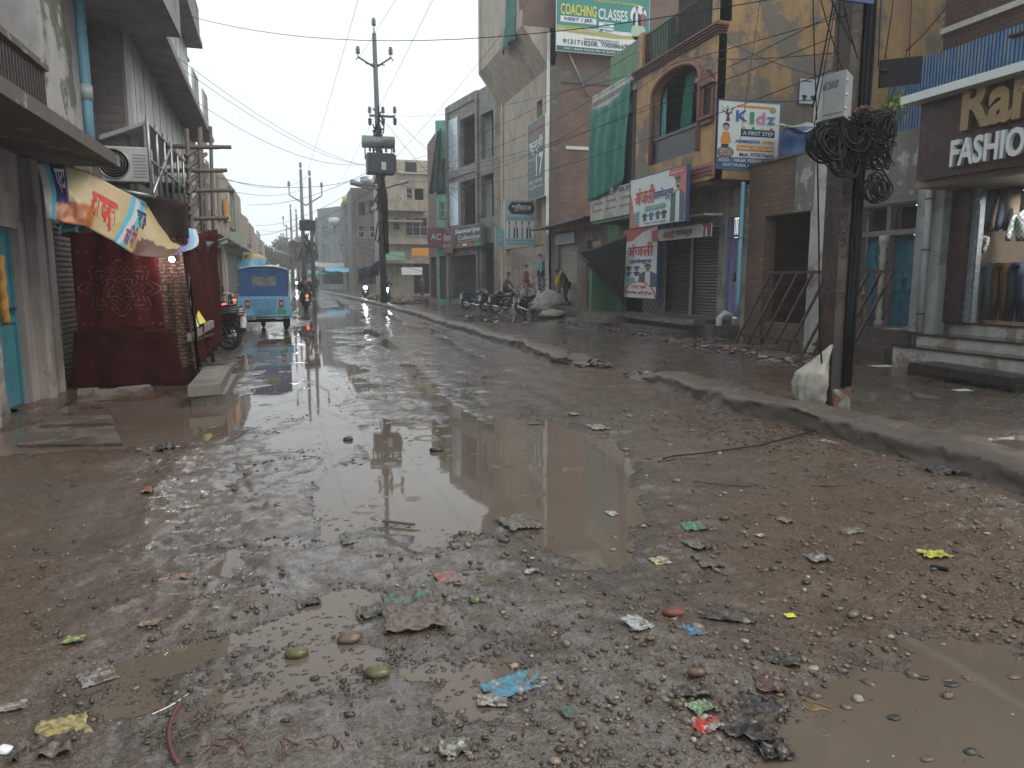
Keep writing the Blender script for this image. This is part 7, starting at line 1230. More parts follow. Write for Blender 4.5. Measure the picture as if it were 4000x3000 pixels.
    mb = MB(); mb.box((-.09, -.99, .52), (.09, -.985, .60)); mb.box((-.05, -.985, .5), (.05, -.93, .75)); mb.build('number_plate', IW, t); mb = MB(); mb.tube([(-.12, -.1, .26), (-.2, -.12, .01)], .012, 6); mb.build('side_stand', BLACK, t); return t
def place(t, x, y, deg, lean=0., z=None):
    t.location = (x, y, gtop(x, y) if z is None else z); t.rotation_euler = (0, R(lean), R(deg)); return t
G1 = 'motorcycles parked on the right before the shops'; G2 = 'motorcycles parked beyond the carpet stall'
place(motorcycle('white fronted black motorcycle parked nearest on the right, facing the camera', (.02, .02, .022), group=G1, white_front=True), 9.45, 29.9, -163, -4)
place(motorcycle('dark red motorcycle parked side on before the concrete building', (.12, .02, .02), group=G1), 9.2, 32.6, -80, 5)
place(motorcycle('black motorcycle parked behind the dark red one', (.02, .02, .02), group=G1), 9.15, 34.6, -70, 5)
place(motorcycle('farthest motorcycle of the row parked on the right, blue tank', (.02, .04, .12), group=G1), 8.9, 37.4, -75, 5)
place(motorcycle('blue black motorcycle between the red one and the mannequins', (.02, .03, .09), group=G1), 10.0, 31.0, -100, 4)
place(motorcycle('black motorcycle nearest the handcart with its fat rear wheel towards the road', (.05, .012, .012), group=G2), -2.05, 17.6, 62, 6)
place(motorcycle('grey motorcycle second behind the handcart on the left', (.08, .08, .09), group=G2), -2.2, 19.2, 75, 6)
place(motorcycle('silver tanked motorcycle third behind the handcart on the left', (.18, .18, .19), group=G2), -2.3, 20.7, 70, 6)
place(motorcycle('black motorcycle beside the front of the blue three wheeler', (.02, .02, .02), group=G2), -2.5, 22.6, 80, 6)
place(motorcycle('motorcycle with lit red tail lamp left of the blue three wheeler', (.03, .03, .04), tail=8, group=G2), -2.6, 26.0, 20, 2)
place(motorcycle('farther motorcycle with lit red tail lamp on the left', (.03, .03, .04), tail=8, group=G2), -2.5, 31.0, 10, 2)
# bicycle
bc = thing('bicycle', (0, 0, 0), 'old black bicycle leaning behind the white fronted motorcycle', 'bicycle'); wheel(bc, -.52, .34, .02, 24, rimm=STEEL); wheel(bc, .52, .34, .02, 24, rimm=STEEL); mb = MB()
for a, b_ in (((0, -.52, .34), (0, -.1, .30)), ((0, -.52, .34), (0, -.2, .8)), ((0, -.2, .85), (0, -.1, .30)), ((0, -.2, .78), (0, .36, .84)), ((0, -.1, .30), (0, .38, .76)), ((0, .52, .34), (0, .34, .98))): mb.tube([a, b_], .015, 6)
mb.build('frame', BLACK, bc); mb = MB(); mb.tube([(-.26, .2, .98), (-.1, .36, 1.0), (.1, .36, 1.0), (.26, .2, .98)], .012, 6); mb.build('handlebar', CHR, bc); mb = MB(); mb.tube([(0, -.32, .88), (0, -.1, .87)], [.09, .04], 8, flat=.4); mb.build('saddle', SEAT, bc); place(bc, 10.15, 30.7, -150, -6)
# riders
ride = dict(pel=(0, -.28, .92), sp=(0, -.24, 1.1), ch=(0, -.17, 1.29), nk=(0, -.12, 1.43), hb=(0, -.10, 1.5), hd=(0, -.08, 1.58), ls=(-.18, -.14, 1.38), rs=(.18, -.14, 1.38), le=(-.30, .02, 1.17), re=(.30, .02, 1.17), lw=(-.30, .20, 1.06), rw=(.30, .20, 1.06), lh=(-.10, -.24, .88), rh=(.10, -.24, .88), lk=(-.2, .14, .72), rk=(.2, .14, .72), la=(-.17, .02, .34), ra=(.17, .02, .34), lt=(-.18, .17, .30), rt=(.18, .17, .30))
def rider(x, y, deg, lb, blab, shirt, hel, tank=(.02, .02, .02), lit=None, tail=None, pill=False):
    place(motorcycle(blab, tank, lit, tail), x, y, deg); z = gtop(x, y); person('person', (x, y, z), R(deg), lb, ride, (CL('rider cloth %s' % lb[:9], shirt), 'long'), CL('rider trousers', (.03, .03, .035)), helmet=hel, hair=HAIR)
    if pill: c, s = math.cos(R(deg)), math.sin(R(deg)); person('person', (x+.38*s, y-.38*c, z+.03), R(deg), pill, {**ride, 'lw': (-.2, .1, .95), 'rw': (.2, .1, .95), 'le': (-.26, -.05, 1.12), 're': (.26, -.05, 1.12)}, (CL('pillion cloth', (.03, .028, .03)), 'long'), CL('rider trousers', (.03, .03, .035)), hair=HAIR)
p = at_z(1188, 1218); rider(p.x, p.y+.9, 3, 'rider in dark clothes riding away beside the blue three wheeler', 'motorcycle riding away with a bright red tail lamp beside the three wheeler', (.03, .028, .028), None, tail=11, pill='pillion passenger in black sitting behind the rider who rides away')
p = at_z(1500, 1192); rider(p.x, p.y, 176, 'helmeted rider coming towards the camera just right of the middle pole', 'oncoming motorcycle just right of the middle pole with a bright headlight', (.02, .05, .12), plain('dark helmet', (.03, .035, .05), .2), lit=60)
p = at_z(1418, 1172); rider(p.x, p.y, 178, 'rider in dark jacket coming towards the camera left of the middle pole', 'oncoming motorcycle left of the middle pole with a bright headlight', (.04, .045, .05), None, lit=60)
p = at_z(1150, 1130); rider(p.x, p.y, 180, 'distant rider with a warm headlight left of the far poles', 'distant oncoming motorcycle with a warm headlight', (.05, .04, .04), None, lit=70)
for k, (u, Y, sh_, lb) in enumerate(((1225, 75, (.03, .03, .03), 'distant person in black walking beside the far double pole'), (1735, 52, (.15, .05, .04), 'person in red brown standing by the mint green house'), (990, 60, (.4, .4, .42), 'distant person in grey white on the left side of the road'), (1640, 60, (.05, .07, .12), 'distant person in navy before the tan house'))):
    person('person', (at_y(u, 1100, Y).x, Y, 0.02), R(40*k), lb, {}, (CL('walker cloth %d' % k, sh_), 'long'), CL('rider trousers', (.03, .03, .035)), hands=False)
# man and goods inside the menswear opening
person('person', (at_y(1985, 1100, 33.8).x, 33.8, .2), R(-100), 'person in a grey shirt sitting low in the open menswear shop', {**ride, 'lw': (-.2, .2, .9), 'rw': (.2, .2, .9)}, (CL('grey brown shirt', (.16, .13, .12)), 'short'), CL('rider trousers', (.03, .03, .035)), hands=False)
# ================================================================ BLUE THREE WHEELER
RBL = plain('sky blue body paint', (.13, .36, .55), .3, .1, .12, 3, .03, .3); CVB = plain('royal blue canvas hood', (.035, .10, .25), .6, 0, .22, 2.5, .25)
rk = thing('auto_rickshaw', (0, 0, 0), 'sky blue three wheeled auto rickshaw with a darker blue canvas hood, seen from behind', 'auto rickshaw')
def shell(mb, prof, y0, y1, mi=0): n_ = len(prof); vs = [(x, y0, z) for x, z in prof]+[(x, y1, z) for x, z in prof]; mb.add(vs, [tuple(range(n_)), tuple(range(2*n_-1, n_-1, -1))]+[(i, n_+i, n_+(i+1) % n_, (i+1) % n_) for i in range(n_)], mi)
mb = MB(); shell(mb, [(-.74, .45), (.74, .45), (.76, .55), (.73, 1.05), (-.73, 1.05), (-.76, .55)], 0, 1.5); mb.hexa([(-.70, 1.5, .42), (.70, 1.5, .42), (.35, 2.5, .45), (-.35, 2.5, .45), (-.70, 1.5, .9), (.70, 1.5, .9), (.30, 2.5, 1.05), (-.30, 2.5, 1.05)]); mb.box((-.80, .05, .42), (-.74, .8, .72), 0, .02); mb.box((.74, .05, .42), (.80, .8, .72), 0, .02); mb.build('body', RBL, rk)
mb = MB()   # hood with rear window opening, rounded top
def hood(x): return 1.93-.10*(abs(x)/.70)**3
f0 = FY(0); f0.wall(mb, -.69, .69, 1.052, 1.83, [(-.32, .36, 1.36, 1.64)], .03)
pr_ = [(-.70, 1.052)]+[(-.70+1.4*k/14, hood(-.70+1.4*k/14)) for k in range(15)]+[(.70, 1.052)]; outer = [(x, y, z-.03*(y > 1)) for y in (-.01, 1.4, 2.05) for x, z in pr_]; n_ = len(pr_)
mb.add(outer, [(j*n_+i, (j+1)*n_+i, (j+1)*n_+i+1, j*n_+i+1) for j in range(2) for i in range(n_-1)], 0, True); mb.add([(x, -.012, z) for x, z in pr_[1:-1]]+[(x, -.012, 1.80) for x, z in pr_[1:-1]], [(i, i+1, 15+i+1, 15+i) for i in range(14)]); mb.build('hood', CVB, rk)
mb = MB(); mb.tube([(x, -.02, z+.008) for x, z in pr_[1:-1]], .02, 6); mb.tube([(-.69, y, 1.84-.02*y) for y in (0, 1.4)], .015, 6); mb.build('hood_piping', plain('pale wet hood edge', (.5, .55, .58), .3), rk)
mb = MB(); mb.box((-.32, .012, 1.36), (.36, .016, 1.64)); mb.build('rear_window', plain('yellowed clear plastic', (.16, .16, .13), .15, 0, .7, 4, 0), rk)
mb = MB(); [mb.ball((x, .1, 1.27), (.09, .03, .035), 0, 10, 6) for x in (-.13, .16)]
for s, x in ((-1, -.47), (1, .49)):
    mb = MB(); mb.box((x-.065, -.03, .72), (x+.065, 0, .95), 0, .01); tl = mb.build('tail_light', plain('red lamp glass', (.3, .01, .01), .2), rk); mb = MB(); mb.box((x-.045, -.034, .80), (x+.045, -.0305, .87)); mb.build('reverse_lens', plain('orange white lens', (.55, .35, .28), .2), tl)
mb = MB(); mb.hexa([(-.28, -.02, .52), (.30, -.02, .52), (.30, -.001, .52), (-.28, -.001, .52), (-.36, -.02, .98), (.36, -.02, .98), (.36, -.001, .98), (-.36, -.001, .98)]); tg_ = mb.build('tailgate', plain('slightly deeper blue', (.09, .28, .46), .3), rk); mb = MB(); mb.box((-.2, -.028, .56), (.22, -.021, .66), 0, .003); mb.build('number_plate', plain('blue grey plate', (.08, .22, .34), .4), tg_); mb = MB()
[mb.ring((x, -.022, .86), (0, 1, 0), .028, .006, 14, 5) for x in (-.04, .04)]; mb.build('badge', CHR, tg_)
mb = MB(); mb.tube([(-.66, -.09, .46), (.70, -.09, .46)], .022, 8); mb.tube([(-.66, -.09, .40), (.70, -.09, .40)], .02, 8); [mb.box((x-.02, -.09, .38), (x+.02, .05, .48)) for x in (-.4, .45)]; mb.build('bumper', plain('grey blue bumper', (.15, .22, .28), .4, .3), rk)
mb = MB(); mb.box((.36, -.006, .52), (.62, -.001, .66)); mb.build('green_patch', IG, rk)
for x in (-.62, .62):
    mb = MB(); mb.ring((x, .38, .25), (1, 0, 0), .18, .075, 26, 8); w_ = mb.build('wheel', TYRE, rk); mb = MB(); mb.tube([(x-.05, .38, .25), (x+.05, .38, .25)], .12, 14); mb.build('rim', STEEL, w_); mb = MB(); mb.box((x-.1, .05, .14), (x+.1, .07, .45)); mb.build('mudflap', BLACK, rk)
mb = MB(); mb.ring((0, 2.1, .25), (1, 0, 0), .18, .07, 26, 8); mb.build('wheel', TYRE, rk); mb = MB(); mb.tube([(-.6, .38, .3), (.6, .38, .3)], .04, 8); mb.box((-.25, .1, .28), (.3, .7, .45)); mb.build('axle', BLACK, rk)
mb = MB(); mb.box((-.66, .2, .7), (.66, .8, .95)); mb.box((-.66, .2, .95), (.66, .35, 1.35)); mb.build('bench', SEAT, rk)
p = at_z(1025, 1290); rk.location = (p.x+.05, p.y-.6, .0); rk.rotation_euler = (0, 0, R(4))
# ================================================================ DOG, SACKS, HEAPS
DG_ = plain('pale tan dog fur', (.22, .17, .13), .9, 0, .3, 20, .3); q = at_x(3345, 1250, 10.85); dt = thing('dog', (0, 0, 0), 'pale tan street dog with a curled tail on the ledge behind the big pole', 'dog')
V = [(0, -.28, .46), (0, -.1, .45), (0, .12, .47), (0, .26, .50), (0, .36, .62), (0, .42, .70), (0, .52, .68), (-.07, -.3, .30), (-.07, -.36, .17), (-.07, -.32, .03), (.07, -.28, .30), (.07, -.34, .17), (.07, -.30, .03), (-.07, .24, .32), (-.07, .23, .17), (-.07, .24, .03), (.07, .26, .32), (.07, .27, .17), (.07, .28, .03), (0, -.36, .56), (0, -.34, .68), (0, -.26, .70)]
E = [(0, 1), (1, 2), (2, 3), (3, 4), (4, 5), (5, 6), (0, 7), (7, 8), (8, 9), (0, 10), (10, 11), (11, 12), (3, 13), (13, 14), (14, 15), (3, 16), (16, 17), (17, 18), (0, 19), (19, 20), (20, 21)]
skinned('body', V, E, [.085, .08, .105, .09, .055, .06, .03, .05, .028, .022, .05, .028, .022, .04, .025, .022, .04, .025, .022, .022, .018, .012], DG_, dt); mb = MB(); [mb.tube([(s*.045, .40, .74), (s*.06, .38, .81)], [.025, .004], 6) for s in (-1, 1)]; mb.build('ears', DG_, dt); dt.location = (q.x, q.y, .6); dt.rotation_euler = (0, 0, R(-215))
def sack(u, v, X0, w_, h_, label, mat, name='sack', pts=None, seed=1, cat='sack', base=None):
    c = base or at_z(u, v); c = Vector((c.x, c.y, gtop(c.x, c.y) if base is None else c.z)); mb = MB()
    def f(i, j):
        a = 2*math.pi*i; th = j; prof = np.interp(th, [0, .06, .25, .5, .72, .88, .96, 1], [.02, .6, .95, 1., .8, .45, .2, .05]) if not pts else np.interp(th, *pts[0]); k = 1+.12*math.sin(3*a+seed+th*3)+.22*float(fbm(np.array([i*6.+seed]), np.array([th*3.]), 1., 3)[0]); ox = 0 if not pts else np.interp(th, *pts[1]); k2 = 1+.05*math.sin(11*a+th*5)+.16*float(fbm(np.array([math.cos(a)*3+seed]), np.array([math.sin(a)*3+th*5]), 1.6, 4)[0])+.05*abs(math.sin(5*a-th*9))
        return (c.x+ox+math.cos(a)*w_*prof*k*k2, c.y+math.sin(a)*w_*.8*prof*k, c.z+h_*th)
    mb.grid(f, 64, 36); return tag(mb.build(name, mat, None, c), label, cat)
WS = plain('dirty white woven sack', (.30, .28, .235), .5, 0, .35, 7, .8); m_ = WS
sack(0, 0, 0, .20, .78, 'dirty white plastic sack leaning on the foot of the big pole', WS, pts=(([0, .05, .2, .42, .6, .75, .88, 1], [.15, .5, .85, 1., .95, .55, .28, .08]), ([0, .3, .6, 1], [.05, 0, .06, .27])), seed=4, base=Vector((5.60, 7.12, .06)))
sack(2150, 1165, 0, .75, 1.1, 'big white woven sack heap beside the grey shutter', WS, seed=2, base=Vector((10.1, 29.3, .02))); sack(0, 0, 0, .55, .35, 'low dirty sack lying before the grey shutter platform', WS, seed=7, base=Vector((9.7, 28.0, .02)))
for k, (u, v, w_, h_, lb, m_) in enumerate(((1715, 1160, .9, .75, 'white sheet covered heap before the mint green house', WS), (1670, 1150, .7, .6, 'grey green bag heap left of the white covered heap', plain('grey green plastic', (.2, .27, .25), .4, 0, .5, 4, .3)), (1700, 1128, .5, .8, 'turquoise bag on top of the heaps by the mint green house', plain('turquoise plastic', (.1, .33, .38), .4)), (1820, 1195, .35, .1, 'flat white cloth lying on the right road lane', WS), (1395, 1140, .9, .5, 'white bag on the rubble heap left of the middle pole', WS))): sack(u, v, 0, w_, h_, lb, m_, seed=10+k)
N = 500; py = 44+RS.rand(N)*24; px = 5.6+.9*RS.randn(N)*.7+.5*np.sin(py*.3); hgt = .35*np.exp(-((px-5.8)/.9)**2)*(.5+.5*np.sin(py*.5)); tag(stones('rubble_heap', np.stack([px, py, hgt*RS.rand(N)], -1), .06+.12*RS.rand(N)**2, RUB, .7, .2, .35), 'heap of broken red bricks and rubble along the far kerb', 'rubble', kind='stuff')
P = np.array([[CURB_A[-1][0]+.25, CURB_A[-1][1], 0], [CURB_B[0][0]+.25, CURB_B[0][1], 0]]); N = 90; w0 = np.arange(N) % 2; px = P[w0, 0]+.15*RS.randn(N); py = P[w0, 1]+(.10*RS.randn(N))*np.where(w0 == 0, 1, 1)
tag(stones('kerb_rubble', np.stack([px, py, ground_h(px, py)+.05*np.exp(-((px-P[w0, 0])/.2)**2)], -1), .015+.07*RS.rand(N)**2.5, pebmat('crumbled concrete', [(0., (.06, .05, .04)), (.5, (.13, .105, .085)), (1., (.24, .21, .18))], .5), .7, .25, .35), 'crumbled concrete lumps at the broken ends of the kerb gap', 'rubble', kind='stuff')
# haze
hz = MB(); hz.box((-60, -30, -1.5), (90, 400, 45)); hm = bpy.data.materials.new('rain haze'); hm.use_nodes = True; n = hm.node_tree; n.nodes.clear(); o_ = n.nodes.new('ShaderNodeOutputMaterial'); pv = n.nodes.new('ShaderNodeVolumePrincipled'); pv.inputs['Color'].default_value = (.98, .99, 1, 1); pv.inputs['Density'].default_value = .0019; pv.inputs['Anisotropy'].default_value = .2; n.links.new(pv.outputs[0], o_.inputs['Volume'])
tag(hz.build('haze', hm), 'pale rain haze filling the street', kind='stuff')
# ================================================================ LITTER
def two(nm, a, b_, sc=18, th=.5, rough=.35):
    if nm in MT: return MT[nm]
    m, n, b, v = _new(nm); n.links.new(mix(n, ramp(n, noise(n, v, 42, 6, .7), [(.46, 0.), (.60, .85)]), mix(n, ramp(n, noise(n, v, sc, 3), [(th-.01, 0.), (th+.01, 1.)]), dk(a, .72), dk(b_, .72)), (.10, .075, .055)), b.inputs['Base Color']); b.inputs['Roughness'].default_value = rough; bumpn(n, b, noise(n, v, 60, 4), .4, .004); return m
def scrap(name, u, v, wpx, dpx, mat, label, cat='litter', ang=0., hgt=.012, nu=16, nv=9, seed=None, ragged=.10, curl=0.):
    c = at_z(u, v); D = math.hypot(c.y, H); w_ = wpx*c.y/FPX; d_ = dpx*(c.y*c.y+H*H)/(H*FPX); sd = seed or (u*7+v) % 97; ca, sa = math.cos(ang), math.sin(ang); z0 = gtop(c.x, c.y)+.004
    def f(i, j):
        r_ = 1+ragged*2*float(fbm(np.array([i*5.+sd]), np.array([j*5.]), 1., 3)[0]); a = (i-.5)*w_*r_; b_ = (j-.5)*d_*(1+ragged*2*float(fbm(np.array([i*4.]), np.array([j*4.+sd]), 1.3, 3)[0])); x, y = c.x+a*ca-b_*sa, c.y+a*sa+b_*ca
        z = hgt*(.55+1.6*float(fbm(np.array([i*6.+sd]), np.array([j*4.+sd]), 1.2, 3)[0])+.5*abs(math.sin(i*9+sd)*math.cos(j*6)))+curl*(2*j-1)**2*.02+curl*(2*i-1)**4*.015; return (x, y, max(z0+z, gh(x, y)+.003))
    mb = MB(); mb.grid(f, nu, nv, 0, True, .0015); return tag(mb.build(name, mat, None, (c.x, c.y, z0)), label, cat)
BK = two('black wet cloth', (.012, .012, .014), (.035, .032, .032), 30, .55, .35)
L = [
 ('wrapper', 2000, 2680, 270, 70, two('blue white packet', (.07, .27, .40), (.42, .42, .38), 14, .62), 'torn sky blue and white packet lying in the foreground mud', .25, .014),
 ('paper_scrap', 1915, 2745, 130, 40, two('white muddy paper', (.42, .40, .36), (.2, .16, .12), 25, .55), 'muddy white paper scrap just below the blue packet', -.3, .012),
 ('wrapper', 2745, 2862, 150, 55, two('red foil packet', (.55, .03, .02), (.6, .58, .55), 22, .55), 'shiny red and white foil packet beside the big black rag', .15, .016),
 ('plastic_bag', 2725, 2805, 120, 45, two('pale green plastic', (.16, .34, .16), (.3, .42, .26), 25), 'pale green crumpled bag behind the red packet', .1, .02),
 ('wrapper', 235, 2868, 165, 80, two('yellow printed packet', (.45, .38, .15), (.35, .36, .33), 12, .66), 'dull yellow packet in the left bottom corner', .35, .012),
 ('wrapper', 3635, 2205, 140, 40, two('bright yellow packet', (.62, .58, .04), (.35, .5, .3), 20, .66), 'bright yellow packet lying on the gravel at the right', -.25, .016),
 ('tag', 3075, 2425, 48, 18, plain('yellow card', (.6, .55, .06), .5), 'small flat yellow card in the gravel', -.2, .003),
 ('wrapper', 2698, 2500, 95, 45, two('blue torn packet', (.05, .22, .42), (.2, .17, .13), 26, .55), 'torn deep blue packet near the brick lump', 0, .012),
 ('wrapper', 2475, 2478, 95, 65, two('white blue packet', (.5, .5, .5), (.05, .08, .3), 18, .64), 'white packet with navy marks left of the brick lump', .2, .014),
 ('wrapper', 1735, 2257, 95, 42, two('red edged clear packet', (.40, .05, .04), (.25, .22, .2), 20, .48), 'red edged see through packet in the central water film', .1, .01),
 ('wrapper', 2568, 2202, 80, 30, two('cream yellow packet', (.55, .48, .2), (.5, .47, .42), 22), 'cream and yellow packet right of the main puddle', .0, .014),
 ('plastic_bag', 2700, 2068, 105, 35, two('sea green plastic', (.04, .24, .16), (.1, .2, .14), 20), 'sea green plastic bag right of the main puddle', -.1, .02),
 ('plastic_bag', 2715, 2145, 95, 50, two('grey brown plastic', (.2, .17, .14), (.12, .1, .085), 20), 'grey brown crumpled bag below the sea green one', .1, .03),
 ('plastic_bag', 2760, 2210, 110, 55, two('dull grey film', (.13, .115, .1), (.08, .068, .06), 20), 'dull grey film of plastic below the grey brown bag', -.2, .02),
 ('plastic_bag', 3185, 2210, 100, 38, two('lilac grey plastic', (.26, .24, .26), (.2, .18, .18), 20), 'lilac grey plastic bag on the gravel at centre right', -.1, .025),
 ('paper_scrap', 2382, 2008, 48, 18, two('clean white paper', (.6, .58, .54), (.45, .42, .38), 20), 'small white paper triangle at the tip of the main puddle', .1, .01),
 ('paper_scrap', 2325, 1675, 75, 22, two('white leaves of paper', (.5, .48, .42), (.2, .16, .13), 40), 'scattered white flakes beside the top edge of the main puddle', .0, .01),
 ('wrapper', 2235, 1622, 45, 12, two('pale yellow scrap', (.4, .34, .14), (.2, .16, .1), 30), 'pale yellow scrap beyond the main puddle', .1, .008),
 ('rag', 2830, 2420, 260, 42, BK, 'long narrow black rag curling round a stone', -.45, .02),
 ('rag', 3045, 2600, 170, 60, BK, 'black rag lying on brown rags at lower right', -.5, .02),
 ('rag', 3000, 2700, 150, 70, two('red brown rag', (.10, .035, .02), (.06, .03, .02), 20), 'red brown rag beside the black one at lower right', -.3, .02),
 ('rag', 2930, 2830, 210, 190, BK, 'biggest black wet rag in the bottom right foreground', -.75, .02),
 ('rag', 3010, 2935, 170, 80, BK, 'black rag end at the very bottom, below the biggest rag', -.1, .03),
 ('rag', 2705, 2745, 200, 40, BK, 'thin black rag strip above the red packet', -.2, .018),
 ('plastic_bag', 3660, 1862, 140, 45, BK, 'crumpled black bag beside the kerb at the right', .0, .04),
 ('plastic_bag', 3220, 1755, 60, 22, two('white chips', (.45, .43, .4), (.2, .17, .14), 40), 'white chips strewn at the foot of the kerb left of the pole', .2, .01),
 ('plastic_bag', 560, 1762, 120, 20, BK, 'black crumpled plastic strip beside the dark left water', .05, .025), ('plastic_bag', 635, 1750, 70, 18, BK, 'black scrap right of the black plastic strip on the left', .1, .025),
 ('leaf_scrap', 570, 1947, 38, 17, two('orange scrap', (.45, .16, .07), (.35, .12, .06), 20), 'small orange scrap standing up in the brown mud at left', .1, .03),
 ('leaf_scrap', 690, 2265, 60, 18, two('orange paper scrap', (.38, .17, .1), (.25, .15, .1), 20), 'faint orange paper scrap in the left mud', .2, .012),
 ('leaf_scrap', 280, 2540, 75, 20, two('yellow green scrap', (.35, .36, .1), (.1, .25, .12), 20), 'yellow green scrap in the left mud', .0, .01),
 ('plastic_bag', 370, 2650, 120, 50, two('clear lilac film', (.3, .27, .29), (.15, .11, .09), 20), 'crinkled clear plastic film in the left mud', .4, .012),
 ('paper_scrap', 575, 2460, 75, 18, two('tan paper', (.28, .2, .14), (.2, .14, .1), 20), 'tan paper scrap near the wheel rut', -.1, .01),
 ('paper_scrap', 40, 2790, 90, 25, two('pale peel', (.36, .30, .27), (.25, .2, .18), 20), 'pale peel at the left edge', .2, .012),
 ('plastic_bag', 1590, 2370, 210, 70, two('teal torn plastic', (.06, .2, .17), (.13, .10, .08), 14, .5), 'teal torn plastic on the central rubbish mound', .1, .04),
 ('rubbish_mound', 1610, 2440, 260, 95, two('pinkish brown rubbish', (.17, .12, .10), (.08, .06, .05), 30), 'pinkish brown sodden rubbish mound standing in the water film', .0, .022),
 ('plastic_bag', 1440, 2400, 110, 40, two('clear grey bag', (.16, .16, .13), (.1, .09, .075), 20), 'clear grey bag left of the central rubbish mound', .0, .03),
 ('plastic_bag', 1395, 2115, 150, 40, two('faded green film', (.12, .17, .13), (.1, .1, .085), 16), 'faded green film of plastic below the dark plank', .1, .015),
 ('plastic_bag', 2020, 2052, 150, 60, two('grey mud lump', (.16, .13, .11), (.10, .08, .07), 25), 'grey sodden lump at the near edge of the main puddle', .1, .022),
 ('rag', 1195, 2360, 90, 25, two('dark green rag', (.04, .05, .04), (.02, .02, .02), 20), 'small dark green rag in the water film', .1, .015),
 ('plastic_bag', 1770, 2950, 140, 50, two('silver film', (.4, .4, .38), (.12, .15, .1), 25), 'silver and green film at the bottom edge', .0, .02),
 ('plastic_bag', 2230, 2800, 110, 40, two('sunk green bag', (.06, .15, .12), (.09, .09, .075), 14), 'green bag sunk in the mud below the blue packet', .2, .008),
 ('paper_scrap', 2065, 2240, 70, 18, two('silver scrap', (.45, .43, .44), (.15, .12, .1), 30), 'small silver scrap below the main puddle', .1, .01),
 ('wrapper', 3055, 2060, 55, 25, two('salmon packet', (.42, .15, .1), (.35, .25, .2), 24), 'salmon red scrap on the gravel before the kerb', .1, .02),
 ('paper_scrap', 2960, 2110, 40, 12, two('clean white paper', (.6, .58, .54), (.45, .42, .38), 20), 'tiny white paper left of the salmon scrap', .1, .008),
 ('paper_scrap', 3320, 2105, 110, 22, two('grey mottled paper', (.3, .28, .25), (.15, .12, .1), 30), 'grey mottled scrap on the gravel at right centre', .1, .01),
 ('paper_scrap', 3430, 1433, 110, 9, IW, 'flat white paper on the wet lane before the racks', .0, .004), ('paper_scrap', 3750, 1524, 90, 10, IW, 'flat white paper on the wet lane before the marble steps', .0, .004),
 ('plastic_bag', 3170, 1382, 50, 12, two('green white orange scrap', (.1, .45, .15), (.6, .6, .6), 14), 'green and white plastic scraps left of the big pole', .0, .03), ('paper_scrap', 2615, 1328, 45, 5, IW, 'small white scrap on the lane before the lilac door', 0, .006), ('paper_scrap', 2760, 1345, 40, 5, IW, 'small white scrap on the lane before the gateway', 0, .006),
 ('cardboard', 160, 2960, 200, 60, two('dark wet cardboard', (.05, .035, .025), (.14, .10, .07), 9), 'dark wet cardboard at the left bottom edge', .1, .03),
 ('paper_scrap', 2075, 1655, 55, 10, two('dark leaf', (.06, .05, .04), (.12, .1, .08), 20), 'dark scrap at the far edge of the main puddle', .1, .01)]
for q in L: scrap(q[0], q[1], q[2], q[3], q[4], q[5], q[6], ang=q[7], hgt=q[8]*.6, nu=26, nv=18)
def lump(name, u, v, wpx, mat, label, cat='stone', flat=.55, seed=1, dx=1.):
    c = at_z(u, v); r = wpx*c.y/FPX/2; z0 = gtop(c.x, c.y); mb = MB()
    def f(i, j): a, th = 6.2832*i, math.pi*j; k = 1+.35*float(fbm(np.array([3+math.cos(a)*math.sin(th)*1.2+seed]), np.array([math.sin(a)*math.sin(th)*1.2+math.cos(th)]), 1.1, 3)[0]); return (c.x+r*dx*k*math.sin(th)*math.cos(a), c.y+r*k*.8*math.sin(th)*math.sin(a), z0+r*flat*.5+r*flat*k*math.cos(th))
    mb.grid(f, 22, 14); return tag(mb.build(name, mat, None, (c.x, c.y, z0)), label, cat)
RBK = plain('wet red brick', (.17, .045, .025), .5, 0, .4, 30, .6); BRS = plain('brown wet stone', (.12, .075, .05), .35, 0, .3, 9, .2); GRS = plain('dark wet rock', (.035, .032, .03), .35, 0, .4, 15, .5); HUS = two('green yellow husk', (.11, .12, .03), (.2, .15, .04), 20, .5, .4)
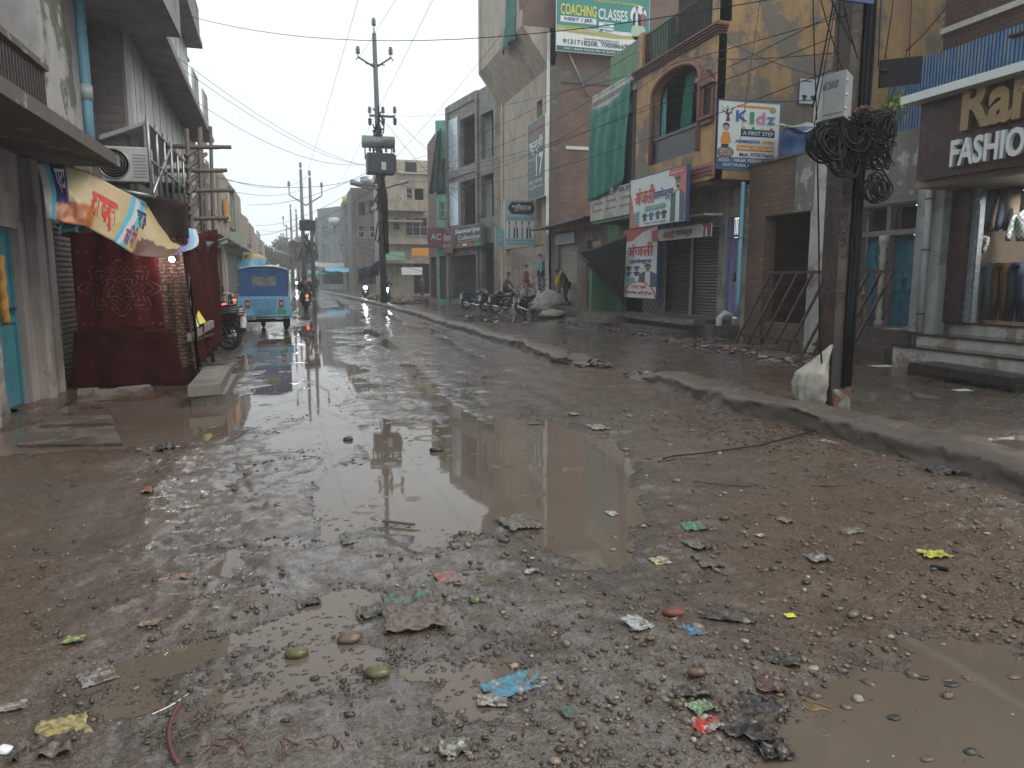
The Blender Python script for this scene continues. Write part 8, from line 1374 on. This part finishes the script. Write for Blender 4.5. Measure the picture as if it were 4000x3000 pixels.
for q in (('brick_lump', 2620, 2425, 95, RBK, 'rounded lump of red brick in the gravel', 'brick'), ('rock', 1697, 1762, 52, GRS, 'dark rock standing in the main puddle', 'rock'), ('rock', 1350, 1720, 40, GRS, 'small dark rock in the water film left of the main puddle', 'rock'), ('stone', 1362, 2503, 95, BRS, 'flat brown stone left of the central rubbish mound', 'stone'), ('husk', 1150, 2562, 90, HUS, 'green fruit husk in the mud at left of centre', 'husk'), ('husk', 1470, 2640, 100, HUS, 'yellow green fruit husk below the rubbish mound', 'husk'),
          ('stone', 2710, 2670, 90, BRS, 'brown stone left of the black rags', 'stone'), ('stone', 2530, 2540, 45, BRS, 'brown stone below the white and navy packet', 'stone'), ('stone', 3165, 2625, 60, plain('pale stone', (.3, .25, .2), .4), 'pale stone right of the black rags', 'stone'), ('stone', 2905, 2440, 45, plain('tan stone', (.22, .17, .12), .4), 'tan stone ringed by the narrow black rag', 'stone'), ('stone', 3690, 2720, 70, BRS, 'brown stone in the right bottom puddle', 'stone'), ('bottle_piece', 1845, 2355, 62, two('clear green bottle', (.1, .16, .06), (.2, .24, .14), 30, .5, .15), 'squashed green bottle right of the rubbish mound', 'bottle'), ('stone', 1220, 2655, 40, GRS, 'small dark stone standing in the mud near the yellow husk', 'stone'), ('foam_ball', 12, 2972, 60, plain('white foam', (.7, .72, .75), .5), 'white foam lump in the left bottom corner', 'foam'),
          ('stone', 2385, 2150, 28, plain('tan stone', (.22, .17, .12), .4), 'tan pebble standing right of the puddle tip', 'stone'), ('stone', 2460, 2155, 40, BRS, 'wide brown pebble right of the puddle tip', 'stone'), ('stone', 2000, 2605, 40, plain('pale stone', (.3, .25, .2), .4), 'pale round stone just above the blue packet', 'stone')): lump(*q, flat=.5, seed=q[1] % 13)
def line(name, uv, r, mat, label, cat='string', flat=1.):
    P = []
    for u, v in uv: q = at_z(u, v); q.z = gtop(q.x, q.y)+r*1.2; P.append(q)
    Q = []
    for i in range(len(P)-1):
        a, b_ = P[max(i-1, 0)], P[i]; c, d = P[i+1], P[min(i+2, len(P)-1)]
        for k in range(6): t = k/6; Q.append(.5*((2*b_)+(c-a)*t+(2*a-5*b_+4*c-d)*t*t+(3*b_-a-3*c+d)*t**3))
    Q.append(P[-1]); mb = MB(); mb.tube(Q, r, 6, flat=flat); return tag(mb.build(name, mat, None, P[0]), label, cat)
line('cord', [(410, 2838), (450, 2835), (560, 2805), (660, 2760), (750, 2700)], .0028, IW, 'white cord lying in the left foreground mud'); line('cord', [(405, 2855), (440, 2838), (420, 2820)], .0025, IW, 'short forked end of the white cord')
RST = plain('wine red strap', (.13, .035, .035), .5, 0, .3, 9, .2); line('strap', [(695, 2755), (665, 2810), (650, 2880), (665, 2960), (690, 3010)], .007, RST, 'wide wine red strap at the bottom left', 'strap', .3)
for k in range(9): u0 = 700+k*75; line('thread', [(u0, 2900+(k*37) % 60), (u0+60, 2880+(k*53) % 70), (u0+110, 2930+(k*29) % 60), (u0+70, 2975)], .0022, RST if k % 3 else plain('ochre thread', (.2, .13, .06), .6), 'loose wine red and ochre threads tangled along the bottom edge', 'thread')['group'] = 'threads along the bottom edge'
line('plank_piece', [(1488, 2048), (1550, 2055), (1610, 2062)], .018, WOODD, 'dark plank piece at the edge of the central water film', 'plank', .4); line('stick', [(3620, 2260), (3690, 2272)], .012, BLACK, 'short black stick below the bright yellow packet', 'stick')
STR = plain('straw', (.22, .15, .06), .7, 0, .3, 9, .2)
for k in range(7): line('straw', [(3080+k*8, 2715+k*7), (3160, 2740+k*6), (3240-k*5, 2765+(k*17) % 20)], .0022, STR, 'yellowish straw bundle beside the right bottom puddle', 'straw')['group'] = 'straw bundle'
line('root', [(2860, 1668), (2950, 1675), (3050, 1700)], .003, BLACK, 'thin black twig beside the kerb', 'twig'); line('cable_piece', [(2580, 1812), (2600, 1800), (2630, 1793)], .004, BLACK, 'loose end of the black ground cable at the small puddle', 'cable'); line('wire_piece', [(2700, 1895), (2900, 1920), (3180, 1925), (3250, 1930)], .003, BLACK, 'thin black wire lying across the gravel', 'wire')
N = 700; cx = at_z(3050, 1700); px = cx.x-.15+.55*RS.randn(N)*.9; py = cx.y+.8*RS.randn(N); px = px-.1*(py-cx.y); k = (px < 5.1); px, py = px[k], py[k]; tag(stones('leaf_debris', np.stack([px, py, ground_h(px, py)+.004], -1), .012+.012*RS.rand(len(px)), pebmat('wet brown leaf bits', [(0., (.05, .025, .012)), (.6, (.12, .06, .03)), (1., (.2, .12, .06))], .5), .15, .2, .4), 'wet brown leaf bits along the foot of the kerb', 'leaves', kind='stuff')

rr = random.Random(9)
for k in range(22):
    u, v = rr.uniform(3230, 3980), rr.uniform(2640, 2990)
    if v < 2640+(3600-u)*.35: continue
    lump('stone', u, v, rr.choice((16, 22, 30, 44, 62)), (BRS, GRS, BRS, plain('pale stone', (.3, .25, .2), .4))[k % 4], 'wet stone poking out of the bottom right puddle', 'stone', .25+.3*rr.random(), k, rr.uniform(.8, 1.5))['group'] = 'stones in the bottom right puddle'
